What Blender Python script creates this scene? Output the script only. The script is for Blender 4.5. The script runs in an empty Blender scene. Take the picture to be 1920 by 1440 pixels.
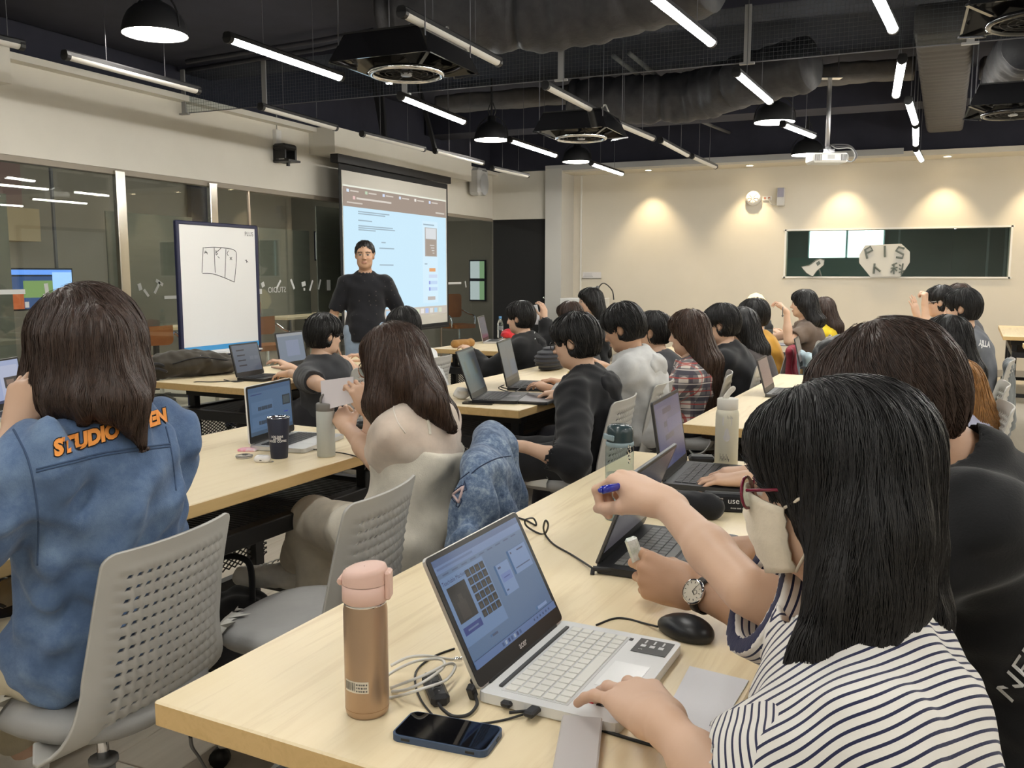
import bpy, math, random
import numpy as np
from mathutils import Vector, Matrix
random.seed(7); RNG = np.random.default_rng(7)
scene = bpy.context.scene
COL = scene.collection
PI = math.pi
# ------------------------------------------------------------------ camera
F_PX, CX, CY, HORIZON, VPX, CAM_H = 1680.0, 960.0, 720.0, 512.0, 1690.0, 1.41
PITCH = math.atan((CY - HORIZON) / F_PX)
YAW = math.atan((VPX - CX) / math.hypot(F_PX, CY - HORIZON))
FW = np.array([-math.sin(YAW) * math.cos(PITCH), math.cos(YAW) * math.cos(PITCH), -math.sin(PITCH)])
RT = np.array([math.cos(YAW), math.sin(YAW), 0.0])
UP = np.cross(RT, FW)
EYE = np.array([0.0, 0.0, CAM_H])
cam_data = bpy.data.cameras.new('camera'); cam = bpy.data.objects.new('camera', cam_data); COL.objects.link(cam)
cam_data.sensor_width = 36.0; cam_data.lens = 36.0 * F_PX / 1920.0; cam_data.clip_start = 0.02
cam.location = EYE; cam.rotation_euler = (PI / 2 - PITCH, 0, YAW)
scene.camera = cam
# ------------------------------------------------------------------ world, exposure
world = bpy.data.worlds.new('world'); scene.world = world; world.use_nodes = True
world.node_tree.nodes['Background'].inputs[0].default_value = (0.75, 0.87, 1.0, 1)
world.node_tree.nodes['Background'].inputs[1].default_value = 1.3
scene.view_settings.view_transform = 'Standard'; scene.view_settings.look = 'None'
scene.view_settings.exposure = 0.42; scene.view_settings.gamma = 1.0
scene.view_settings.use_curve_mapping = False
scene.cycles.use_denoising = True
scene.cycles.max_bounces = 7; scene.cycles.diffuse_bounces = 4; scene.cycles.glossy_bounces = 3
scene.cycles.transmission_bounces = 6; scene.cycles.transparent_max_bounces = 12
scene.cycles.sample_clamp_indirect = 6.0
scene.cycles.caustics_reflective = False; scene.cycles.caustics_refractive = False
TUBE_POWER = 62.0
DOME_POWER = 34.0
# ------------------------------------------------------------------ photo pixel -> point on a known plane
def ray(x, y): return FW + RT * (x - CX) / F_PX + UP * (CY - y) / F_PX
def at(x, y, z):
    r = ray(x, y); return EYE + r * ((z - CAM_H) / r[2])
def at_x(x, y, X):
    r = ray(x, y); return EYE + r * (X / r[0])
def at_y(x, y, Y):
    r = ray(x, y); return EYE + r * (Y / r[1])
def at_d(x, y, d): return EYE + ray(x, y) * d
# ------------------------------------------------------------------ materials
MATS = {}
def mat(name, color=(.8, .8, .8), rough=.5, metal=0., emit=None, estr=0., alpha=None, trans=0., ior=1.45, coat=0., sheen=0., spec=.5):
    if name in MATS: return MATS[name]
    m = bpy.data.materials.new(name); m.use_nodes = True
    b = m.node_tree.nodes['Principled BSDF']
    b.inputs['Base Color'].default_value = (*color, 1); b.inputs['Roughness'].default_value = rough
    b.inputs['Metallic'].default_value = metal; b.inputs['IOR'].default_value = ior
    b.inputs['Transmission Weight'].default_value = trans; b.inputs['Coat Weight'].default_value = coat
    b.inputs['Sheen Weight'].default_value = sheen; b.inputs['Specular IOR Level'].default_value = spec
    if emit: b.inputs['Emission Color'].default_value = (*emit, 1); b.inputs['Emission Strength'].default_value = estr
    if alpha is not None: b.inputs['Alpha'].default_value = alpha
    MATS[name] = m
    return m
def nodes(m): return m.node_tree.nodes, m.node_tree.links, m.node_tree.nodes['Principled BSDF']
def ramp_color(m, fac, stops, target='Base Color'):
    n, l, b = nodes(m)
    r = n.new('ShaderNodeValToRGB')
    while len(r.color_ramp.elements) < len(stops): r.color_ramp.elements.new(.5)
    for e, (p, c) in zip(r.color_ramp.elements, stops): e.position = p; e.color = (*c, 1)
    l.new(fac, r.inputs[0]); l.new(r.outputs[0], b.inputs[target]); return r
def coords(m, scale=(1, 1, 1), kind='Object', rot=(0, 0, 0)):
    n, l, b = nodes(m)
    t = n.new('ShaderNodeTexCoord'); mp = n.new('ShaderNodeMapping')
    mp.inputs['Scale'].default_value = scale; mp.inputs['Rotation'].default_value = rot
    l.new(t.outputs[kind], mp.inputs[0]); return mp.outputs[0]
def noise(m, vec, scale=5., detail=3., rough=.55, dist=0.):
    n, l, b = nodes(m)
    t = n.new('ShaderNodeTexNoise'); t.inputs['Scale'].default_value = scale; t.inputs['Detail'].default_value = detail
    t.inputs['Roughness'].default_value = rough; t.inputs['Distortion'].default_value = dist
    l.new(vec, t.inputs['Vector']); return t.outputs[0]
def bump(m, h, strength=.2, dist=.01):
    n, l, b = nodes(m)
    bp = n.new('ShaderNodeBump'); bp.inputs['Strength'].default_value = strength; bp.inputs['Distance'].default_value = dist
    l.new(h, bp.inputs['Height']); l.new(bp.outputs[0], b.inputs['Normal']); return m
def mottled(name, c1, c2, scale=8, rough=.6, bstr=0., bscale=60, stretch=(1, 1, 1), **k):
    if name in MATS: return MATS[name]
    m = mat(name, c1, rough, **k); v = coords(m, stretch)
    ramp_color(m, noise(m, v, scale), [(.3, c1), (.7, c2)])
    if bstr: bump(m, noise(m, v, bscale, 2), bstr, .004)
    return m
def attr_mat(name, rough=.5, attr='Col', bstr=0., bscale=80, emit=0., **k):
    if name in MATS: return MATS[name]
    m = mat(name, (.8, .8, .8), rough, **k); n, l, b = nodes(m)
    a = n.new('ShaderNodeAttribute'); a.attribute_name = attr
    if not emit: l.new(a.outputs['Color'], b.inputs['Base Color'])
    if emit:
        b.inputs['Base Color'].default_value = (0, 0, 0, 1)
        l.new(a.outputs['Color'], b.inputs['Emission Color']); b.inputs['Emission Strength'].default_value = emit
    if bstr: bump(m, noise(m, coords(m), bscale, 3), bstr, .003)
    return m
def wood_mat(name, c1, c2, c3, axis=1, rough=.35):
    m = mat(name, c1, rough); s = [22, 22, 22]; s[axis] = 1.6
    v = coords(m, tuple(s)); f = noise(m, v, 1.0, 5, .65, .6)
    ramp_color(m, f, [(.25, c1), (.52, c2), (.8, c3)])
    bump(m, f, .04, .002); return m
# ------------------------------------------------------------------ mesh building
def new_mesh(name, V, Fc, mats, smooth=False, midx=None, col=None, attrs=None):
    me = bpy.data.meshes.new(name)
    me.from_pydata([tuple(map(float, v)) for v in V] if not isinstance(V, np.ndarray) else V.tolist(), [], Fc if not isinstance(Fc, np.ndarray) else Fc.tolist())
    if not isinstance(mats, (list, tuple)): mats = [mats]
    for m in mats: me.materials.append(m)
    if midx is not None: me.polygons.foreach_set('material_index', np.asarray(midx, dtype=np.int32))
    if smooth: me.polygons.foreach_set('use_smooth', np.ones(len(me.polygons), dtype=bool))
    if col is not None:
        ca = me.color_attributes.new('Col', 'FLOAT_COLOR', 'POINT')
        c4 = np.ones((len(me.vertices), 4), dtype=np.float32); c4[:, :3] = col
        ca.data.foreach_set('color', c4.ravel())
    if attrs:
        for k, a in attrs.items():
            at_ = me.attributes.new(k, 'FLOAT', 'POINT'); at_.data.foreach_set('value', np.asarray(a, dtype=np.float32))
    me.update(); return me
def link(name, me, parent=None, loc=None, rotz=0.):
    o = bpy.data.objects.new(name, me); COL.objects.link(o)
    if parent is not None: o.parent = parent
    if loc is not None: o.location = loc
    if rotz: o.rotation_euler = (0, 0, rotz)
    return o
def tag(o, label=None, cat=None, group=None, kind=None):
    if label: o['label'] = label
    if cat: o['category'] = cat
    if group: o['group'] = group
    if kind: o['kind'] = kind
    return o
def thing(name, label, cat, loc=(0, 0, 0), rotz=0., group=None):
    o = bpy.data.objects.new(name, None); COL.objects.link(o); o.empty_display_size = .05
    o.location = loc; o.rotation_euler = (0, 0, rotz)
    return tag(o, label, cat, group)
def copy_tree(o, parent=None):
    c = o.copy(); COL.objects.link(c); c.parent = parent
    for ch in list(o.children): copy_tree(ch, c)
    return c
def rotz(a):
    c, s = math.cos(a), math.sin(a); return np.array([[c, -s, 0], [s, c, 0], [0, 0, 1.]])
def rotx(a):
    c, s = math.cos(a), math.sin(a); return np.array([[1., 0, 0], [0, c, -s], [0, s, c]])
def roty(a):
    c, s = math.cos(a), math.sin(a); return np.array([[c, 0, s], [0, 1., 0], [-s, 0, c]])
def unit(v):
    v = np.asarray(v, float); return v / (np.linalg.norm(v) + 1e-12)
class MB:
    def __init__(s): s.v = []; s.f = []; s.m = []; s.c = []
    def add(s, V, Fc, mi=0, col=None):
        n = len(s.v); s.v += [tuple(map(float, p)) for p in V]; s.f += [tuple(i + n for i in q) for q in Fc]; s.m += [mi] * len(Fc)
        s.c += [col or (1, 1, 1)] * len(V); return s
    def box(s, c, size, R=None, mi=0, bev=0., col=None, top=1.):
        hx, hy, hz = [q / 2 for q in size]
        if bev <= 0:
            P = [(x * (top if z > 0 else 1), y * (top if z > 0 else 1), z) for z in (-hz, hz) for x, y in ((-hx, -hy), (hx, -hy), (hx, hy), (-hx, hy))]
            Fc = [(3, 2, 1, 0), (4, 5, 6, 7), (0, 1, 5, 4), (1, 2, 6, 5), (2, 3, 7, 6), (3, 0, 4, 7)]
        else:
            b = min(bev, hx * .99, hy * .99, hz * .99); P = []; idx = {}
            for sx in (-1, 1):
                for sy in (-1, 1):
                    for sz in (-1, 1):
                        for ax in range(3):
                            q = [sx * (hx - b), sy * (hy - b), sz * (hz - b)]; q[ax] = (sx * hx, sy * hy, sz * hz)[ax]
                            idx[(sx, sy, sz, ax)] = len(P); P.append(q)
            Fc = []
            for ax in range(3):
                a1, a2 = (ax + 1) % 3, (ax + 2) % 3
                for sg in (-1, 1):
                    q = []
                    for (u, w) in ((-1, -1), (1, -1), (1, 1), (-1, 1)):
                        k = [0, 0, 0]; k[ax] = sg; k[a1] = u; k[a2] = w; q.append(idx[(*k, ax)])
                    Fc.append(tuple(q if sg > 0 else q[::-1]))
            for ax in range(3):
                a1, a2 = (ax + 1) % 3, (ax + 2) % 3
                for u in (-1, 1):
                    for w in (-1, 1):
                        k0 = [0, 0, 0]; k1 = [0, 0, 0]; k0[ax] = -1; k1[ax] = 1
                        for k in (k0, k1): k[a1] = u; k[a2] = w
                        q = [idx[(*k0, a1)], idx[(*k1, a1)], idx[(*k1, a2)], idx[(*k0, a2)]]
                        Fc.append(tuple(q if u * w < 0 else q[::-1]))
            for sx in (-1, 1):
                for sy in (-1, 1):
                    for sz in (-1, 1):
                        q = [idx[(sx, sy, sz, a)] for a in range(3)]
                        Fc.append(tuple(q if sx * sy * sz > 0 else q[::-1]))
        P = np.array(P, float)
        if R is not None: P = P @ np.asarray(R).T
        return s.add(P + np.asarray(c, float), Fc, mi, col)
    def bar(s, a, b, w, h=None, mi=0, bev=0.):
        a = np.asarray(a, float); b = np.asarray(b, float); d = b - a; L = np.linalg.norm(d); x = d / L
        u = np.array([0, 0, 1.]) if abs(x[2]) < .95 else np.array([1., 0, 0])
        y = unit(np.cross(u, x)); z = np.cross(x, y)
        return s.box((a + b) / 2, (L, w, h or w), np.stack([x, y, z], 1), mi, bev)
    def tube(s, path, r, n=8, mi=0, cap=True, closed=False, col=None):
        P = np.asarray(path, float); m = len(P); rr = np.full(m, r) if np.isscalar(r) else np.asarray(r)
        if closed: T = np.roll(P, -1, 0) - np.roll(P, 1, 0)
        else:
            T = np.zeros_like(P); T[1:-1] = P[2:] - P[:-2]; T[0] = P[1] - P[0]; T[-1] = P[-1] - P[-2]
        T /= np.linalg.norm(T, axis=1, keepdims=True) + 1e-12
        u = np.array([0, 0, 1.]) if abs(T[0][2]) < .9 else np.array([1., 0, 0])
        N = unit(np.cross(T[0], u)); V = []
        for i in range(m):
            N = unit(N - T[i] * (N @ T[i])); B = np.cross(T[i], N)
            for j in range(n):
                a = 2 * PI * j / n; V.append(P[i] + rr[i] * (N * math.cos(a) + B * math.sin(a)))
        Fc = []; last = m if closed else m - 1
        for i in range(last):
            for j in range(n):
                k = (i + 1) % m; Fc.append((i * n + j, i * n + (j + 1) % n, k * n + (j + 1) % n, k * n + j))
        if cap and not closed: Fc.append(tuple(range(n))[::-1]); Fc.append(tuple((m - 1) * n + j for j in range(n)))
        return s.add(V, Fc, mi, col)
    def cyl(s, a, b, r, n=16, r2=None, mi=0, cap=True, col=None): return s.tube([a, b], [r, r if r2 is None else r2], n, mi, cap, col=col)
    def lathe(s, prof, c=(0, 0, 0), n=24, mi=0, R=None, col=None):
        V = []; Fc = []; m = len(prof)
        for r, z in prof:
            for j in range(n):
                a = 2 * PI * j / n; V.append((r * math.cos(a), r * math.sin(a), z))
        for i in range(m - 1):
            for j in range(n): Fc.append((i * n + j, i * n + (j + 1) % n, (i + 1) * n + (j + 1) % n, (i + 1) * n + j))
        V = np.array(V)
        if R is not None: V = V @ np.asarray(R).T
        return s.add(V + np.asarray(c, float), Fc, mi, col)
    def prism(s, poly, t, O=(0, 0, 0), X=(1, 0, 0), Y=(0, 1, 0), mi=0, col=None):
        O, X, Y = np.asarray(O, float), np.asarray(X, float), np.asarray(Y, float); N = np.cross(X, Y); n = len(poly)
        V = [O + X * p[0] + Y * p[1] for p in poly] + [O + X * p[0] + Y * p[1] + N * t for p in poly]
        Fc = [tuple(range(n))[::-1], tuple(range(n, 2 * n))] + [(i, (i + 1) % n, (i + 1) % n + n, i + n) for i in range(n)]
        return s.add(V, Fc, mi, col)
    def rect(s, O, X, Y, w, h, mi=0, col=None):
        O, X, Y = np.asarray(O, float), np.asarray(X, float), np.asarray(Y, float)
        return s.add([O, O + X * w, O + X * w + Y * h, O + Y * h], [(0, 1, 2, 3)], mi, col)
    def mesh(s, name, m, smooth=False, usecol=False):
        return new_mesh(name, s.v, s.f, m, smooth, s.m, np.array(s.c) if usecol else None)
    def build(s, name, m, parent=None, smooth=False, usecol=False, loc=None, rotz=0., org=None):
        if org is not None: s.v = [tuple(np.asarray(p) - org) for p in s.v]
        return link(name, s.mesh(name, m, smooth, usecol), parent, loc, rotz)
def rrect(w, h, r, n=5):
    P = []
    for cx_, cy_, a0 in ((w / 2 - r, h / 2 - r, 0), (-w / 2 + r, h / 2 - r, 90), (-w / 2 + r, -h / 2 + r, 180), (w / 2 - r, -h / 2 + r, 270)):
        for i in range(n + 1):
            a = math.radians(a0 + 90 * i / n); P.append((cx_ + r * math.cos(a), cy_ + r * math.sin(a)))
    return P
def smooth_path(P, n=8):
    P = np.asarray(P, float); out = []
    for i in range(len(P) - 1):
        p0, p1, p2, p3 = P[max(i - 1, 0)], P[i], P[i + 1], P[min(i + 2, len(P) - 1)]
        for t in np.linspace(0, 1, n, endpoint=False):
            out.append(.5 * ((2 * p1) + (p2 - p0) * t + (2 * p0 - 5 * p1 + 4 * p2 - p3) * t * t + (3 * p1 - p0 - 3 * p2 + p3) * t ** 3))
    out.append(P[-1]); return np.array(out)
def text_geo(txt, size=1., bold=0.):
    """lettering outline as triangles in its own XY plane, centred"""
    cu = bpy.data.curves.new('lettering', 'FONT'); cu.body = txt; cu.size = size; cu.align_x = 'CENTER'; cu.align_y = 'CENTER'
    cu.offset = bold; cu.resolution_u = 3
    o = bpy.data.objects.new('lettering', cu); COL.objects.link(o)
    dg = bpy.context.evaluated_depsgraph_get(); me = o.evaluated_get(dg).to_mesh()
    V = np.array([v.co[:] for v in me.vertices]).reshape(-1, 3); Fc = [tuple(p.vertices) for p in me.polygons]
    o.evaluated_get(dg).to_mesh_clear(); bpy.data.objects.remove(o); bpy.data.curves.remove(cu)
    return V, Fc
def put_text(mb, txt, O, X, Y, size, mi=0, col=None, bold=0., off=.0004, mirror=False):
    V, Fc = text_geo(txt, size, bold)
    if len(V) == 0: return mb
    X, Y = unit(X), unit(Y); N = np.cross(X, Y); sx = -1 if mirror else 1
    return mb.add([np.asarray(O) + X * v[0] * sx + Y * v[1] + N * off for v in V], Fc, mi, col)
# ================================================================== structure
WX = -6.1        # glass wall with the cream soffit above
SOF0, SOF1 = 2.28, 3.0
FY = 13.3; RY = 13.80   # far wall front face / recessed face
CEIL = 3.62
M_cream = mottled('cream_paint', (.66, .63, .56), (.69, .66, .59), 3, .75, .05, 90)
M_far = mottled('far_wall_paint', (.62, .575, .485), (.65, .60, .51), 2, .8, .05, 90)
M_navy = mottled('navy_ceiling_paint', (.019, .020, .033), (.025, .026, .042), 4, .85, .1, 40)
M_white = mat('white_paint', (.74, .73, .70), .6)
M_black = mat('black_metal', (.012, .012, .013), .45)
M_blackm = mat('black_matte', (.015, .015, .016), .8)
M_steel = mat('polished_steel', (.62, .60, .55), .18, 1.0)
M_chrome = mat('chrome', (.8, .8, .82), .12, 1.0)
M_greyp = mat('grey_plastic', (.43, .42, .39), .5)
M_darkgrey = mat('dark_grey_plastic', (.09, .09, .095), .5)
def structure(name, mb, m, parent=None, smooth=False):
    o = mb.build(name, m, parent, smooth)
    if parent is None: tag(o, kind='structure')
    return o
# floor: slab, and real planks where the photograph shows the joints
fl = mottled('floor_vinyl', (.50, .45, .37), (.58, .53, .44), 2.2, .35, .03, 30, (6, .5, 1))
floor = structure('floor', MB().box((-3.2, 6, -.06), (17, 20, .1)), fl)
pl_m = []
for k, (a, b) in enumerate((((.56, .49, .39), (.64, .57, .47)), ((.53, .465, .37), (.61, .54, .44)), ((.59, .52, .415), (.67, .60, .50)))):
    pl_m.append(mottled('floor_plank_%d' % k, a, b, 2.0, .33, .04, 30, (14, .8, 1)))
plank_me = [MB().box((0, 0, -.005), (.226, 1.195, .01), bev=.0015).mesh('plank', m) for m in pl_m]
npl = 0
for i in range(-22, 10):
    for j in range(-1, 6):
        x = i * .228 + .114; y = j * 1.2 + (i % 3) * .4
        if -4.9 < x < 1.9 and .2 < y < 6.6 and npl < 290:
            o = link('plank', plank_me[(i * 7 + j * 5) % 3], floor, (x, y, 0)); npl += 1
base = MB()
for (x0, x1, y0, y1) in ((-11.7, -5.016, -4, 16), (1.94, 5.3, -4, 16), (-5.016, 1.94, 7.4, 16), (-5.016, 1.94, -4, -.4)):
    base.box(((x0 + x1) / 2, (y0 + y1) / 2, -.005), (x1 - x0, y1 - y0, .01))
base.build('floor_sheet', fl, floor)
# ceiling slab and beams
structure('ceiling', MB().box((-3.2, 6, CEIL + .1), (17, 20, .2)), M_navy)
cb = MB().box((-.5, 6.72, 3.42), (11.2, .42, .4))
structure('trim_1', cb, M_navy)
structure('trim_2', MB().box((-.5, 11.4, 3.46), (11.2, .5, .34)), M_navy)
structure('trim_3', MB().box((-4.75, 1.5, 3.44), (2.7, 10.4, .36)), M_navy)
# left wall: soffit with top lip, dark wall above
structure('wall_left', MB().box((WX - .1, 4.7, (SOF0 + 2.95) / 2), (.2, 17.4, 2.95 - SOF0)), M_cream)
structure('trim_4', MB().box((WX - .06, 4.7, 2.975), (.34, 17.4, .05)), M_cream)
structure('wall_left_upper', MB().box((WX - .13, 4.7, 3.31), (.2, 17.4, .62)), M_navy)
structure('trim_5', MB().box((WX - .06, 4.7, SOF0 - .02), (.1, 17.4, .05)), mat('taupe_trim', (.30, .26, .21), .5))
# far end: recessed white wall with soffit and pilaster, black door panel beside it
wl, wr, wb, wt = -1.57, 1.32, 1.36, 2.02
fw = MB()
for (x0, x1, z0, z1) in ((-5.05, wl, 0, 3.0), (wr, 5.3, 0, 3.0), (wl, wr, 0, wb), (wl, wr, wt, 3.0)):
    fw.box(((x0 + x1) / 2, RY + .1, (z0 + z1) / 2), (x1 - x0, .2, z1 - z0))
structure('wall_back', fw, M_far)
structure('wall_back_upper', MB().box((-.4, FY + .12, 3.33), (11.5, .2, .62)), M_navy)
structure('trim_6', MB().box((.15, FY + .28, 2.985), (10.6, .62, .07)), M_far)            # soffit of the recess
structure('trim_7', MB().box((-2.6, FY - .04, 3.02), (5.1, .03, .08)), mat('grey_moulding', (.42, .42, .42), .5))
structure('trim_8', MB().box((-5.01, FY + .24, 1.5), (.27, .6, 3.02)), mat('pilaster_grey', (.52, .51, .48), .6))
structure('trim_9', MB().box((-4.74, RY - .012, 1.47), (.02, .02, 2.94)), M_white)
structure('wall_back_left', MB().box((-5.62, FY + .15, 2.63), (.96, .2, .74)), M_cream)
d = MB().box((-5.62, FY + .13, 1.14), (.98, .06, 2.28)); door = structure('door_1', d, mottled('black_door', (.008, .008, .009), (.012, .012, .013), 20, .7, .1, 200, (30, 1, 1)))
MB().cyl((-5.2, FY + .1, 1.02), (-5.2, FY + .04, 1.02), .022, 12).build('door_knob', M_chrome, door, True)
structure('wall_right', MB().box((5.2, 6, 1.8), (.2, 19, 3.6)), M_far)
structure('wall_front', MB().box((-.4, -3.3, 1.8), (11.6, .2, 3.6)), M_far)
structure('baseboard_back', MB().box((.1, RY - .01, .05), (10, .02, .1)), mat('skirting', (.33, .31, .28), .6))
# window in the far wall (frame + panes), corridor behind it
win = structure('window_1', MB().box(((wl + wr) / 2, RY - .006, wb - .012), (wr - wl + .08, .03, .024)).box(((wl + wr) / 2, RY - .006, wt + .012), (wr - wl + .08, .03, .024))
      .box((wl - .012, RY - .006, (wb + wt) / 2), (.024, .03, wt - wb + .05)).box((wr + .012, RY - .006, (wb + wt) / 2), (.024, .03, wt - wb + .05)), M_white)
M_glass = bpy.data.materials.new('clear_glass'); M_glass.use_nodes = True
nt = M_glass.node_tree; nt.nodes.clear()
def glass_nodes(nt, tint, fac):
    o = nt.nodes.new('ShaderNodeOutputMaterial'); t = nt.nodes.new('ShaderNodeBsdfTransparent'); g = nt.nodes.new('ShaderNodeBsdfGlossy')
    mx = nt.nodes.new('ShaderNodeMixShader'); lw = nt.nodes.new('ShaderNodeLayerWeight'); lw.inputs[0].default_value = .5; pw = nt.nodes.new('ShaderNodeMath'); pw.operation = 'POWER'; pw.inputs[1].default_value = 4.; fr = nt.nodes.new('ShaderNodeMath'); fr.operation = 'MULTIPLY_ADD'; fr.inputs[1].default_value = .55; fr.inputs[2].default_value = (fac - 1) ** 2 * .16
    nt.links.new(lw.outputs['Facing'], pw.inputs[0]); nt.links.new(pw.outputs[0], fr.inputs[0])
    t.inputs[0].default_value = (*tint, 1); g.inputs['Roughness'].default_value = .01
    nt.links.new(fr.outputs[0], mx.inputs[0]); nt.links.new(t.outputs[0], mx.inputs[1]); nt.links.new(g.outputs[0], mx.inputs[2]); nt.links.new(mx.outputs[0], o.inputs[0])
glass_nodes(nt, (.80, .84, .82), 1.5)
M_gglass = bpy.data.materials.new('green_glass'); M_gglass.use_nodes = True; M_gglass.node_tree.nodes.clear(); glass_nodes(M_gglass.node_tree, (.80, .88, .87), 1.5)
for k, (x0, x1) in enumerate(((wl, .62), (.62, wr))):
    MB().box(((x0 + x1) / 2, RY + .06, (wb + wt) / 2), (x1 - x0 - .004, .008, wt - wb)).build('pane', M_gglass, win)
# corridor behind the far window: dark green-grey walls, two bright daylight windows
M_corr = mottled('corridor_wall', (.21, .25, .24), (.25, .29, .28), 2, .7)
structure('wall_corridor', MB().box((0, 16.2, 1.6), (8, .1, 3.2)).box((-3.9, 15.15, 1.6), (.1, 2.1, 3.2)).box((3.9, 15.15, 1.6), (.1, 2.1, 3.2)), M_corr)
structure('ceiling_corridor', MB().box((0, 15, 3.25), (8, 2.6, .1)), M_corr)
M_day = mat('daylight_pane', (0, 0, 0), .5, emit=(.86, 1.0, .95), estr=3.2)
for k, (x0, x1, z0, z1) in enumerate(((-1.45, -.88, 1.66, 2.35), (-.84, -.30, 1.30, 2.35))):
    w = structure('window_%d' % (k + 2), MB().box(((x0 + x1) / 2, 16.12, (z0 + z1) / 2), (x1 - x0 + .05, .03, z1 - z0 + .05)), mat('alu_frame', (.35, .45, .43), .4))
    MB().box(((x0 + x1) / 2, 16.10, (z0 + z1) / 2), (x1 - x0, .02, z1 - z0)).build('pane', M_day, w)
for k, x in enumerate((-.05, 1.06, 1.27)):
    structure('trim_%d' % (20 + k), MB().box((x * 1.13, 15.6, 1.6), (.03, .05, 3.2)), mat('alu_post', (.40, .46, .46), .35, .6))
structure('trim_24', MB().box((-1.25, 15.8, .9), (1.6, .2, 1.52)), mat('teal_counter', (.20, .33, .30), .5))
# ------------------------------------------------------------------ projection screen bulkheads
bulk = MB().box((WX + .17, 10.17, 2.86), (.34, 3.42, .28)); structure('trim_10', bulk, M_cream)
structure('trim_11', MB().box((WX + .17, 2.3, 2.86), (.34, 4.5, .28)), M_cream)
# ------------------------------------------------------------------ glass partition: posts, panes, blinds
M_film = bpy.data.materials.new('partition_glass'); M_film.use_nodes = True; M_film.node_tree.nodes.clear(); glass_nodes(M_film.node_tree, (.90, .92, .89), 1.55)
ys = [-1.0, 1.3, 3.5, 5.77, 6.89, 8.05, 9.2, 10.4, 11.6, 12.6, 13.4]
part = thing('glass_partition', 'full height glass partition under the cream soffit, with polished steel posts', 'partition', (WX - .03, 0, 0))
for k in range(len(ys) - 1):
    MB().box((0, (ys[k] + ys[k + 1]) / 2, SOF0 / 2), (.012, ys[k + 1] - ys[k] - .02, SOF0 - .06)).build('pane', M_film, part)
for y in (3.5, 5.77, 6.89):
    MB().box((.03, y, SOF0 / 2), (.05, .10, SOF0 - .03), bev=.006).build('post', M_steel, part)
for y in (7.45, 9.2, 11.6): MB().box((.0, y, SOF0 / 2), (.02, .025, SOF0 - .06)).build('post', mat('bronze_post', (.42, .34, .27), .3, .7), part)
MB().box((0, 6.2, .03), (.06, 14.4, .06)).build('floor_track', M_steel, part)
# white icons and mirrored lettering on the glass
M_decal = mat('white_decal', (.62, .63, .62), .7)
dm = MB(); DX = .009
def ico(y, z, w, h, a=0):
    dm.box((DX, y, z), (.0015, w, h), rotx(a))
for y, z, w, h, a in ((4.66, 1.27, .34, .035, 0), (5.02, 1.28, .035, .10, .1), (5.02, 1.225, .07, .05, 0), (4.84, 1.17, .035, .045, 0), (5.96, 1.29, .04, .06, .3), (6.03, 1.235, .025, .08, .7),
                      (6.16, 1.28, .025, .12, -.6), (6.19, 1.325, .09, .03, -.5), (6.33, 1.19, .18, .03, 0), (7.40, 1.27, .06, .03, .3), (7.62, 1.29, .05, .05, .4), (7.58, 1.22, .04, .05, 0), (7.88, 1.29, .025, .11, -.7),
                      (8.12, 1.29, .03, .12, .5), (8.32, 1.29, .07, .05, .2), (8.33, 1.23, .03, .03, 0), (8.46, 1.27, .025, .13, -.5), (8.62, 1.28, .025, .12, -.4), (8.8, 1.27, .07, .12, 0), (12.0, 1.26, .5, .03, 0), (12.4, 1.24, .03, .1, .3), (11.8, 1.24, .03, .08, -.4)):
    ico(y, z, w, h, a)
for yc, txt in ((5.42, 'ION STUDIO'), (6.72, 'TION STUDIO'), (7.85, 'STUDIO')):
    put_text(dm, txt, (DX, yc, 1.23), (0, 1, 0), (0, 0, 1), .085, mirror=True, off=.001)
dm.build('glass_lettering', M_decal, part)
M_blind = mottled('grey_blind', (.19, .195, .17), (.21, .215, .19), 3, .8, .1, 300, (1, 1, 8))
for (y0, y1, z0, z1) in ((1.0, 4.95, .0, 2.02), (5.90, 6.95, .93, 1.95), (9.0, 11.3, .95, 2.2), (7.95, 8.85, .95, 1.9)):
    o = MB().box((-6.42, (y0 + y1) / 2, (z0 + z1) / 2), (.012, y1 - y0, z1 - z0)).box((-6.42, (y0 + y1) / 2, z0), (.03, y1 - y0, .03)).build('roller_blind', M_blind)
    tag(o, 'grey-green roller blind hanging behind the glass partition', 'blind', 'blinds behind the glass')
# ------------------------------------------------------------------ the room behind the glass
M_oroom = mottled('other_room_wall', (.34, .31, .26), (.38, .35, .30), 1.5, .8)
structure('wall_outer', MB().box((-11.6, 5.5, 1.7), (.1, 20, 3.4)).box((-9, -4, 1.7), (5.4, .1, 3.4)).box((-9, 15.4, 1.7), (5.4, .1, 3.4)), M_oroom)
structure('wall_outer_upper', MB().box((-11.5, 7.6, 2.62), (.06, 3.0, .62)), mat('dusty_pink_paint', (.36, .25, .23), .8))
structure('trim_30', MB().box((-11.2, 7.4, 2.06), (.6, 3.0, .44)), mat('tan_beam', (.52, .42, .27), .7))
structure('trim_31', MB().box((-11.45, 12.6, 1.9), (.08, .5, 2.6)), M_navy)
M_garden = mat('garden_light', (0, 0, 0), emit=(.55, .64, .66), estr=.75); M_green = mat('garden_green', (0, 0, 0), emit=(.22, .36, .20), estr=.8)
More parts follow.
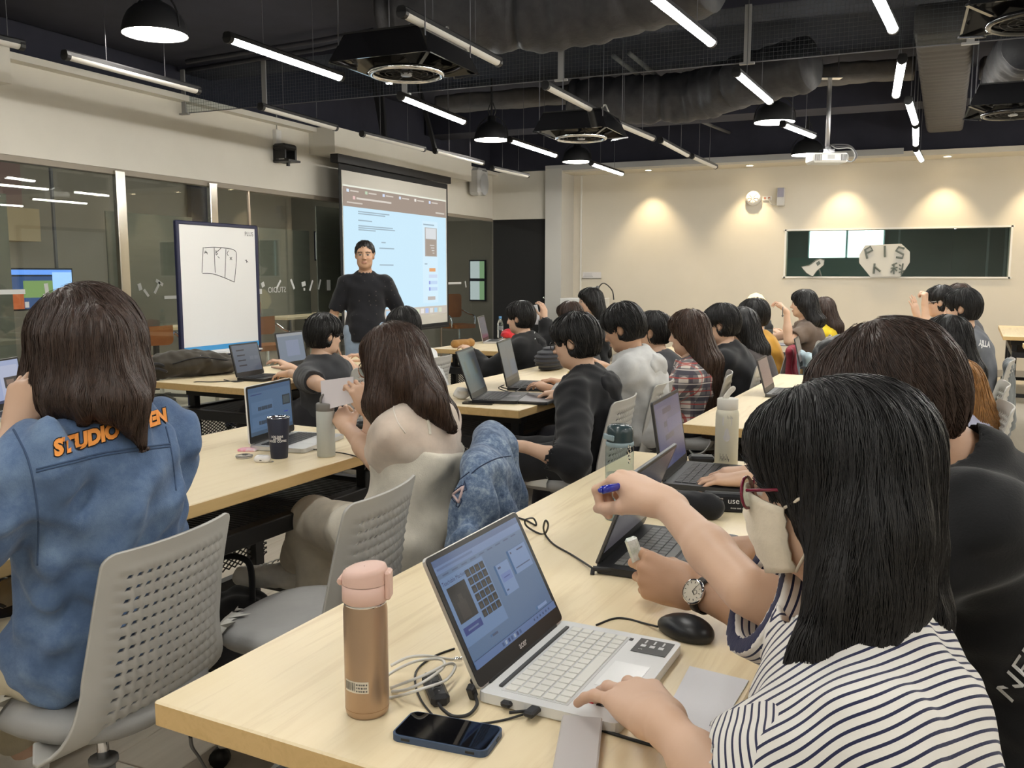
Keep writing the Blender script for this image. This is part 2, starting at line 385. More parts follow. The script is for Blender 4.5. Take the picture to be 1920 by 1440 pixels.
for k, (a, b) in enumerate((((882, 490), (908, 522)), ((882, 527), (908, 562)))):
    p0, p1 = at_y(*a, 15.3), at_y(*b, 15.3); w = structure('window_%d' % (4 + k), MB().box(((p0[0] + p1[0]) / 2, 15.32, (p0[2] + p1[2]) / 2), (p1[0] - p0[0] + .05, .03, p0[2] - p1[2] + .05)), M_navy)
    xm = p0[0] + (p1[0] - p0[0]) * .68
    MB().box(((p0[0] + xm) / 2, 15.30, (p0[2] + p1[2]) / 2), (xm - p0[0], .02, p0[2] - p1[2])).build('pane', M_garden, w); MB().box(((p1[0] + xm) / 2, 15.30, (p0[2] + p1[2]) / 2), (p1[0] - xm, .02, p0[2] - p1[2])).build('pane', M_green, w)
p0, p1 = at_y(590, 436, 15.3), at_y(640, 486, 15.3); w = structure('window_6', MB().box(((p0[0] + p1[0]) / 2, 15.32, (p0[2] + p1[2]) / 2), (p1[0] - p0[0] + .05, .03, p0[2] - p1[2] + .05)), M_navy); xm = p0[0] + (p1[0] - p0[0]) * .66
MB().box(((p0[0] + xm) / 2, 15.30, (p0[2] + p1[2]) / 2), (xm - p0[0] - .04, .02, p0[2] - p1[2])).build('pane', mat('dim_daylight', (0, 0, 0), emit=(.42, .44, .42), estr=.6), w); MB().box(((p1[0] + xm) / 2, 15.30, (p0[2] + p1[2]) / 2), (p1[0] - xm, .02, p0[2] - p1[2])).build('pane', M_green, w)
# ------------------------------------------------------------------ daylight reaching the room behind the camera is lamp light only
# ================================================================== ceiling fixtures
M_lit = mat('lit_diffuser', (.9, .9, .9), .4, emit=(1.0, .985, .93), estr=TUBE_POWER)
M_off = mat('unlit_diffuser', (.62, .60, .56), .4)
M_wire = mat('hanging_wire', (.10, .10, .11), .5, .5)
def tube_lamp(a, b, lit, label, group):
    a, b = np.array(a, float), np.array(b, float); L = np.linalg.norm(b - a); d = (b - a) / L
    t = thing('tube_lamp', label, 'lamp', tuple((a + b) / 2), math.atan2(d[1], d[0]), group)
    n = 10; ang = [PI * k / n for k in range(n + 1)]
    lo = [(.026 * math.cos(PI + x), .026 * math.sin(PI + x)) for x in ang]
    up = [(.027, 0), (.027, .022), (.016, .032), (-.016, .032), (-.027, .022), (-.027, 0)]
    MB().prism(lo, L - .05, (-L / 2 + .025, 0, 0), (0, 1, 0), (0, 0, 1)).build('diffuser', M_lit if lit else M_off, t, False)
    MB().prism(up, L, (-L / 2, 0, 0), (0, 1, 0), (0, 0, 1)).build('housing', M_black, t)
    for s in (-1, 1):
        MB().cyl((s * (L / 2 - .03), 0, 0), (s * L / 2, 0, 0), .031, 12).build('end_cap', M_black, t)
        MB().cyl((s * L * .22, 0, .03), (s * L * .22, 0, CEIL - a[2]), .0025, 5).build('wire', M_wire, t)
    return t
TZ = 2.72
lit_px = [((425, 70), (640, 145)), ((750, 180), (870, 228)), ((955, 262), (1042, 291)), ((1108, 306), (1167, 326)), ((1218, -14), (1335, 80)), ((1380, 135), (1444, 190)), ((1467, 232), (1526, 255)),
          ((1625, -50), (1675, 55)), ((1692, 110), (1680, 178)), ((1703, 188), (1716, 230)), ((1717, 235), (1717, 270)), ((1717, 280), (1728, 300))]
for a, b in lit_px: tube_lamp(at(*a, TZ), at(*b, TZ), True, 'lit white tube lamp hung on wires from the dark ceiling', 'lit ceiling tubes')
off_px = [((120, 103), (372, 170)), ((488, 200), (630, 240)), ((752, 22), (935, 117)), ((1022, 160), (1130, 216)), ((1145, 226), (1225, 260)), ((1238, 263), (1290, 291)), ((1297, 293), (1342, 313)), ((-60, 62), (43, 86)),
          ((678, 251), (795, 280)), ((815, 283), (905, 306)), ((922, 315), (990, 330))]
for a, b in off_px: tube_lamp(at(*a, TZ), at(*b, TZ), False, 'switched-off tube lamp hung on wires from the dark ceiling', 'unlit ceiling tubes')
for x in (-3.5, -1.05, 1.4, 3.6):      # the rows go on over the camera and behind it
    for y in (-2.2, -.4, 1.4): tube_lamp((x, y, TZ), (x, y + 1.2, TZ), True, 'lit white tube lamp hung on wires from the dark ceiling', 'lit ceiling tubes')
for y in (3.6, 5.6, 7.6, 9.6, 11.4):
    for x in (1.9, 3.6): tube_lamp((x, y, TZ), (x, y + 1.2, TZ), True, 'lit white tube lamp hung on wires from the dark ceiling', 'lit ceiling tubes')
M_bulb = mat('lamp_glow', (.9, .9, .9), .4, emit=(1.0, .95, .87), estr=DOME_POWER)
def dome_lamp(px, py, label='black dome pendant lamp with a glowing white underside'):
    c = at(px, py, 2.93); t = thing('dome_lamp', label, 'lamp', tuple(c), 0, 'dome pendant lamps')
    prof = [(.205, 0), (.203, .025), (.19, .08), (.165, .13), (.125, .17), (.08, .195), (.05, .21), (.045, .26), (.03, .275)]
    MB().lathe(prof, n=28).build('shade', M_black, t, True)
    MB().lathe([(.2, .002), (.185, .08), (.12, .165), (.03, .19)][::-1], n=28).build('inner_shade', mat('lamp_inner_white', (.8, .78, .72), .5), t, True)
    MB().lathe([(.001, .028), (.12, .030), (.196, .012), (.001, .012)], n=24).build('glowing_panel', M_bulb, t)
    s = MB().cyl((0, 0, .26), (0, 0, CEIL - c[2]), .012, 8)
    for k in range(3):
        a = 2 * PI * k / 3; s.tube([(.028 * math.cos(a), .028 * math.sin(a), .25), (.05 * math.cos(a), .05 * math.sin(a), .33), (.014 * math.cos(a), .014 * math.sin(a), .42)], .006, 5)
    s.build('stem', M_black, t)
    MB().tube([(.205 * math.cos(a), 0, .03 + .24 * math.sin(a)) for a in np.linspace(0, PI, 17)], .006, 5).build('handle_hoop', M_black, t)
for p in ((291, 66, 'black dome pendant lamp above the glass partition, next to a lit tube'), (922, 263, 'black dome pendant lamp above the wall speaker and the screen'), (1082, 304, 'black dome pendant lamp in front of the pilaster'), (1452, 230, 'black dome pendant lamp overlapping a lit tube beside the projector pole'), (1514, 291, 'black dome pendant lamp half hidden behind the projector')): dome_lamp(*p)
# square air-circulation fans
M_gloss = mat('black_gloss', (.01, .01, .011), .12, coat=.5)
def ceiling_fan(px, py, label, z=2.56, a=0.):
    c = at(px, py, z); t = thing('ceiling_fan', label, 'fan', tuple(c), a, 'square ceiling fans')
    h = .31; fr = MB()
    for k in range(4):
        R = rotz(k * PI / 2)
        P = [(h, -h, .0), (h, h, .0), (h * .80, h * .80, .15), (h * .80, -h * .80, .15)]; Q = [(x - .012, y * .97, zz) for x, y, zz in P]
        V = [R @ np.array(p) for p in P + Q]; fr.add(V, [(0, 1, 2, 3), (7, 6, 5, 4), (0, 4, 5, 1), (1, 5, 6, 2), (2, 6, 7, 3), (3, 7, 4, 0)])
        fr.bar(R @ np.array([h, h, .0]), R @ np.array([.2, .2, -.03]), .02, .012)
    fr.build('housing', M_gloss, t)
    MB().box((0, 0, .155), (.5, .5, .01)).build('top_plate', M_blackm, t)
    ring = [(.2 * math.cos(q), .2 * math.sin(q), -.03) for q in np.linspace(0, 2 * PI, 40, endpoint=False)]
    MB().tube(ring, .016, 8, closed=True).build('ring', M_chrome if z < 2.57 else M_gloss, t, True)
    g = MB()
    for r in (.05, .085, .12, .155): g.tube([(r * math.cos(q), r * math.sin(q), -.03) for q in np.linspace(0, 2 * PI, 28, endpoint=False)], .003, 4, closed=True)
    for k in range(8): g.tube([(.03 * math.cos(k * PI / 4), .03 * math.sin(k * PI / 4), -.035), (.2 * math.cos(k * PI / 4), .2 * math.sin(k * PI / 4), -.03)], .003, 4)
    g.build('guard', M_black, t)
    MB().lathe([(.001, -.045), (.03, -.043), (.035, -.03), (.03, .03), (.001, .03)], n=16).build('hub', mat('fan_hub', (.45, .48, .55), .3, .6), t, True)
    for k in range(5):
        R = rotz(k * 2 * PI / 5) @ rotx(.5); MB().box(R @ np.array([.105, 0, 0]) + [0, 0, .0], (.15, .07, .004), R).build('blade', M_blackm, t)
    for sx in (-1, 1):
        for sy in (-1, 1): MB().cyl((sx * .27, sy * .27, .05), (sx * .27, sy * .27, CEIL - z), .004, 5).build('hanging_rod', M_wire, t)
    MB().tube(smooth_path([(.05, .25, .15), (.1, .3, .28), (.16, .22, .22), (.2, .26, .1)], 6), .007, 6).build('cable', mat('white_cable', (.6, .58, .54), .5), t)
ceiling_fan(762, 128, 'square black ceiling fan with a bright ring under the fat sagging duct'); ceiling_fan(1090, 252, 'square black ceiling fan beside the dome lamp and the far row of unlit tubes')
ceiling_fan(1900, 206, 'square black ceiling fan under the short dropping duct', 2.6); ceiling_fan(1945, 28, 'square black ceiling fan beyond the glass smoke barrier bracket, above the rectangular duct', 2.6)
# ducts
M_duct = mottled('black_insulated_duct', (.020, .020, .024), (.032, .032, .036), 14, .6, .6, 34)
M_duct2 = mottled('taupe_insulated_duct', (.060, .056, .056), (.082, .076, .075), 10, .65, .6, 30, (1, 6, 1))
def flex_duct(pts, r, label, m, crease=.018, n=30):
    P = smooth_path(pts, 26); T = np.gradient(P, axis=0); T /= np.linalg.norm(T, axis=1, keepdims=True)
    L = np.concatenate([[0], np.cumsum(np.linalg.norm(np.diff(P, axis=0), axis=1))]); V = []; N = unit(np.cross(T[0], [0, 0, 1]))
    for i, p in enumerate(P):
        N = unit(N - T[i] * (N @ T[i])); B = np.cross(T[i], N)
        band = .035 * (1 - min(1, abs(((L[i] + .35) % .85) - .425) / .05)) if crease else 0
        for j in range(n):
            q = 2 * PI * j / n
            rr = r - band * 1.0 + crease * (math.sin(L[i] * 42 + 2.2 * math.sin(q * 2 + L[i] * 3)) * .35 + math.sin(L[i] * 19 + q * 3) * .4 + math.sin(q * 7 + L[i] * 6) * .22)
            V.append(p + rr * (N * math.cos(q) + B * math.sin(q)))
    m_ = len(P); Fc = [(i * n + j, i * n + (j + 1) % n, (i + 1) * n + (j + 1) % n, (i + 1) * n + j) for i in range(m_ - 1) for j in range(n)]
    Fc += [tuple(range(n))[::-1], tuple((m_ - 1) * n + j for j in range(n))]
    o = link('air_duct', new_mesh('air_duct', np.array(V), Fc, m, True)); return tag(o, label, 'duct')
flex_duct([at(730, 30, 3.2), at(860, 10, 3.24), at(990, 12, 3.22), at(1120, -10, 3.24), at(1330, -70, 3.3)], .30, 'fat black wrapped air duct sagging across the ceiling above the unlit tube', M_duct)
flex_duct([at(1075, 192, 3.18), at(1180, 188, 3.16), at(1300, 180, 3.16), at(1400, 150, 3.2), at(1520, 118, 3.26)], .24, 'black wrapped air duct bending towards the projector pole', M_duct)
flex_duct([at(1935, 80, 3.1), at(1900, 120, 3.1), at(1888, 150, 3.08)], .2, 'short black wrapped duct dropping to the ceiling fan', M_duct)
def ribbed_duct(a, b, w, h, label, ribs=.16, m=None):
    a, b = np.array(a, float), np.array(b, float); L = np.linalg.norm(b - a); x = (b - a) / L; y = unit(np.cross([0, 0, 1], x)); z = np.cross(x, y)
    n = max(6, int(L / ribs) * 6); V = []; prof = rrect(w, h, .05, 3)
    for i in range(n + 1):
        s = i / n * L; k = 1 - .02 * math.cos(2 * PI * s / ribs) - .02 * max(0, math.cos(2 * PI * s / ribs)) ** 6 + .008 * math.sin(s * 31)
        for (u, v) in prof: V.append(a + x * s + y * u * k + z * (v * k + .006 * math.sin(u * 20 + s * 9)))
    q = len(prof); Fc = [(i * q + j, i * q + (j + 1) % q, (i + 1) * q + (j + 1) % q, (i + 1) * q + j) for i in range(n) for j in range(q)] + [tuple(range(q))[::-1], tuple(n * q + j for j in range(q))]
    return tag(link('air_duct', new_mesh('air_duct', np.array(V), Fc, m or M_duct2, True)), label, 'duct')
ribbed_duct(at(1772, 30, 3.32), at(1772, 230, 3.32), .42, .24, 'taupe rectangular wrapped duct running towards the far wall')
ribbed_duct(at(825, 196, 3.42), at(1715, 128, 3.42), .30, .18, 'long taupe ribbed duct crossing the ceiling behind the glass smoke barrier', .22)
ribbed_duct(at(1840, 128, 3.4), at(1990, 118, 3.4), .3, .2, 'short ribbed duct stub beside the taupe rectangular duct', .2)
for k, (a, b) in enumerate((((1150, 105), (1235, 170)), ((1180, 100), (1260, 166)), ((1300, 222), (1370, 250)))):
    o = MB().tube([at(*a, 3.4), at(*b, 3.4)], .022, 8).build('conduit_pipe', mat('conduit_grey', (.12, .12, .12), .5), None, True); tag(o, 'thin grey conduit pipe fixed to the dark ceiling', 'pipe', 'ceiling conduits')
for k, (x, y0, y1, z) in enumerate(((-4.4, 5.0, 6.4, 3.4), (-4.2, 5.0, 6.4, 3.4))):
    pass
for (p, q) in (((600, 76), (700, 57)), ((600, 92), (720, 66))):
    o = MB().tube([at(p[0] - 250, p[1] + 40, 3.2), at(*p, 3.2), at(*q, 3.2)], .02, 8).build('conduit_pipe', mat('conduit_navy', (.03, .03, .04), .6), None, True); tag(o, 'dark painted conduit pipe along the ceiling beam', 'pipe', 'navy conduits')
for (p, q) in (((700, 150), (718, 255)), ((800, 218), (818, 288)), ((714, 150), (722, 258))):
    a = at_y(p[0], p[1], 9.2); b = at_y(q[0], q[1], 9.2); a = b + (a - b) * ((CEIL - b[2]) / (a[2] - b[2])); o = MB().bar(a, b, .04).build('steel_strut', M_black); tag(o, 'slanting black steel strut above the screen bulkhead', 'strut', 'struts above the screen')
# glass smoke barrier: wired panes on brackets across the room
M_wired = bpy.data.materials.new('wired_glass'); M_wired.use_nodes = True; M_wired.node_tree.nodes.clear(); glass_nodes(M_wired.node_tree, (.80, .83, .84), 1.35)
SY = 6.52; sb0, sb1 = 2.85, 3.22
bar = thing('smoke_barrier', 'wired glass smoke barrier hanging across the room from a dark beam', 'barrier', (0, SY, 0))
bx = [at_y(q, 150, SY)[0] for q in (345, 497, 760, 1053, 1400, 1815)]
edges = [WX + .02] + bx[1:] + [bx[-1] + 2.4]
for k in range(len(edges) - 1):
    MB().box(((edges[k] + edges[k + 1]) / 2, 0, (sb0 + sb1) / 2), (edges[k + 1] - edges[k] - .006, .008, sb1 - sb0)).build('pane', M_wired, bar)
wm = MB()
for k in range(1, 13): wm.box(((edges[0] + edges[-1]) / 2, 0, sb0 + k * .028), (edges[-1] - edges[0], .0016, .0012))
for x in np.arange(edges[0], edges[-1], .028): wm.box((x, 0, (sb0 + sb1) / 2), (.0012, .0016, sb1 - sb0))
wm.box(((edges[0] + edges[-1]) / 2, 0, sb0), (edges[-1] - edges[0], .01, .006))
tag(wm.build('wire_grid', mat('wire_grid', (.07, .07, .08), .6), bar), kind='stuff')
for x in bx:
    MB().box((x, -.015, (sb0 + sb1) / 2), (.045, .012, sb1 - sb0 + .02)).box((x, -.01, sb0 - .008), (.10, .03, .014)).build('bracket', mat('bracket_grey', (.30, .30, .30), .45, .3), bar)
# ceiling projector
pc = at_d(1550, 298, 9.0); pj = thing('projector', 'white ceiling projector on a long steel pole', 'projector', tuple(pc), YAW + PI)
MB().box((0, 0, 0), (.35, .26, .095), bev=.02).build('body', mat('projector_white', (.72, .72, .70), .4), pj)
MB().cyl((-.08, -.125, 0), (-.08, -.15, 0), .035, 16).build('lens', M_gloss, pj, True)
for s in (-1, 1):
    g = MB()
    for k in range(6): g.box((s * .13 + (k - 2.5) * .012, .131, 0), (.006, .004, .06))
    g.build('vent_grille', M_darkgrey, pj)
MB().box((0, .1305, .005), (.07, .003, .04)).build('rating_plate', mat('plate_grey', (.45, .45, .45), .5), pj)
MB().box((0, 0, .07), (.12, .12, .05), bev=.005).box((0, 0, .1), (.06, .06, .04)).build('mount', M_chrome, pj)
MB().cyl((0, 0, .1), (0, 0, .78), .022, 12).build('pole', mat('galvanised', (.5, .5, .52), .35, .8), pj, True)
MB().box((0, 0, .785), (.22, .1, .012)).build('ceiling_plate', M_chrome, pj)
for s in (-1, 1): MB().cyl((s * .08, 0, .78), (s * .08, 0, CEIL - pc[2]), .006, 6).build('threaded_rod', M_wire, pj)
for k in range(3):
    MB().tube(smooth_path([(-.03, 0, .14), (-.09, .02, .10 + .02 * k), (-.22, .03, .10 + .012 * k), (-.27 - .01 * k, .03, .03), (-.24, .03, -.03), (-.17, .03, -.02 + .015 * k)], 6), .006, 6).build('cable', M_darkgrey if k else mat('pale_cable', (.4, .4, .4), .5), pj, True)
# warm downlights in the far soffit and their wash
for k, px in enumerate((1216, 1406, 1584, 1776, 1960, 2130)):
    c = at_y(px, 303, FY + .16); x = c[0]
    t = thing('downlight', 'small recessed warm downlight in the soffit over the far wall', 'lamp', (x, FY + .16, 2.945), 0, 'wall-wash downlights')
    MB().lathe([(.06, .004), (.062, -.004), (.045, -.004), (.045, .004)], n=20).build('rim', M_white, t, True)
    MB().lathe([(.001, -.002), (.045, -.002), (.001, .002)], n=20).build('glowing_panel', mat('warm_glow', (.9, .8, .6), emit=(1, .82, .52), estr=30), t)
    ld = bpy.data.lights.new('downlight_beam', 'SPOT'); ld.energy = 58; ld.color = (1, .80, .50); ld.spot_size = math.radians(80); ld.spot_blend = .75; ld.shadow_soft_size = .03
    lo = bpy.data.objects.new('downlight_beam', ld); COL.objects.link(lo); lo.parent = t; lo.location = (0, 0, -.02); lo.rotation_euler = (math.radians(6), 0, 0)
# ================================================================== wall equipment
al = thing('fire_alarm', 'round white fire alarm sounder on the far wall', 'alarm', tuple(at_y(1413, 372, RY)))
MB().lathe([(.001, -.09), (.06, -.09), (.10, -.07), (.11, -.02), (.11, 0)], R=rotx(-PI / 2), n=24).build('body', M_white, al, True)
g = MB()
for k in range(8):
    a = k * PI / 4; g.bar((.015 * math.cos(a), -.092, .015 * math.sin(a)), (.075 * math.cos(a), -.09, .075 * math.sin(a)), .012, .004)
g.build('grille', mat('alarm_brown', (.35, .22, .15), .6), al)
el = thing('emergency_light', 'boxy emergency light with socket on the far wall beside the fire alarm', 'lamp', tuple(at_y(1465, 371, RY)))
MB().box((0, -.05, .01), (.11, .1, .26), bev=.01).build('body', mat('emergency_grey', (.55, .54, .52), .4), el)
MB().box((0, -.102, .07), (.09, .01, .13)).build('lens', mat('violet_lens', (.30, .29, .36), .2), el)
MB().box((-.2, -.012, .0), (.13, .024, .06)).build('socket', M_white, el)
MB().box((-.23, -.026, 0), (.03, .004, .03)).box((-.17, -.026, 0), (.03, .004, .03)).build('socket_face', mat('socket_red', (.45, .18, .12), .6), el)
MB().tube(smooth_path([(-.17, -.03, 0), (-.14, -.06, -.08), (-.08, -.05, -.10), (-.03, -.06, -.08)], 6), .008, 6).build('cord', M_greyp, el, True)
sg = thing('wall_notice', 'small white notice plate on the far wall over the lectern', 'sign', tuple(at_y(1110, 516, RY)))
MB().box((0, -.008, 0), (.31, .012, .10)).build('plate', mat('notice_white', (.66, .64, .64), .4), sg)
MB().box((0, -.01, -.05), (.32, .016, .006)).build('lower_edge', M_darkgrey, sg)
tm = MB()
for k in range(3): tm.box((-.06, -.0152, .02 - .022 * k), (.12 + .02 * k, .001, .006))
put_text(tm, 'v', (-.135, -.015, .035), (1, 0, 0), (0, 0, 1), .02); tm.build('print', mat('notice_ink', (.35, .35, .38), .7), sg)
# wall speaker near the corner, small bracket camera on the soffit
sp0 = at_x(897, 341, WX + .16); sp = thing('wall_speaker', 'white wall speaker beside the projection screen bulkhead', 'speaker', tuple(sp0), -.15)
MB().box((0, 0, 0), (.22, .26, .40), bev=.04).build('cabinet', mat('speaker_grey', (.55, .55, .55), .45), sp)
MB().lathe([(.001, .012), (.09, .008), (.112, 0)], R=roty(PI / 2) @ np.diag([1.45, 1, 1]), c=(.111, 0, -.04), n=24).build('grille', mat('speaker_grille', (.40, .41, .43), .6), sp, True)
MB().box((.112, 0, .155), (.006, .12, .012), bev=.002).build('slot', M_black, sp)
MB().box((-.12, 0, 0), (.06, .05, .1)).build('bracket', M_darkgrey, sp)
bk0 = at_x(520, 290, WX); bk = thing('wall_bracket', 'black speaker bracket with a small white junction box on the cream soffit', 'bracket', tuple(bk0))
MB().box((.02, -.05, .0), (.04, .04, .18)).box((.1, 0, .07), (.16, .22, .06), bev=.02).box((.1, .09, .0), (.14, .03, .15)).box((.12, 0, -.075), (.2, .2, .02)).box((.1, -.07, 0), (.12, .02, .1)).build('arm', M_black, bk)
MB().box((.02, -.02, .17), (.05, .09, .16), bev=.005).build('junction_box', M_white, bk)
MB().cyl((.02, -.02, .24), (.02, -.02, .40), .006, 6).build('cable', M_greyp, bk)
MB().cyl((.12, .02, -.09), (.12, .02, -.12), .02, 10).build('knob', M_black, bk)
# ================================================================== projection screen
SX = -5.80; s0, s1 = 8.58, 11.2; zt, zb_ = 2.62, .68
ps = thing('projection_screen', 'pull-down projection screen showing a pale blue web page', 'screen', (SX, 0, 0))
MB().box((0, (s0 + s1) / 2, (zt + zb_) / 2), (.006, s1 - s0, zt - zb_)).build('border', M_blackm, ps)
MB().box((.005, (s0 + s1) / 2, (zt + zb_ + .09) / 2 - .05), (.004, s1 - s0 - .09, zt - zb_ - .12)).build('fabric', mat('screen_fabric', (.60, .58, .53), .8), ps)
MB().cyl((0, s0, zb_), (0, s1, zb_), .02, 10).build('weight_bar', M_black, ps)
MB().box((-.02, (s0 + s1) / 2, 2.68), (.10, s1 - s0 + .1, .10)).build('roller_housing', M_black, ps)
M_proj = attr_mat('projected_image', .8, emit=.80)
pi_ = MB(); Y0, Y1, Z0, Z1 = s0 + .06, s1 - .07, .86, 2.40; W_ = Y1 - Y0; H_ = Z1 - Z0; lay = [0]
def pr(u0, v0, u1, v1, c):        # fractions of the projected picture, origin at its top left
    lay[0] += .00012
    pi_.rect((.0085 + lay[0], Y0 + W_ * u0, Z1 - H_ * v1), (0, 1, 0), (0, 0, 1), W_ * (u1 - u0), H_ * (v1 - v0), 0, c)
tan = (.33, .265, .22); blue = (.56, .77, .90)
pr(0, 0, 1, .012, (.78, .80, .70)); pr(0, .012, 1, .155, tan); pr(0, .155, 1, .93, blue); pr(0, .93, 1, 1, (.55, .50, .44))
for k in range(6): pr(.03 + k * .155, .028, .05 + k * .155, .05, [(.62, .72, .85), (.5, .62, .45), (.6, .68, .88), (.62, .7, .85), (.8, .76, .7), (.6, .68, .88)][k]); pr(.06 + k * .155, .034, .13 + k * .155, .044, (.62, .56, .5))
pr(.08, .075, .1, .1, (.75, .5, .48)); pr(.11, .082, .42, .096, (.66, .60, .54)); pr(.03, .12, .16, .13, (.6, .54, .48)); pr(.88, .115, .98, .128, (.6, .56, .5))
dk = (.33, .43, .50)
for (u0, v0, u1) in ((.12, .18, .40), (.12, .195, .36), (.12, .245, .24), (.12, .285, .43), (.12, .30, .45), (.12, .315, .27), (.32, .40, .36), (.30, .445, .44), (.30, .575, .43)): pr(u0, v0, u1, v0 + .009, dk)
pr(.73, .20, .90, .90, (.62, .80, .91)); pr(.74, .225, .86, .237, dk); pr(.755, .255, .89, .50, (.42, .40, .38)); pr(.765, .26, .88, .35, (.66, .68, .70)); pr(.765, .355, .88, .495, (.36, .30, .25))
for k in range(4): pr(.81 + .01 * k, .40 + .022 * k, .86, .408 + .022 * k, (.62, .6, .58))
pr(.75, .56, .78, .57, dk); pr(.80, .60, .87, .63, (.72, .36, .16)); pr(.795, .655, .89, .685, (.56, .66, .82)); pr(.795, .71, .89, .74, (.5, .64, .84)); pr(.795, .71, .81, .74, (.25, .28, .66)); pr(.795, .765, .89, .795, (.5, .64, .84)); pr(.795, .765, .81, .795, (.25, .28, .66)); pr(.78, .845, .865, .875, (.48, .44, .42))
for k in range(18): pr(.05 + k * .05, .945, .085 + k * .05, .985, [(.7, .7, .68), (.42, .6, .75), (.62, .66, .5), (.75, .72, .7), (.4, .5, .8)][k % 5])
pi_.build('projected_image', M_proj, ps, usecol=True)
# ================================================================== mobile whiteboard
wz1 = 1.82; w0 = at(327, 413, wz1); w1 = at(480, 424, wz1)
wd = unit((w1 - w0) * [1, 1, 0]); wl_ = np.linalg.norm((w1 - w0)[:2]); wc = (w0 + w1) / 2
wbd = thing('whiteboard', 'tall mobile whiteboard with a navy frame and a marker sketch of three boxes', 'whiteboard', (wc[0], wc[1], 0), math.atan2(wd[1], wd[0]))
WB0 = .72
MB().box((0, 0, (WB0 + wz1) / 2), (wl_ - .05, .018, wz1 - WB0 - .05)).build('board', mat('whiteboard_white', (.80, .80, .79), .18), wbd)
M_nf = mat('navy_frame', (.015, .018, .055), .4)
for x in (-1, 1): MB().box((x * (wl_ / 2 - .015), 0, (WB0 + wz1) / 2), (.035, .035, wz1 - WB0), bev=.006).build('frame_side', M_nf, wbd)
for z in (WB0 + .012, wz1 - .012): MB().box((0, 0, z), (wl_, .035, .03), bev=.006).build('frame_rail', M_nf, wbd)
MB().box((0, -.011, WB0 + .075), (wl_ - .06, .006, .04)).build('blue_strip', mat('blue_strip', (.05, .30, .62), .5), wbd)
MB().box((0, -.06, WB0 + .03), (wl_ * .8, .09, .012)).build('marker_tray', M_white, wbd)
for x in (-1, 1):
    MB().box((x * (wl_ / 2 - .1), 0, .41), (.04, .04, .7)).bar((x * (wl_ / 2 - .1), -.32, .06), (x * (wl_ / 2 - .1), .32, .06), .05).build('leg', M_nf, wbd)
    for y in (-1, 1): MB().cyl((x * (wl_ / 2 - .1) - .012, y * .3, .027), (x * (wl_ / 2 - .1) + .012, y * .3, .027), .027, 14).build('caster', M_black, wbd, True)
sk = MB()
def stroke(P, r=.0028):
    sk.tube([(p[0], -.0105, p[1]) for p in smooth_path([(x, z, 0) for x, z in P], 5)[:, :2]], r, 4)
sx_, sz_ = wl_ / 152., (wz1 - WB0) / 262.
def wp(x, y): return ((x - 403) * sx_, wz1 - (y - 419) * sz_)
for P in ([(373, 467), (371, 490), (369, 516)], [(375, 468), (392, 466), (415, 467), (430, 470), (435, 478), (433, 505), (429, 535)], [(370, 517), (388, 518), (410, 526), (429, 535)], [(393, 467), (393, 516)], [(415, 469), (411, 526)],
          [(375, 479), (377, 474), (380, 480)], [(376, 477), (380, 477)], [(396, 472), (396, 481), (399, 478), (396, 476), (399, 473)], [(399, 474), (406, 467)], [(399, 484), (402, 487)], [(420, 472), (417, 477), (419, 482)], [(422, 485), (426, 490)], [(426, 485), (422, 490)], [(452, 490), (458, 494)], [(455, 489), (455, 496)]):
    stroke([wp(*p) for p in P])
V, Fc = text_geo('PLUS', .052); sk.add([(wl_ / 2 - .11 + v[0], -.0105, wz1 - .075 + v[1]) for v in V], Fc)
sk.build('marker_sketch', mat('marker_ink', (.10, .10, .11), .6), wbd)
# ================================================================== tables
M_wood = wood_mat('birch_tabletop', (.80, .65, .41), (.85, .71, .47), (.64, .48, .27), 1, .38)
M_edge = wood_mat('oak_edge_band', (.56, .37, .15), (.66, .45, .20), (.50, .32, .12), 1, .45)
TOPZ = .74
def lattice(mb, w, h, cell=.03, t=.003):
    """expanded-metal diamonds filling a w x h rectangle in the local YZ plane, as real strips"""
    asp = .62; n = int((w + h / asp) / cell) + 2
    for sgn in (1, -1):
        for k in range(-n, n + 1):
            c = k * cell; P = []
            # line z = sgn*asp*(y-c)
            ya, yb = -w / 2, w / 2; za, zb = sgn * asp * (ya - c), sgn * asp * (yb - c)
            if za == zb: continue
            t0, t1 = 0., 1.
            for lo, hi, a, b in ((-h / 2, h / 2, za, zb),):
                u, v = (lo - a) / (b - a), (hi - a) / (b - a)
                if u > v: u, v = v, u
                t0, t1 = max(t0, u), min(t1, v)
            if t1 - t0 < .005: continue
            A = (0, ya + (yb - ya) * t0, za + (zb - za) * t0); B = (0, ya + (yb - ya) * t1, za + (zb - za) * t1)
            mb.bar(A, B, t, .005)
    return mb
TABLE_ANG = -math.radians(3.8)
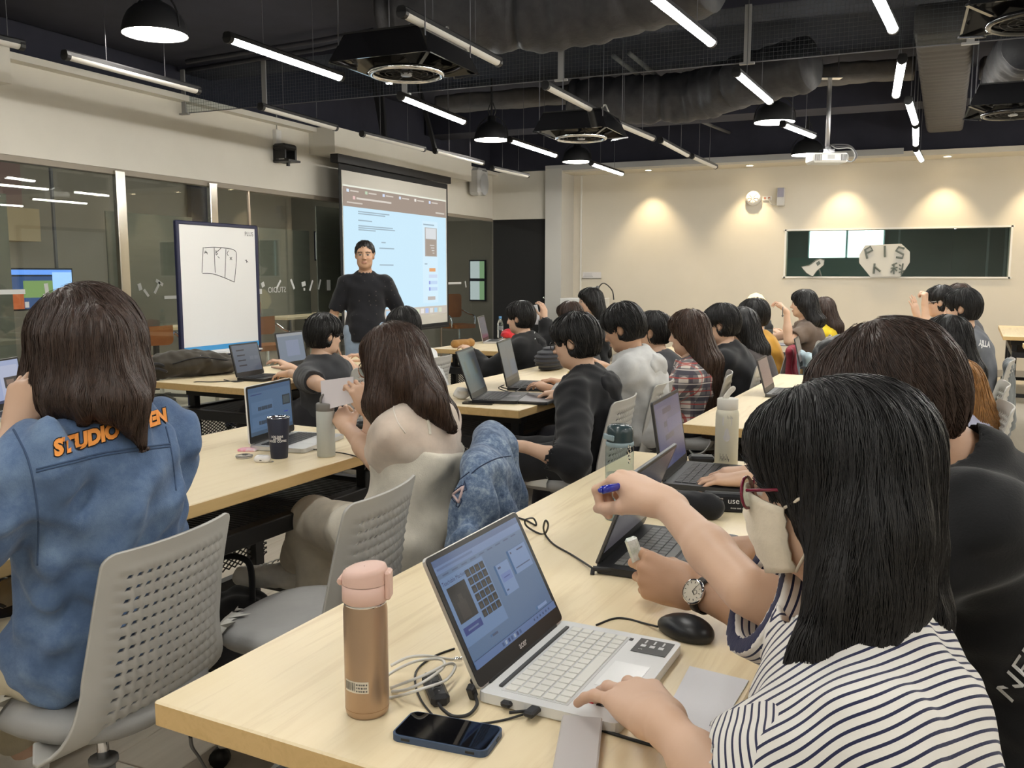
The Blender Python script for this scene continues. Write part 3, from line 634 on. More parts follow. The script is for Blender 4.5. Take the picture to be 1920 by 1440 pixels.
def make_table(L, W):
    """local: long axis y, origin at the centre on the floor; people sit on the +x side"""
    t = thing('work_table', 'x', 'table')
    top = MB(); hx, hy, th = W / 2, L / 2, .042
    top.box((0, 0, TOPZ - th / 2), (W, L, th), bev=.003)
    for i, f in enumerate(top.f):
        zc = np.mean([top.v[q][2] for q in f]); top.m[i] = 0 if zc > TOPZ - .002 else 1
    top.build('tabletop', [M_wood, M_edge], t)
    fz = .54
    for sx in (-1, 1):
        MB().bar((sx * (hx - .12), -hy + .1, fz), (sx * (hx - .12), hy - .1, fz), .05, .06, bev=.004).build('side_rail', M_black, t)
        for y in (-hy + .22, hy - .22, 0) if sx < 0 else (-hy + .22, hy - .22):
            MB().box((sx * (hx - .12), y, (fz + .07) / 2), (.055, .055, fz - .07), bev=.004).build('leg', M_black, t)
    for y in (-hy + .1, hy - .1):
        MB().bar((-hx + .1, y, fz), (hx - .1, y, fz), .05, .06, bev=.004).build('end_rail', M_black, t)
    for y in (-hy + .22, hy - .22):
        MB().bar((-hx + .06, y, .085), (hx - .06, y, .085), .05, .04, bev=.004).build('foot_bar', M_black, t)
        MB().box((0, y, TOPZ - .072), (W - .16, .06, .06)).build('cross_rail', M_black, t)
        for sx in (-1, 1):
            MB().box((sx * (hx - .12), y, (fz + TOPZ - .04) / 2), (.05, .05, TOPZ - .04 - fz), bev=.004).build('upper_post', M_black, t)
            MB().cyl((sx * (hx - .10) - .014, y, .032), (sx * (hx - .10) + .014, y, .032), .032, 14).build('caster', M_black, t, True)
    MB().box((-hx + .12, 0, .12), (.04, L - .5, .05)).build('lower_rail', M_black, t)
    sl = MB()
    for y in np.arange(-hy + .14, hy - .13, .022): sl.box((0, y, fz + .012), (W - .26, .006, .008))
    tag(sl.build('shelf_slats', M_black, t), kind='stuff')
    lm = lattice(MB(), L - .3, fz - .2, .034, .004); tag(lm.build('mesh_panel', mat('dark_mesh', (.05, .045, .04), .5, .3), t, loc=(-hx + .12, 0, (fz + .16) / 2)), kind='stuff')
    return t
tbl0 = make_table(2.25, .83); tbl1 = None; TABLES = []
def place_table(px, py, side, label, L=2.25, W=.83, ang=TABLE_ANG):
    """corner of the tabletop nearest the viewer, given as a pixel; side = which near corner"""
    global tbl1
    c = at(px, py, TOPZ); R = rotz(ang)
    off = R @ np.array([W / 2 if side == 'L' else -W / 2, L / 2, 0])
    p = c + off
    if tbl1 is None: t = tbl0; tbl1 = True
    else: t = copy_tree(tbl0)
    t.location = (p[0], p[1], 0); t.rotation_euler = (0, 0, ang); t['label'] = label; t['group'] = 'birch work tables'
    TABLES.append((p, R)); return t
place_table(287.5, 1314.4, 'L', 'birch work table holding the silver laptop and the copper flask')
p2_ = at(0, 1028, TOPZ)
def place_table_xy(x, y, label):
    t = copy_tree(tbl0); t.location = (x, y, 0); t.rotation_euler = (0, 0, TABLE_ANG); t['label'] = label; t['group'] = 'birch work tables'; return t
place_table_xy(-2.275, 2.09, 'birch work table with the navy tumbler and the pale grey bottle')
place_table(973, 769.7, 'R', 'birch work table with two dark laptops and loose papers, beside the black hooded jacket')
place_table(1279.4, 794.5, 'L', 'birch work table beside the plaid shirt, with one open laptop')
place_table(286, 715, 'L', 'birch work table in front of the whiteboard, with a backpack lying on it')
place_table(807, 653, 'L', 'birch work table in front of the projection screen, with a tan pencil case')
place_table_xy(-1.52, 7.75, 'birch work table behind the mustard shirt, with a dark bottle')
place_table_xy(-.14, 7.72, 'birch work table in front of the grey t-shirt person')
place_table_xy(1.52, 11.95, 'birch work table near the far wall, with a grey bag on it')
place_table_xy(1.45, 8.75, 'birch work table on casters beside the one with a grey bag')
# ================================================================== chairs
M_shell = mat('chair_shell_grey', (.47, .455, .42), .42)
M_seat = mottled('seat_vinyl_grey', (.30, .295, .285), (.33, .325, .31), 12, .5, .08, 200)
M_peel = mat('peeled_backing', (.66, .64, .58), .9)
def chair_back():
    prof = [(-.06, .395), (-.12, .402), (-.17, .425), (-.205, .47), (-.222, .53), (-.232, .60), (-.242, .68), (-.255, .76), (-.272, .845)]
    P = smooth_path([(a, b, 0) for a, b in prof], 12)[:, :2]; S = np.concatenate([[0], np.cumsum(np.linalg.norm(np.diff(P, axis=0), axis=1))]); S /= S[-1]
    rows = [0, .06, .13, .2, .25]; nrow = 13; hole_rows = set(); b0, b1 = .29, .93
    for k in range(nrow):
        v0 = b0 + (b1 - b0) * k / nrow; v1 = v0 + (b1 - b0) / nrow * .40; hole_rows.add(len(rows)); rows += [v0, v1]
    rows += [b1, .955, .97, .982, .991, .997, 1.0]
    us = [-1, -.985, -.95, -.86]; hole_cols = set(); nh = 13; a0, a1 = -.76, .76
    for k in range(nh):
        u0 = a0 + (a1 - a0) * k / nh; u1 = u0 + (a1 - a0) / nh * .62; hole_cols.add(len(us)); us += [u0, u1]
    us += [.86, .95, .985, 1]
    V = []; Fc = []
    for i, v in enumerate(rows):
        x = np.interp(v, S, P[:, 0]); z = np.interp(v, S, P[:, 1])
        hw = np.interp(v, [0, .1, .25, .45, .7, .95, 1.0], [.225, .268, .245, .212, .20, .195, .193])
        for u in us:
            uu = u
            rc = max(0, (v - .955) / .045); 
            if rc > 0: uu = u * (1 - .16 * (1 - math.sqrt(max(0, 1 - rc * rc))))
            zz = z
            dep = .045 * (abs(uu) ** 2.2) * np.interp(v, [0, .2, .5, 1], [.2, .8, 1.1, .7])
            rib = -.006 if (v > .28 and v < .94 and abs(u) < .85 and (i not in hole_rows)) and i % 2 == 0 else 0
            V.append((x + dep + rib, uu * hw, zz + (.03 * abs(u) ** 2 if v < .05 else 0)))
    nu = len(us)
    for i in range(len(rows) - 1):
        for j in range(nu - 1):
            if i in hole_rows and j in hole_cols: continue
            Fc.append((i * nu + j, i * nu + j + 1, (i + 1) * nu + j + 1, (i + 1) * nu + j))
    return new_mesh('backrest', V, Fc, M_shell, True)
back_me = chair_back()
def seat_mesh():
    V = []; Fc = []; n = 36; rings = [(0, .472), (.55, .472), (.80, .470), (.93, .462), (1.0, .445), (1.0, .425), (.95, .41), (.6, .405), (0, .405)]
    for k, (s, z) in enumerate(rings):
        for j in range(n):
            a = 2 * PI * j / n; ex = 2.8
            cx_ = math.copysign(abs(math.cos(a)) ** (2 / ex), math.cos(a)); cy_ = math.copysign(abs(math.sin(a)) ** (2 / ex), math.sin(a))
            V.append((.005 + .225 * s * cx_, .225 * s * cy_ * (1 - .10 * max(0, cx_)), z + .012 * (abs(cy_ * s) ** 2) - .012 * max(0, cx_ * s) ** 3))
    for k in range(len(rings) - 1):
        for j in range(n): Fc.append((k * n + j, k * n + (j + 1) % n, (k + 1) * n + (j + 1) % n, (k + 1) * n + j))
    return new_mesh('seat', V, Fc[::-1], M_seat, True)
seat_me = seat_mesh()
def peel_mesh(a0):
    V = []; Fc = []; n = 14
    for k in range(n + 1):
        a = a0 - .5 + 1.0 * k / n; ex = 2.8
        cx_ = math.copysign(abs(math.cos(a)) ** (2 / ex), math.cos(a)); cy_ = math.copysign(abs(math.sin(a)) ** (2 / ex), math.sin(a))
        for s, z in ((1.03, .428), (1.03, .449), (.95, .469), (.70 + .07 * math.sin(k * 2.3) + .05 * math.sin(k * 5.1) + .5 * abs(k - n / 2) / n, .478)):
            V.append((.005 + .225 * s * cx_, .225 * s * cy_ * (1 - .10 * max(0, cx_)), z + .012 * (abs(cy_ * s) ** 2) - .012 * max(0, cx_ * s) ** 3))
    for k in range(n):
        for q in range(3): Fc.append((k * 4 + q, k * 4 + q + 1, k * 4 + q + 5, k * 4 + q + 4))
    return new_mesh('peeled_patch', V, Fc, M_peel, True)
def make_chair():
    t = thing('swivel_chair', 'x', 'chair')
    b = link('backrest', back_me, t); md = b.modifiers.new('thickness', 'SOLIDIFY'); md.thickness = .007; md.offset = 0
    link('seat', seat_me, t)
    MB().box((0, 0, .39), (.2, .16, .03), bev=.01).build('seat_plate', M_darkgrey, t)
    MB().cyl((0, 0, .2), (0, 0, .40), .014, 14).build('gas_rod', M_chrome, t, True)
    MB().cyl((0, 0, .09), (0, 0, .26), .026, 14).cyl((0, 0, .255), (0, 0, .265), .034, 14).build('gas_sleeve', mat('sleeve_grey', (.2, .2, .2), .4), t, True)
    for k in range(5):
        a = 2 * PI * k / 5 + .3; d = np.array([math.cos(a), math.sin(a), 0])
        MB().bar(np.array([0, 0, .11]) + d * .02, np.array([0, 0, .075]) + d * .27, .035, .025, bev=.005).build('base_arm', M_greyp, t)
        e = np.array([-d[1], d[0], 0]); MB().cyl(np.array([0, 0, .03]) + d * .27 - e * .014, np.array([0, 0, .03]) + d * .27 + e * .014, .028, 12).build('caster', M_black, t, True)
    return t
ch0 = make_chair(); ch_used = []
def chair(x, y, label, yaw=PI, peel=None, dz=0.):
    t = ch0 if not ch_used else copy_tree(ch0); ch_used.append(1)
    t.location = (x, y, 0); t.rotation_euler = (0, 0, yaw); t['label'] = label; t['group'] = 'grey swivel chairs'
    return t
def peel(t, a): link('peeled_patch', peel_mesh(a), t)
c1 = chair(-1.69, 1.46, 'grey swivel chair with slotted back under the person in the denim shirt', PI + .03)
c2 = chair(-1.475, 1.985, 'empty grey swivel chair with slotted back and peeling seat edge', PI + .06)
peel(c1, .95); peel(c2, .55)
c3 = chair(-1.46, 2.55, 'grey swivel chair under a washed denim jacket hung over its back', PI + .3)
chair(-1.38, 3.95, 'grey swivel chair under the person in the black hooded jacket', PI)
chair(-1.36, 4.62, 'grey swivel chair under the person in the light grey hooded jacket', PI)
chair(-1.13, 5.15, 'grey swivel chair under the long-haired person in the plaid shirt', PI + .15)
chair(-1.05, 5.83, 'grey swivel chair under the person in the black long sleeve top', PI + .1)
chair(-.98, 6.98, 'grey swivel chair under the person in the mustard top', PI)
chair(-.83, 8.62, 'grey swivel chair under the person in the brown shirt', PI)
chair(-.62, 9.3, 'grey swivel chair under the person in the yellow top', PI)
chair(-3.22, 4.7, 'grey swivel chair under the person in the dark grey t-shirt', PI)
chair(-3.12, 5.42, 'grey swivel chair under the person in the white top', PI)
chair(-2.66, 6.5, 'grey swivel chair under the person in the printed black hoodie', PI)
chair(.06, 1.1, 'grey swivel chair under the person in the striped top', PI)
chair(.22, 1.72, 'grey swivel chair under the person in the black t-shirt with a watch', PI)
chair(.03, 2.98, 'grey swivel chair whose top slots show past the black t-shirt', PI - .35)
chair(.20, 4.38, 'grey swivel chair under the person in the pale lavender shirt', PI + .05)
chair(.27, 5.25, 'grey swivel chair under the person in the mint top', PI)
chair(.45, 6.78, 'grey swivel chair under the person in the grey printed t-shirt', PI - .1)
chair(-.80, 7.72, 'empty grey swivel chair in the aisle behind the brown shirt', PI + .3)
# ================================================================== smooth bodies from distance fields
def V3(*a): return np.array(a, float)
def smin(a, b, k):
    h = np.maximum(k - np.abs(a - b), 0) / k
    return np.minimum(a, b) - h * h * k * .25
class Field:
    def __init__(s, lo, hi, h):
        s.h = h; s.lo = np.asarray(lo, float); s.n = np.maximum(3, np.ceil((np.asarray(hi) - s.lo) / h).astype(int) + 1)
        s.F = np.full(s.n, .25, dtype=np.float32)
        s.ax = [s.lo[i] + h * np.arange(s.n[i]) for i in range(3)]
    def sub(s, lo, hi):
        i0 = np.clip(np.floor((np.asarray(lo) - s.lo) / s.h).astype(int), 0, s.n); i1 = np.clip(np.ceil((np.asarray(hi) - s.lo) / s.h).astype(int) + 1, 0, s.n)
        if (i1 <= i0).any(): return None
        sl = tuple(slice(a, b) for a, b in zip(i0, i1))
        X = s.ax[0][sl[0]][:, None, None]; Y = s.ax[1][sl[1]][None, :, None]; Z = s.ax[2][sl[2]][None, None, :]
        return sl, X, Y, Z
    def op(s, p):
        kind = p[0]; k = p[-1]
        if kind in ('rc', 'srub'):
            a, b, r1, r2 = np.asarray(p[1], float), np.asarray(p[2], float), p[3], p[4]; m = max(r1, r2) + k + 2 * s.h + .012
            q = s.sub(np.minimum(a, b) - m, np.maximum(a, b) + m)
            if q is None: return
            sl, X, Y, Z = q; ba = b - a; L2 = ba @ ba + 1e-12
            t = np.clip(((X - a[0]) * ba[0] + (Y - a[1]) * ba[1] + (Z - a[2]) * ba[2]) / L2, 0, 1)
            d = np.sqrt((X - a[0] - t * ba[0]) ** 2 + (Y - a[1] - t * ba[1]) ** 2 + (Z - a[2] - t * ba[2]) ** 2) - (r1 + (r2 - r1) * t)
        elif kind in ('el', 'sel'):
            c, r, R = np.asarray(p[1], float), np.asarray(p[2], float), p[3]; m = max(r) + k + 2 * s.h + .012
            q = s.sub(c - m, c + m)
            if q is None: return
            sl, X, Y, Z = q; x, y, z = X - c[0], Y - c[1], Z - c[2]
            if R is not None:
                R = np.asarray(R); x, y, z = (x * R[0, 0] + y * R[1, 0] + z * R[2, 0], x * R[0, 1] + y * R[1, 1] + z * R[2, 1], x * R[0, 2] + y * R[1, 2] + z * R[2, 2])
            k0 = np.sqrt((x / r[0]) ** 2 + (y / r[1]) ** 2 + (z / r[2]) ** 2); k1 = np.sqrt((x / r[0] ** 2) ** 2 + (y / r[1] ** 2) ** 2 + (z / r[2] ** 2) ** 2) + 1e-9
            d = k0 * (k0 - 1) / k1
        elif kind == 'cut':
            c, n = np.asarray(p[1], float), unit(p[2]); X, Y, Z = s.ax[0][:, None, None], s.ax[1][None, :, None], s.ax[2][None, None, :]
            s.F = np.maximum(s.F, ((X - c[0]) * n[0] + (Y - c[1]) * n[1] + (Z - c[2]) * n[2]).astype(np.float32)); return
        elif kind == 'fn':
            X, Y, Z = s.ax[0][:, None, None], s.ax[1][None, :, None], s.ax[2][None, None, :]
            s.F = s.F + p[1](X, Y, Z).astype(np.float32); return
        if kind in ('srub', 'sel'): s.F[sl] = -smin(-s.F[sl], d.astype(np.float32), max(k, 1e-4))
        else: s.F[sl] = smin(s.F[sl], d.astype(np.float32), max(k, 1e-4))
    def sample(s, P):
        q = (P - s.lo) / s.h; q = np.clip(q, 0, s.n - 1.001); i = q.astype(int); f = q - i; out = 0
        for dx in (0, 1):
            for dy in (0, 1):
                for dz in (0, 1):
                    w = (f[:, 0] if dx else 1 - f[:, 0]) * (f[:, 1] if dy else 1 - f[:, 1]) * (f[:, 2] if dz else 1 - f[:, 2])
                    out = out + w * s.F[i[:, 0] + dx, i[:, 1] + dy, i[:, 2] + dz]
        return out
    def grad(s, P):
        e = s.h * .7; g = np.stack([s.sample(P + [e, 0, 0]) - s.sample(P - [e, 0, 0]), s.sample(P + [0, e, 0]) - s.sample(P - [0, e, 0]), s.sample(P + [0, 0, e]) - s.sample(P - [0, 0, e])], 1)
        return g / (np.linalg.norm(g, axis=1, keepdims=True) + 1e-9)
    def mesh(s):
        F = s.F.copy()
        for ax in range(3):
            q = [slice(None)] * 3; q[ax] = 0; F[tuple(q)] = .25; q[ax] = -1; F[tuple(q)] = .25
        ins = F < 0; c = [ins[i:ins.shape[0] - 1 + i, j:ins.shape[1] - 1 + j, k:ins.shape[2] - 1 + k] for i in (0, 1) for j in (0, 1) for k in (0, 1)]
        cnt = sum(x.astype(np.int8) for x in c); act = np.argwhere((cnt > 0) & (cnt < 8))
        if len(act) == 0: return np.zeros((0, 3)), np.zeros((0, 4), int)
        off = np.array([(i, j, k) for i in (0, 1) for j in (0, 1) for k in (0, 1)]); val = np.stack([F[act[:, 0] + o[0], act[:, 1] + o[1], act[:, 2] + o[2]] for o in off], 1)
        acc = np.zeros((len(act), 3)); num = np.zeros(len(act))
        for a in range(8):
            for b in range(a + 1, 8):
                if np.abs(off[a] - off[b]).sum() != 1: continue
                va, vb = val[:, a], val[:, b]; m = (va < 0) != (vb < 0); t = np.where(m, va / np.where(m, va - vb, 1), 0)
                acc += m[:, None] * (off[a] + t[:, None] * (off[b] - off[a])); num += m
        V = s.lo + s.h * (act + acc / num[:, None])
        idx = np.full(tuple(np.array(F.shape) - 1), -1, dtype=np.int64); idx[act[:, 0], act[:, 1], act[:, 2]] = np.arange(len(act))
        Q = []
        for ax in range(3):
            a1, a2 = (ax + 1) % 3, (ax + 2) % 3
            A = [slice(1, -1)] * 3; A[ax] = slice(0, -1); B = [slice(1, -1)] * 3; B[ax] = slice(1, None)
            e = np.argwhere(ins[tuple(A)] != ins[tuple(B)])
            o = np.array([1, 1, 1]); o[ax] = 0; e = e + o
            if len(e) == 0: continue
            fl_ = ins[e[:, 0], e[:, 1], e[:, 2]]
            def cell(d1, d2):
                q = e.copy(); q[:, a1] -= d1; q[:, a2] -= d2; return idx[q[:, 0], q[:, 1], q[:, 2]]
            q = np.stack([cell(1, 1), cell(0, 1), cell(0, 0), cell(1, 0)], 1); q[~fl_] = q[~fl_][:, ::-1]; Q.append(q)
        Q = np.concatenate(Q); Q = Q[(Q >= 0).all(1)]
        return V, Q
def relax(V, Q, it=2, lam=.5):
    for _ in range(it):
        acc = np.zeros_like(V); n = np.zeros(len(V))
        for a, b in ((0, 1), (1, 2), (2, 3), (3, 0)):
            np.add.at(acc, Q[:, a], V[Q[:, b]]); np.add.at(acc, Q[:, b], V[Q[:, a]]); np.add.at(n, Q[:, a], 1); np.add.at(n, Q[:, b], 1)
        V = V + lam * (acc / np.maximum(n, 1)[:, None] - V)
    return V
def prim_bounds(prims, pad=.03):
    lo = np.full(3, 1e9); hi = -lo
    for p in prims:
        if p[0] == 'rc':
            r = max(p[3], p[4]); a, b = np.asarray(p[1]), np.asarray(p[2]); lo = np.minimum(lo, np.minimum(a, b) - r); hi = np.maximum(hi, np.maximum(a, b) + r)
        elif p[0] == 'el':
            r = max(p[2]) if p[3] is not None else np.asarray(p[2]); lo = np.minimum(lo, np.asarray(p[1]) - r); hi = np.maximum(hi, np.asarray(p[1]) + r)
    return lo - pad, hi + pad
def solid(prims, h, it=1, pad=.03, keep=False, zmin=None):
    lo, hi = prim_bounds(prims, pad)
    if zmin is not None: lo[2] = max(lo[2], zmin)
    f = Field(lo, hi, h)
    for p in prims: f.op(p)
    V, Q = f.mesh()
    if len(V) and it: V = relax(V, Q, it)
    return (V, Q, f) if keep else (V, Q)
def join(parts):
    V = []; Q = []; n = 0
    for v, q in parts:
        if len(v): V.append(v); Q.append(q + n); n += len(v)
    return np.concatenate(V), np.concatenate(Q)
# ------------------------------------------------------------------ anatomy
SKIN = attr_mat('skin', .48, bstr=.05, bscale=220)
SKIN.node_tree.nodes['Principled BSDF'].inputs['Subsurface Weight'].default_value = .0
TONE = {'fair': (.66, .43, .30), 'mid': (.55, .33, .21), 'tan': (.47, .27, .165)}
HAIRM = {}
def hair_mat(name, c):
    if name in MATS: return MATS[name]
    m = mat(name, c, .42); n, l, b = nodes(m)
    v = coords(m, (60, 60, 5)); f = noise(m, v, 2.0, 3)
    ramp_color(m, f, [(.3, tuple(x * .55 for x in c)), (.55, c), (.8, tuple(min(1, x * 1.45) for x in c))])
    bump(m, f, .35, .004); b.inputs['Specular IOR Level'].default_value = .45
    return m
def frame(yaw): return np.array([math.cos(yaw), math.sin(yaw), 0]), np.array([-math.sin(yaw), math.cos(yaw), 0]), np.array([0, 0, 1.])
def ik(sh, wr, pole, l1=.285, l2=.25):
    sh, wr = np.asarray(sh, float), np.asarray(wr, float); d = wr - sh; L = np.linalg.norm(d)
    if L > (l1 + l2) * .995: l1 *= L / (l1 + l2) / .995; l2 = L / .995 - l1
    x = d / L; a = (l1 * l1 - l2 * l2 + L * L) / (2 * L); hh = math.sqrt(max(l1 * l1 - a * a, 0)); p = np.asarray(pole, float); p = unit(p - x * (p @ x))
    return sh + x * a + p * hh
def hand_prims(wr, fwd, dorsal, side, curl=(.35, .45, .3), spread=.1, thumb=(.7, .6, -.35), thumb_curl=.3, s=1., per=None):
    """side +1: thumb lies on +cross(dorsal,fwd); curls per joint, positive bends towards the palm"""
    x = unit(fwd); z = unit(np.asarray(dorsal, float) - x * (np.asarray(dorsal) @ x)); y = np.cross(z, x) * side
    B = np.stack([x, y, z], 1); P = []; W = lambda p: np.asarray(wr) + B @ (np.asarray(p, float) * s)
    base = [(.088, .028, .002), (.093, .009, .005), (.088, -.010, .003), (.079, -.027, -.002)]; ln = [(.042, .026, .021), (.046, .029, .022), (.043, .027, .021), (.034, .021, .019)]; rad = (.0088, .0090, .0086, .0076)
    P.append(('rc', W((-.015, 0, 0)), W((.02, 0, 0)), .0225 * s, .022 * s, .012))
    for i, b in enumerate(base): P.append(('rc', W((.012, b[1] * .55, -.002)), W(b), .0175 * s, .0115 * s, .014))
    P.append(('el', W((.05, .0, -.006)), (.042 * s, .034 * s, .013 * s), B, .012))
    for i, b in enumerate(base):
        c = curl if per is None else per[i]; a = 0; p = np.array(b); sp = spread * (1.5 - i) / 1.5
        for j in range(3):
            a += c[j]; dv = np.array([math.cos(a) * math.cos(sp), math.cos(a) * math.sin(sp), -math.sin(a)]); q = p + dv * ln[i][j]
            P.append(('rc', W(p), W(q), rad[i] * (1 - .08 * j) * s, rad[i] * (1 - .08 * (j + 1)) * s, .004 if j else .007)); p = q
    t0 = np.array([.022, .022, -.008]); td = unit(thumb); t1 = t0 + td * .042; P.append(('rc', W(t0), W(t1), .0165 * s, .0115 * s, .014))
    td2 = unit(td + np.array([thumb_curl * .6, -thumb_curl, -thumb_curl * .3])); t2 = t1 + td2 * .034; P.append(('rc', W(t1), W(t2), .0112 * s, .0098 * s, .005))
    td3 = unit(td2 + np.array([thumb_curl * .4, -thumb_curl * .7, 0])); P.append(('rc', W(t2), W(t2 + td3 * .026), .0098 * s, .0078 * s, .004))
    return P
def head_prims(c, R, s=1.):
    W = lambda p: np.asarray(c) + R @ (np.asarray(p, float) * s); E = lambda p, r, k: ('el', W(p), tuple(q * s for q in r), R, k)
    P = [E((-.008, 0, .03), (.094, .074, .086), .02), E((.024, 0, -.035), (.066, .060, .082), .035), E((.058, 0, -.092), (.028, .030, .022), .03), E((.03, .036, -.07), (.04, .022, .03), .03), E((.03, -.036, -.07), (.04, .022, .03), .03),
         E((.070, 0, .022), (.022, .052, .016), .02), E((.062, .036, -.028), (.022, .024, .024), .02), E((.062, -.036, -.028), (.022, .024, .024), .02)]
    P += [('sel', W((.098, y, -.001)), (.018 * s, .017 * s, .011 * s), R, .012) for y in (-.032, .032)]
    P += [E((.077, y, -.001), (.0135, .0145, .0125), .003) for y in (-.032, .032)]
    P += [('rc', W((.088, 0, .008)), W((.108, 0, -.030)), .0075 * s, .0105 * s, .012), E((.098, .010, -.034), (.010, .008, .007), .006), E((.098, -.010, -.034), (.010, .008, .007), .006),
          E((.090, 0, -.060), (.011, .023, .0055), .006), E((.089, 0, -.069), (.011, .020, .0055), .005)]
    for y in (-1, 1):
        Re = R @ rotx(-y * .18) @ roty(-.2) @ rotz(y * .35); P += [('el', W((-.006, y * .076, -.006)), (.019 * s, .0065 * s, .032 * s), Re, .006), ('sel', W((.000, y * .083, -.003)), (.010 * s, .005 * s, .018 * s), Re, .004)]
    return P
def head_colors(V, c, R, s, tone, hairc=(.02, .017, .016), lips=(.50, .24, .19)):
    L = (V - c) @ R / s; col = np.tile(np.array(tone, float), (len(V), 1)); x, y, z = L.T; ay = np.abs(y); front = x > .04
    def blend(m, cc, w=1.): col[m] = col[m] * (1 - w) + np.array(cc) * w
    blend(front & (((y / .024) ** 2 + ((z + .0645) / .0095) ** 2) < 1) & (x > .07), lips, .7)
    blend((np.abs(ay - .040) < .004) & (np.abs(z + .0645) < .002) & (x > .07), (.3, .15, .1), .3)
    blend(front & (np.abs(ay - .033) < .021) & (np.abs(z - (.0215 - .12 * np.abs(ay - .030))) < .0042), hairc, .85)
    e = front & ((((ay - .032) / .0150) ** 2 + ((z + .001) / .0062) ** 2) < 1); blend(e, (.62, .58, .54)); blend(e & (np.abs(ay - .032) < .0065), (.015, .012, .01)); blend(front & (np.abs(ay - .032) < .0155) & (np.abs(z - .0052) < .0022), (.05, .03, .025), .8)
    blend((x > .095) & (ay < .016) & (z < -.036) & (z > -.043), (.2, .08, .05), .4)
    blend((x > .04) & (np.abs(z + .03) < .02) & (np.abs(ay - .042) < .02), (.68, .36, .27), .18)
    return col
def torso_parts(sp):
    f, l, u = frame(sp['yaw']); pel, hd = np.asarray(sp['pel'], float), np.asarray(sp['head'], float); w = sp.get('w', 1.); bulk = sp.get('bulk', 1.)
    R = sp['R']; N = hd - R[:, 2] * .105 - R[:, 0] * .025 + np.array([0, 0, -.085])
    if 'N' in sp: N = np.asarray(sp['N'], float)
    mid = (pel + N) / 2 - f * sp.get('slouch', .03)
    q = lambda t: (1 - t) ** 2 * pel + 2 * t * (1 - t) * mid + t * t * N
    def fr(t):
        up_ = unit(q(min(t + .1, 1)) - q(max(t - .1, 0))); ff = unit(f - up_ * (f @ up_)); return np.stack([ff, np.cross(up_, ff), up_], 1)
    B1 = fr(.95); sw = sp.get('sw', .168) * w
    tw = sp.get('twist', 0.); lat = l * math.cos(tw) + f * math.sin(tw)
    ls, rs = N - B1[:, 2] * .06 + lat * sw + f * .005, N - B1[:, 2] * .06 - lat * sw + f * .005
    tors = [('el', q(0), (.125 * bulk, .168 * w, .125), fr(.05), .06), ('el', q(.32), (.105 * bulk, .138 * w * bulk, .15), fr(.32), .06), ('el', q(.68), (.116 * bulk, .158 * w, .165), fr(.68), .06),
            ('rc', ls - lat * .03, rs + lat * .03, .060, .060, .05), ('rc', N - B1[:, 2] * .05, N + B1[:, 2] * .01, .075, .058, .05)]
    return dict(f=f, l=l, N=N, q=q, fr=fr, ls=ls, rs=rs, tors=tors, B1=B1)
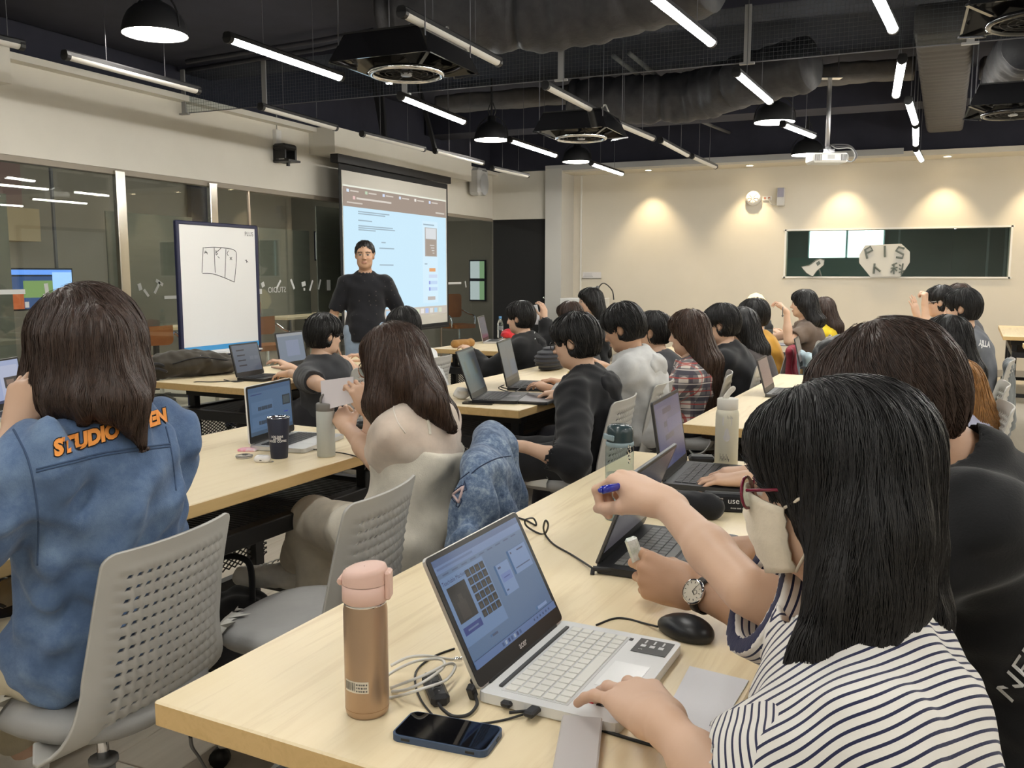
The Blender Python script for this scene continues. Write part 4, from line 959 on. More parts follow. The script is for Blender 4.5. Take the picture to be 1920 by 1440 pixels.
def make_person(sp, label):
    sp.setdefault('yaw', PI); yaw = sp['yaw']; R = rotz(yaw + sp.get('hy', 0)) @ roty(sp.get('hp', 0)) @ rotx(sp.get('hr', 0)); sp['R'] = R
    T = torso_parts(sp); f, l = T['f'], T['l']; hd = np.asarray(sp['head'], float); pel = np.asarray(sp['pel'], float)
    vx = sp.get('vox', .014); hv = sp.get('hvox', max(.0035, vx * .45)); hs = sp.get('hs', 1.); tone = np.array(TONE[sp.get('tone', 'fair')]); w = sp.get('w', 1.)
    arms = {}; P = list(T['tors'])
    P.append(('rc', T['N'], hd - R[:, 2] * .06 - R[:, 0] * .02, .056, .052, .03))
    fine = []
    for sd, key in ((1, 'L'), (-1, 'R')):
        sh = T['ls'] if sd > 0 else T['rs']; a = sp.get('arm' + key, {})
        if a is None: continue
        wr = np.asarray(a['wrist'], float) if 'wrist' in a else sh + f * .30 - np.array([0, 0, .28]) - l * sd * .02
        el = np.asarray(a['elbow'], float) if 'elbow' in a else ik(sh, wr, a.get('pole', l * sd * .6 - np.array([0, 0, 1.]) - f * .3))
        d = unit(wr - el); hd_ = unit(a.get('dir', d + np.array([0, 0, -.1]))); dors = a.get('dorsal', (0, 0, 1)); side = a.get('side', -sd)
        arms[key] = (sh, el, wr); P += [('rc', sh, el, .052 * sp.get('armw', 1.), .041 * sp.get('armw', 1.), .035)]
        fa = [('rc', el, el + (wr - el) * .45, .040 * sp.get('armw', 1.), .037 * sp.get('armw', 1.), .02), ('rc', el + (wr - el) * .4, wr, .037 * sp.get('armw', 1.), .0245, .02)] + hand_prims(wr, hd_, dors, side, a.get('curl', (.35, .45, .3)), a.get('spread', .1), a.get('thumb', (.75, .6, -.3)), a.get('tc', .3), a.get('hs', 1.), a.get('per'))
        fine.append((fa, a.get('vox', sp.get('handvox', max(.004, vx * .45)))))
    legs = {}
    for sd, key in ((1, 'L'), (-1, 'R')):
        hip = pel + l * sd * .09 * w - np.array([0, 0, .03]) + f * .03
        if sp.get('stand'):
            kn = hip + np.array([0, 0, -.42]) + f * .02 + l * sd * .02; an = kn + np.array([0, 0, -.40]) - f * .02
        else:
            kn = sp.get('knee' + key); kn = hip + f * .42 + l * sd * .06 - np.array([0, 0, .02]) if kn is None else np.asarray(kn, float)
            an = sp.get('ankle' + key); an = np.array([kn[0], kn[1], .10]) + f * .05 if an is None else np.asarray(an, float)
        toe = sp.get('toe' + key); toe = an + f * .14 + np.array([0, 0, -.055]) if toe is None else np.asarray(toe, float)
        legs[key] = (hip, kn, an, toe); P += [('rc', hip, kn, .088, .060, .05), ('rc', kn, kn + (an - kn) * .35, .058, .057, .03), ('rc', kn + (an - kn) * .3, an, .056, .038, .03), ('rc', an + (toe - an) * -.25 + np.array([0, 0, -.02]), toe, .036, .028, .03)]
    parts = [solid(P, vx, 1)] + [solid(q, v, 1) for q, v in fine]
    hp = head_prims(hd, R, hs) + [('rc', T['N'] + (hd - T['N']) * .15, hd - R[:, 2] * .065 - R[:, 0] * .022, .054, .051, .03)]
    HV, HQ = solid(hp, hv, 1); parts.append((HV, HQ))
    V, Q = join(parts); col = np.tile(tone, (len(V), 1)); col[-len(HV):] = head_colors(HV, hd, R, hs, tone, sp.get('hairc', (.02, .016, .015)))
    off = sum(len(p[0]) for p in parts[:1])
    for (q, v_), (pv, pq) in zip(fine, parts[1:-1]):      # rosier knuckles and finger ends
        k = off + np.arange(len(pv)); tips = np.array([p[2] for p in q if p[0] == 'rc'][2:]); dd = np.min(np.linalg.norm(pv[:, None, :] - tips[None], axis=2), axis=1); wgt = np.clip(1 - dd / .016, 0, 1)[:, None] * .28; col[k] = col[k] * (1 - wgt) + np.array([.62, .30, .22]) * wgt; off += len(pv)
    org = np.array([pel[0], pel[1], 0.]); o = link('person', new_mesh('person', V - org, Q, SKIN, True, None, col), None, tuple(org)); tag(o, label, 'person')
    sp.update(T=T, arms=arms, legs=legs, org=org, obj=o); return sp
def inflate(prims, d, kscale=1.): 
    out = []
    for p in prims:
        if p[0] == 'rc': out.append(('rc', p[1], p[2], p[3] + d, p[4] + d, p[5] * kscale))
        elif p[0] == 'el': out.append(('el', p[1], tuple(r + d for r in p[2]), p[3], p[4] * kscale))
    return out
def folds(seed, amp, wl=(.06, .16), n=7, vec=None):
    g = np.random.default_rng(seed); ws = []
    for _ in range(n):
        d = unit(g.normal(size=3) * (vec if vec is not None else (1, 1, 1))); L = g.uniform(*wl); ws.append((d * 2 * PI / L, g.uniform(0, 6.28), L))
    tot = sum(x[2] for x in ws) / len(ws)
    def fn(X, Y, Z): 
        s = 0
        for k, ph, L in ws: s = s + np.sin(X * k[0] + Y * k[1] + Z * k[2] + ph + 1.2 * np.sin((X * k[1] + Y * k[2] - Z * k[0]) * .45 + ph)) * (L / tot)
        return amp * s / n * 1.6
    return ('fn', fn, 0)
def cloth(name, sp, prims, m, vox=None, fold=.006, seed=1, cuts=(), subs=(), attrs=None, keep=False, wl=(.06, .16), it=2):
    v = vox or sp.get('cvox', sp.get('vox', .014)); ops = list(prims) + ([folds(seed, fold, wl)] if fold else []) + list(subs) + [('cut', c, n, 0) for c, n in cuts]
    lo, hi = prim_bounds(prims, .04); fld = Field(lo, hi, v)
    for p in ops: fld.op(p)
    V, Q = fld.mesh(); V = relax(V, Q, it)
    a = attrs(V) if attrs else None
    o = link(name, new_mesh(name, V - sp['org'], Q, m, True, None, None, a), sp['obj'])
    return (o, fld) if keep else o
def fabric(name, c, rough=.85, bscale=260, bstr=.25, var=.12):
    if name in MATS: return MATS[name]
    m = mat(name, c, rough, sheen=.15, spec=.25); v = coords(m); ramp_color(m, noise(m, v, 14, 4), [(.3, tuple(x * (1 - var) for x in c)), (.7, tuple(min(1, x * (1 + var)) for x in c))])
    bump(m, noise(m, v, bscale, 2), bstr, .002); return m
def top(sp, m, name='shirt', sleeve=.62, loose=.018, hem=None, seed=1, fold=.006, neck=.075, collar=None, keep=False, attrs=None, vox=None, arm_loose=None, extra=(), cuts=()):
    """shirt over torso and arms; sleeve 0..1 along the upper arm, 1..2 along the forearm"""
    T = sp['T']; P = inflate(T['tors'], loose); al = loose if arm_loose is None else arm_loose; cl = list(cuts)
    for key, (sh, el, wr) in sp['arms'].items():
        if sleeve <= 1: e = sh + (el - sh) * sleeve; P.append(('rc', sh, e, .052 + al, .044 + al * 1.15, .04))
        else: P += [('rc', sh, el, .052 + al, .043 + al, .04), ('rc', el, el + (wr - el) * (sleeve - 1), .043 + al, .034 + al * .9, .03)]
    P += list(extra)
    subs = [('srub', T['N'] - T['B1'][:, 2] * .0 + T['f'] * .01, np.asarray(sp['head']) - sp['R'][:, 2] * .02 + T['f'] * .02, neck - .008, neck + .022, .008)]
    for key, (sh, el, wr) in sp['arms'].items():      # open sleeve ends
        if sleeve <= 1: e = sh + (el - sh) * sleeve; subs.append(('srub', e + unit(el - sh) * .03, e + unit(el - sh) * .16, .085, .085, .004))
        else: e = el + (wr - el) * (sleeve - 1); subs.append(('srub', e + unit(wr - el) * .025, e + unit(wr - el) * .12, .06, .06, .004))
    h = sp['pel'] - T['f'] * 0 + np.array([0, 0, -.06 if hem is None else hem]); cl.append((h, (0, 0, -1)))
    return cloth(name, sp, P, m, vox, fold, seed, cl, subs, attrs, keep)
def bottoms(sp, m, name='trousers', leg=1.9, loose=.014, seed=3, fold=.004):
    T = sp['T']; P = inflate(T['tors'][:1], loose)
    for key, (hip, kn, an, toe) in sp['legs'].items():
        if leg <= 1: P.append(('rc', hip, hip + (kn - hip) * leg, .088 + loose, .066 + loose * 1.2, .05))
        else: P += [('rc', hip, kn, .088 + loose, .060 + loose, .05), ('rc', kn, kn + (an - kn) * (leg - 1), .060 + loose, .044 + loose, .03)]
    return cloth(name, sp, P, m, None, fold, seed)
def shoes(sp, m=None, sole=None):
    for key, (hip, kn, an, toe) in sp['legs'].items():
        d = unit((toe - an) * [1, 1, 0]); a = np.array([an[0], an[1], max(an[2] - .045, .05)]); t = a + d * .15 + np.array([0, 0, -.01])
        if sp.get('toe' + key) is not None:
            d3 = unit(toe - an); V, Q = solid([('rc', an - d3 * .04 - V3(0, 0, .03), toe + d3 * .015 - V3(0, 0, .005), .052, .042, .03), ('rc', an - V3(0, 0, .03), an, .05, .047, .03), folds(4, .003, (.03, .06))], .007); so = link('shoe', new_mesh('shoe', V - sp['org'], Q, m or fabric('white_sneaker', (.74, .71, .65)), True), sp['obj'])
            lc = MB()
            for q in range(5): c_ = an + (toe - an) * (.25 + .12 * q) + V3(0, 0, .043 - .004 * q); e_ = unit(np.cross(d3, [0, 0, 1.])); lc.tube([c_ - e_ * .022, c_ + V3(0, 0, .004), c_ + e_ * .022], .003, 5)
            lc.build('laces', M_white, so, True, org=sp['org']); continue
        V, Q = solid([('rc', a - d * .05, t, .046, .036, .03), ('rc', a, an, .045, .046, .03), ('cut', a + np.array([0, 0, .085]), (0, 0, 1), 0), ('cut', a - np.array([0, 0, .045]), (0, 0, -1), 0)], .01)
        so = link('shoe', new_mesh('shoe', V - sp['org'], Q, m or fabric('white_sneaker', (.74, .71, .65)), True), sp['obj'])
        V, Q = solid([('rc', a - d * .05 - [0, 0, .035], t - [0, 0, .03], .050, .042, .03), ('cut', a - np.array([0, 0, .022]), (0, 0, 1), 0), ('cut', a - np.array([0, 0, .047]), (0, 0, -1), 0)], .01)
        link('sole', new_mesh('sole', V - sp['org'], Q, sole or mat('rubber_sole', (.5, .47, .4), .7), True), so)
# ------------------------------------------------------------------ hair
def strands(fld, roots, comb, n, step, rad, seed, lift=.002, jitter=.25):
    """thin tapering tubes that run along the hair surface in the combing direction"""
    g = np.random.default_rng(seed); P = roots.copy(); path = [P.copy()]; jit = g.normal(size=P.shape) * jitter; ph = g.uniform(0, 6.28, len(P))
    for k in range(n):
        G = fld.grad(P); d = comb(P) + jit * .3 + .12 * np.sin(ph + k * .5)[:, None] * np.cross(G, comb(P)); d = d - G * (d * G).sum(1, keepdims=True); nd = np.linalg.norm(d, axis=1, keepdims=True); d = d / np.maximum(nd, 1e-6)
        P = P + d * step; dist = fld.sample(P); P = P - G * (dist - lift * (1 + .5 * np.sin(ph * 3))[:])[:, None] * .8; path.append(P.copy())
    A = np.stack(path, 1); m, L = A.shape[:2]; bad = np.abs(fld.sample(A.reshape(-1, 3))).reshape(m, L) > .008; bad = np.maximum.accumulate(bad, axis=1)
    last = np.maximum(L - bad.sum(1) - 1, 0); A = A[np.arange(m)[:, None], np.minimum(np.arange(L)[None, :], last[:, None])]; A = A + np.arange(L)[None, :, None] * np.array([0, 0, -1e-6])
    D = np.gradient(A, axis=1); D /= np.linalg.norm(D, axis=2, keepdims=True) + 1e-9
    up_ = np.array([.3, .2, .93]); N1 = np.cross(D, up_); N1 /= np.linalg.norm(N1, axis=2, keepdims=True) + 1e-9; N2 = np.cross(D, N1); taper = np.interp(np.linspace(0, 1, L), [0, .1, .8, 1], [.4, 1, .9, .15]) * rad
    V = np.stack([A + taper[None, :, None] * (N1 * math.cos(q) + N2 * math.sin(q)) for q in (0, 2 * PI / 3, 4 * PI / 3)], 2).reshape(-1, 3)
    i = np.arange(m)[:, None, None]; j = np.arange(L - 1)[None, :, None]; k = np.arange(3)[None, None, :]; b = (i * L + j) * 3; Q = np.stack([b + k, b + (k + 1) % 3, b + 3 + (k + 1) % 3, b + 3 + k], -1).reshape(-1, 4)
    return V, Q
def hair(sp, m, style='short', vox=None, vol=1., long_pts=None, n_str=0, seed=5, extra=(), cut_face=1., part=None, strand_len=14, step=.014, relief=.003, srad=.0011, fringe=True, nape=-.075, extra_sub=()):
    R, hd, hs = sp['R'], np.asarray(sp['head'], float), sp.get('hs', 1.); W = lambda p: hd + R @ (np.asarray(p, float) * hs); v = vox or max(.006, sp.get('vox', .014) * .7)
    P = [('el', W((-.014, 0, .040)), tuple(hs * q * vol for q in (.106, .090, .094)), R, .02), ('el', W((-.030, 0, -.005)), tuple(hs * q * vol for q in (.090, .084, .095)), R, .03)]
    if fringe: P += [('el', W((.055, 0, .064)), tuple(hs * q for q in (.042, .064, .040)), R, .03)]
    subs = [('sel', W((.088, 0, -.035)), tuple(hs * q * cut_face for q in (.062, .064, .080)), R, .012)]
    if style == 'short':
        subs += [('sel', W((.045, sd * .088, -.035)), (.045 * hs, .030 * hs, .058 * hs), R, .012) for sd in (-1, 1)]
        subs += [('sel', W((-.002, sd * .092, -.014)), (.027 * hs, .034 * hs, .036 * hs), R, .008) for sd in (-1, 1)]
        subs += [('sel', W((.0, 0, -.15)), (.20 * hs, .2 * hs, (.15 + nape) * hs), R, .01)]
    else:
        for pts in (long_pts or []):
            for (a, ra), (b, rb) in zip(pts[:-1], pts[1:]): P.append(('rc', a, b, ra, rb, .035))
    P += list(extra); nv = hd.copy()
    g = np.random.default_rng(seed); ph = g.uniform(0, 6.28, 4)
    def rel(X, Y, Z):
        phi = np.arctan2(Y - nv[1], X - nv[0]); rho = np.sqrt((X - nv[0]) ** 2 + (Y - nv[1]) ** 2)
        return relief * (np.sin(phi * 31 + 2 * np.sin(Z * 14 + ph[0]) + ph[1]) * .5 + np.sin(phi * 53 + 1.5 * np.sin(Z * 22 + ph[2])) * .35 + np.sin(phi * 13 + Z * 9 + ph[3]) * .6) * np.clip(rho / .05, 0, 1)
    lo, hi = prim_bounds(P, .03); fld = Field(lo, hi, v)
    for p in P: fld.op(p)
    if relief: fld.op(('fn', rel, 0))
    for p in subs + list(extra_sub): fld.op(p)
    V, Q = fld.mesh(); V = relax(V, Q, 1); parts = [(V, Q)]
    if n_str:
        crown = W((-.03, .0, .125)) if part is None else W(part); L = (V - hd) @ R / hs
        cand = np.where((L[:, 2] > -.02))[0] if style == 'short' else np.arange(len(V)); wts = np.where(V[cand, 2] > hd[2] - .02, 1., .35); idx = g.choice(cand, min(n_str, len(cand)), replace=False, p=wts / wts.sum()); roots = V[idx] + g.normal(size=(len(idx), 3)) * v * .3
        def comb(Pp):
            out = Pp - crown; rr = np.linalg.norm(out, axis=1, keepdims=True); out = out / np.maximum(rr, 1e-6); wgt = np.clip(1.2 - rr / .16, .05, 1)
            gdir = np.array([0, 0, -1.]) if style != 'short' else -R[:, 2] * .9 - R[:, 0] * .1
            return out * wgt + gdir * (1.05 - wgt)
        parts.append(strands(fld, roots, comb, strand_len, step, srad, seed))
    V, Q = join(parts); return link('hair', new_mesh('hair', V - sp['org'], Q, m, True), sp['obj'])
def glasses(sp, m, lens=True, r=.024, round_=False):
    R, hd, hs = sp['R'], np.asarray(sp['head'], float), sp.get('hs', 1.); W = lambda p: hd + R @ (np.asarray(p, float) * hs); g = MB()
    for y in (-1, 1):
        ring = [W((.103 - .10 * (abs(y * .034 + r * 1.1 * math.cos(a))) ** 1.6 * 1.2, y * .034 + r * 1.1 * math.cos(a), -.002 + r * (.95 if round_ else .78) * math.sin(a))) for a in np.linspace(0, 2 * PI, 20, endpoint=False)]
        g.tube(ring, .0022, 5, closed=True); g.tube([W((.095, y * .060, .006)), W((.05, y * .074, .008)), W((-.002, y * .081, .008)), W((-.018, y * .08, -.012))], .0022, 5)
    g.tube([W((.104, -.009, .004)), W((.107, 0, .007)), W((.104, .009, .004))], .002, 5)
    go = g.build('glasses', m, sp['obj'], True, org=sp['org'])
    if lens:
        for y in (-1, 1): MB().prism([(r * math.cos(a), r * .75 * math.sin(a)) for a in np.linspace(0, 2 * PI, 16, endpoint=False)], .001, W((.0995, y * .034, -.002)), R @ np.array([0, 1, 0]), R @ np.array([0, 0, 1])).build('lens', M_glass, go, org=sp['org'])
    return go
def mask(sp, m):
    R, hd, hs = sp['R'], np.asarray(sp['head'], float), sp.get('hs', 1.); V = []; Fc = []; n, k = 13, 11
    for i in range(n):
        s = i / (n - 1) * 2 - 1; phi = s * 1.22
        for j in range(k):
            t = j / (k - 1); z = .004 - .122 * t - .020 * abs(s) ** 1.5 * (1 - t) + .018 * abs(s) * t
            rr = 1 - .10 * max(0, t - .62) / .38; x = (.014 + .094 * math.cos(phi) * rr) + .010 * math.exp(-(s * 2.6) ** 2) * (1 - abs(2 * t - .7)) + .0016 * math.sin(t * 26); y = .0745 * math.sin(phi) * rr
            V.append(hd + R @ (np.array([x, y, z]) * hs))
    for i in range(n - 1):
        for j in range(k - 1): Fc.append((i * k + j, (i + 1) * k + j, (i + 1) * k + j + 1, i * k + j + 1))
    mo = link('face_mask', new_mesh('face_mask', np.array(V) - sp['org'], Fc, m, True), sp['obj']); md = mo.modifiers.new('thickness', 'SOLIDIFY'); md.thickness = .003
    for i in (0, n - 1):
        sgn = -1 if i == 0 else 1
        for j, e in ((0, (.0, sgn * .082, .012)), (k - 1, (-.004, sgn * .08, -.03))):
            MB().tube([V[i * k + j], (V[i * k + j] + hd + R @ (np.array(e) * hs)) / 2 + R @ np.array([0, sgn * .012, 0]), hd + R @ (np.array(e) * hs)], .0022, 5).build('ear_loop', m, mo, True, org=sp['org'])
    return mo
# ================================================================== people
M_hblack = hair_mat('hair_black', (.013, .0115, .011)); M_hbrown = hair_mat('hair_dark_brown', (.052, .031, .023)); M_hbrown2 = hair_mat('hair_warm_brown', (.050, .026, .016)); M_hblond = hair_mat('hair_blond', (.36, .17, .05))
def wrap(fld, P, d, it=60):
    P = np.array(P, float); d = np.asarray(d, float); d = d / np.linalg.norm(d, axis=-1, keepdims=True)
    for _ in range(it): P = P + d * (fld.sample(P) * .8)[:, None]
    return P
def hit(fld, px, py, near):
    r = unit(ray(px, py)); return wrap(fld, (EYE + r * near)[None], r)[0]
def V3(*a): return np.array(a, float)
def stripes_mat(name, base, line, pitch, duty):
    m = fabric(name, base, .85); n, l, b = nodes(m)
    a = n.new('ShaderNodeAttribute'); a.attribute_name = 's'; mu = n.new('ShaderNodeMath'); mu.operation = 'MULTIPLY'; mu.inputs[1].default_value = 1 / pitch
    fr = n.new('ShaderNodeMath'); fr.operation = 'FRACT'; lt = n.new('ShaderNodeMath'); lt.operation = 'LESS_THAN'; lt.inputs[1].default_value = duty
    mx = n.new('ShaderNodeMix'); mx.data_type = 'RGBA'; mx.inputs['A'].default_value = (*base, 1); mx.inputs['B'].default_value = (*line, 1)
    a2 = n.new('ShaderNodeAttribute'); a2.attribute_name = 's2'; am = n.new('ShaderNodeAttribute'); am.attribute_name = 'm'; gt = n.new('ShaderNodeMath'); gt.operation = 'GREATER_THAN'; gt.inputs[1].default_value = .5; ms = n.new('ShaderNodeMix'); l.new(am.outputs['Fac'], gt.inputs[0]); l.new(gt.outputs[0], ms.inputs[0]); l.new(a.outputs['Fac'], ms.inputs[2]); l.new(a2.outputs['Fac'], ms.inputs[3]); l.new(ms.outputs[0], mu.inputs[0]); l.new(mu.outputs[0], fr.inputs[0]); l.new(fr.outputs[0], lt.inputs[0]); l.new(lt.outputs[0], mx.inputs['Factor']); l.new(mx.outputs['Result'], b.inputs['Base Color']); return m
def seg_d(V, a, b):
    ba = b - a; t = np.clip(((V - a) @ ba) / (ba @ ba), 0, 1); return np.linalg.norm(V - a - t[:, None] * ba, axis=1)
# ---------------------------------------------------------------- 1. striped top, face mask, pen in hand
W1 = dict(head=at_d(1560, 905, 1.13), pel=V3(-.01, 1.11, .56), N=V3(-.03, 1.13, .955), hp=.16, hy=-.12, vox=.010, hvox=.0032, cvox=.006, handvox=.0023, w=.95, slouch=.05, hs=.97, armw=.88,
          armL=dict(wrist=at(1238, 1352, .825), elbow=at(1375, 1500, .81), hs=1.22, dir=at(1140, 1258, .80) - at(1238, 1352, .825), dorsal=(.1, -.15, 1), per=[(.28, .40, .25), (.22, .38, .25), (.18, .36, .22), (.10, .32, .2)], spread=.34, thumb=(.8, .5, -.35), tc=.2),
          armR=dict(wrist=at_d(1250, 945, 1.5), elbow=at_d(1402, 1108, 1.24), hs=1.12, dir=at_d(1150, 886, 1.60) - at_d(1250, 945, 1.5), dorsal=(.35, -.15, 1), per=[(.75, 1.45, .6), (.95, 1.5, .9), (1.05, 1.5, .9), (1.1, 1.5, .9)], spread=.05, thumb=(.9, .25, -.5), tc=.25))
make_person(W1, 'person in a navy striped white top and face mask, raising a blue pen')
a_ = W1['arms']
def w1s(V):
    T = W1['T']; s = (V - T['N']) @ unit(V3(-.60, .45, .62)); out = s.copy(); mk = np.zeros(len(V))
    for k in ('L', 'R'):
        sh, el, wr = a_[k]; dd = seg_d(V, sh + (el - sh) * .28, el); m = dd < .12; out[m] = ((V[m] - sh) @ unit(el - sh)) * 1.0 + .004; mk = np.maximum(mk, np.clip((.100 - dd) / .02, 0, 1))
    return {'s': s + .0016 * np.sin(V[:, 0] * 60 + V[:, 2] * 40), 's2': out + .001 * np.sin(V[:, 0] * 60), 'm': mk}
M_strip = stripes_mat('navy_striped_jersey', (.74, .71, .66), (.022, .025, .065), .0108, .30)
o, fW1 = top(W1, M_strip, 'striped_top', .92, .026, seed=11, fold=.011, neck=.070, attrs=w1s, vox=.0062, arm_loose=.034, keep=True, hem=-.02)
shR, elR, wrR = a_['R']; cloth('sleeve', W1, [('rc', shR, elR + unit(elR - shR) * .05, .084, .088, .03)], M_strip, .0058, .004, 12, [(elR - unit(elR - shR) * .012, unit(elR - shR))], [('srub', elR - unit(elR - shR) * .03, elR + unit(elR - shR) * .12, .058, .074, .003)], w1s)
cloth('vest', W1, inflate(W1['T']['tors'], .008), fabric('slate_vest', (.09, .09, .14)), .009, 0, 1, [(W1['T']['N'] - V3(0, 0, .12), (0, 0, -1))], [('srub', W1['T']['N'] + V3(0, 0, .01), W1['T']['N'] + V3(-.02, 0, .2), .078, .1, .005)])
bottoms(W1, fabric('dark_trousers', (.03, .03, .035))); shoes(W1)
H1 = lambda x, y, d: at_d(x, y, d)
hair(W1, M_hblack, 'long', .0055, 1.03, [
    [(H1(1632, 850, 1.09), .066), (H1(1628, 1000, 1.06), .060), (H1(1605, 1110, 1.04), .048), (H1(1535, 1225, 1.03), .024), (H1(1465, 1300, 1.03), .006)],
    [(H1(1645, 830, 1.12), .068), (H1(1660, 1000, 1.10), .052), (H1(1655, 1110, 1.06), .043), (H1(1620, 1200, 1.03), .03)],
    [(H1(1655, 850, 1.16), .058), (H1(1690, 1020, 1.15), .042), (H1(1722, 1150, 1.14), .032), (H1(1770, 1290, 1.13), .007)]],
    n_str=5200, seed=3, strand_len=26, step=.016, part=(.03, -.03, .13), relief=.002, srad=.0007, cut_face=1.0)
gl = glasses(W1, mat('burgundy_acetate', (.16, .012, .03), .2), True, .026)
M_mask = fabric('cream_mask', (.72, .63, .50), .8); mask(W1, M_mask)
pen = MB(); pa, pb = at_d(1128, 919, 1.52), at_d(1200, 903, 1.55); pd = unit(pb - pa)
pen.cyl(pa, pa + pd * .03, .0070, 12); pen.cyl(pa + pd * .03, pb, .0058, 12); pen.cyl(pa - pd * .006, pa, .003, 10, .006)
po = pen.build('pen', mat('blue_pen', (.02, .03, .35), .15, coat=.5), None, True, loc=tuple(pa), org=pa); tag(po, 'translucent blue pen held in the raised fist', 'pen')
# ---------------------------------------------------------------- 2. black t-shirt, wristwatch
M1 = dict(head=at_d(1670, 750, 1.52), pel=V3(.25, 1.74, .56), hp=.48, hy=-.1, N=at_d(1800, 885, 1.50), vox=.011, hvox=.0035, cvox=.008, handvox=.0026, tone='tan', slouch=.07, w=1.08, hs=1.02, armw=1.08,
          armL=dict(wrist=at(1302, 1110, .80), elbow=at(1510, 1192, .795), dir=at(1180, 1066, .815) - at(1302, 1110, .80), dorsal=(-.15, -1, .35), per=[(.45, .9, .4), (.65, 1.1, .5), (.8, 1.2, .6), (.85, 1.2, .6)], spread=.05, thumb=(.9, .15, -.40), tc=.3, hs=1.22),
          armR=dict(wrist=at(1440, 1022, .795), dir=V3(-1, .05, -.12), per=[(.25, .4, .2)] * 4, hs=1.05))
make_person(M1, 'person in a black t-shirt with a leather wristwatch, bending over the table')
M_bt = fabric('black_cotton', (.014, .014, .015), .9)
o, fM1 = top(M1, M_bt, 't_shirt', .72, .024, seed=21, fold=.010, neck=.082, keep=True)
bottoms(M1, fabric('black_trousers', (.016, .016, .018))); shoes(M1, fabric('black_shoe', (.02, .02, .02)))
hm = lambda x, y, d: at_d(x, y, d)
EM = lambda p: np.asarray(M1['head']) + M1['R'] @ (np.array(p) * 1.06)
hair(M1, M_hbrown, 'short', .0065, 1.0, n_str=3600, seed=8, strand_len=12, step=.014, relief=.004, srad=.0008, nape=-.125,
     extra=[('el', EM((.055, 0, .055)), (.062, .074, .052), M1['R'], .03), ('rc', hm(1715, 690, 1.54), hm(1758, 760, 1.53), .036, .024, .03), ('rc', hm(1758, 760, 1.53), hm(1782, 835, 1.51), .024, .006, .03), ('rc', hm(1725, 680, 1.6), hm(1775, 750, 1.58), .036, .024, .03), ('rc', hm(1775, 750, 1.58), hm(1802, 815, 1.57), .024, .006, .03)],
     extra_sub=[('sel', EM((.0, .085, -.01)), (.030, .030, .042), M1['R'], .006)])
wt = V3(*M1['arms']['L'][2]); wd_ = unit(M1['arms']['L'][1] - wt); wc_ = wt + wd_ * .024; nrm = unit(V3(-.1, -1, .45) - wd_ * (V3(-.1, -1, .45) @ wd_)); tn = np.cross(wd_, nrm)
wtc = MB().tube([wc_ + .0305 * (nrm * math.cos(a) * .94 + tn * math.sin(a) * 1.04) for a in np.linspace(0, 2 * PI, 28, endpoint=False)], .010, 6, closed=True)
wo = MB(); strap = []
for a in np.linspace(0, 2 * PI, 36, endpoint=False):
    strap.append(nrm * math.cos(a) * .0285 + tn * math.sin(a) * .0315)
V = []; Fc = []
for k, s_ in enumerate(strap):
    for dw, dr in ((-.010, 1.), (.010, 1.), (.010, 1.09), (-.010, 1.09)): V.append(wc_ + s_ * dr + wd_ * dw)
for k in range(36):
    for q in range(4): Fc.append((k * 4 + q, k * 4 + (q + 1) % 4, ((k + 1) % 36) * 4 + (q + 1) % 4, ((k + 1) % 36) * 4 + q))
wo.add(V, Fc); watch = wo.build('wristwatch', mottled('black_leather', (.02, .016, .014), (.035, .028, .024), 60, .5, .3, 300), M1['obj'], True, org=M1['org'])
Bw = np.stack([tn, wd_, nrm], 1); face0 = wc_ + nrm * .0305
MB().lathe([(.0001, 0), (.0235, 0), (.0245, .003), (.0235, .0075), (.0212, .0085)], face0, 28, R=Bw).build('case', M_chrome, watch, True, org=M1['org'])
MB().lathe([(.0212, .0072), (.0001, .0073)], face0, 28, R=Bw).build('dial', mat('cream_dial', (.66, .60, .48), .35), watch, org=M1['org'])
hn = MB()
for a, L_ in ((.9, .009), (2.7, .013)): hn.bar(face0 + nrm * .0078, face0 + nrm * .0078 + (tn * math.cos(a) + wd_ * math.sin(a)) * L_, .0012, .0006)
for k in range(12): a = k * PI / 6; hn.bar(face0 + nrm * .0077 + (tn * math.cos(a) + wd_ * math.sin(a)) * .0150, face0 + nrm * .0077 + (tn * math.cos(a) + wd_ * math.sin(a)) * .0185, .0011, .0005)
hn.tube([face0 + nrm * .0077 + wd_ * .007 + .0038 * (tn * math.cos(a) + wd_ * math.sin(a)) for a in np.linspace(0, 2 * PI, 12, endpoint=False)], .0004, 4, closed=True); hn.build('hands', M_black, watch, org=M1['org'])
MB().cyl(face0 + tn * .021 + nrm * .004, face0 + tn * .0255 + nrm * .004, .003, 10).build('crown', M_chrome, watch, org=M1['org'])
def garment_text(sp, fld, txt, px, py, near, size, m, X, Y, name='lettering', off=.002, bold=.0, d=None, sub=0):
    c = hit(fld, px, py, near); V, Fc = text_geo(txt, size, bold); r = unit(ray(px, py)) if d is None else unit(d)
    P = np.array([c - r * .12 + unit(X) * v[0] + unit(Y) * v[1] for v in V]); P = wrap(fld, P, r) - r * off
    return link(name, new_mesh(name, P - sp['org'], Fc, m), sp['obj'])
garment_text(M1, fM1, 'NEE', 1915, 1262, 1.2, .055, mat('white_print', (.75, .75, .75), .7), V3(.45, .3, .75), V3(-.6, -.3, .6), 'back_print')
wr_ = at(1178, 1045, .845); wo = MB().box((0, 0, 0), (.026, .014, .058), rotz(.4) @ roty(-.35), bev=.005); w_ = wo.build('snack_wrapper', mottled('silver_wrapper', (.80, .80, .78), (.45, .50, .42), 60, .25, .6, 120, metal=.2), None, False, loc=tuple(at(1190, 1032, .850))); tag(w_, 'crumpled silver sweet wrapper pinched between finger and thumb', 'wrapper')
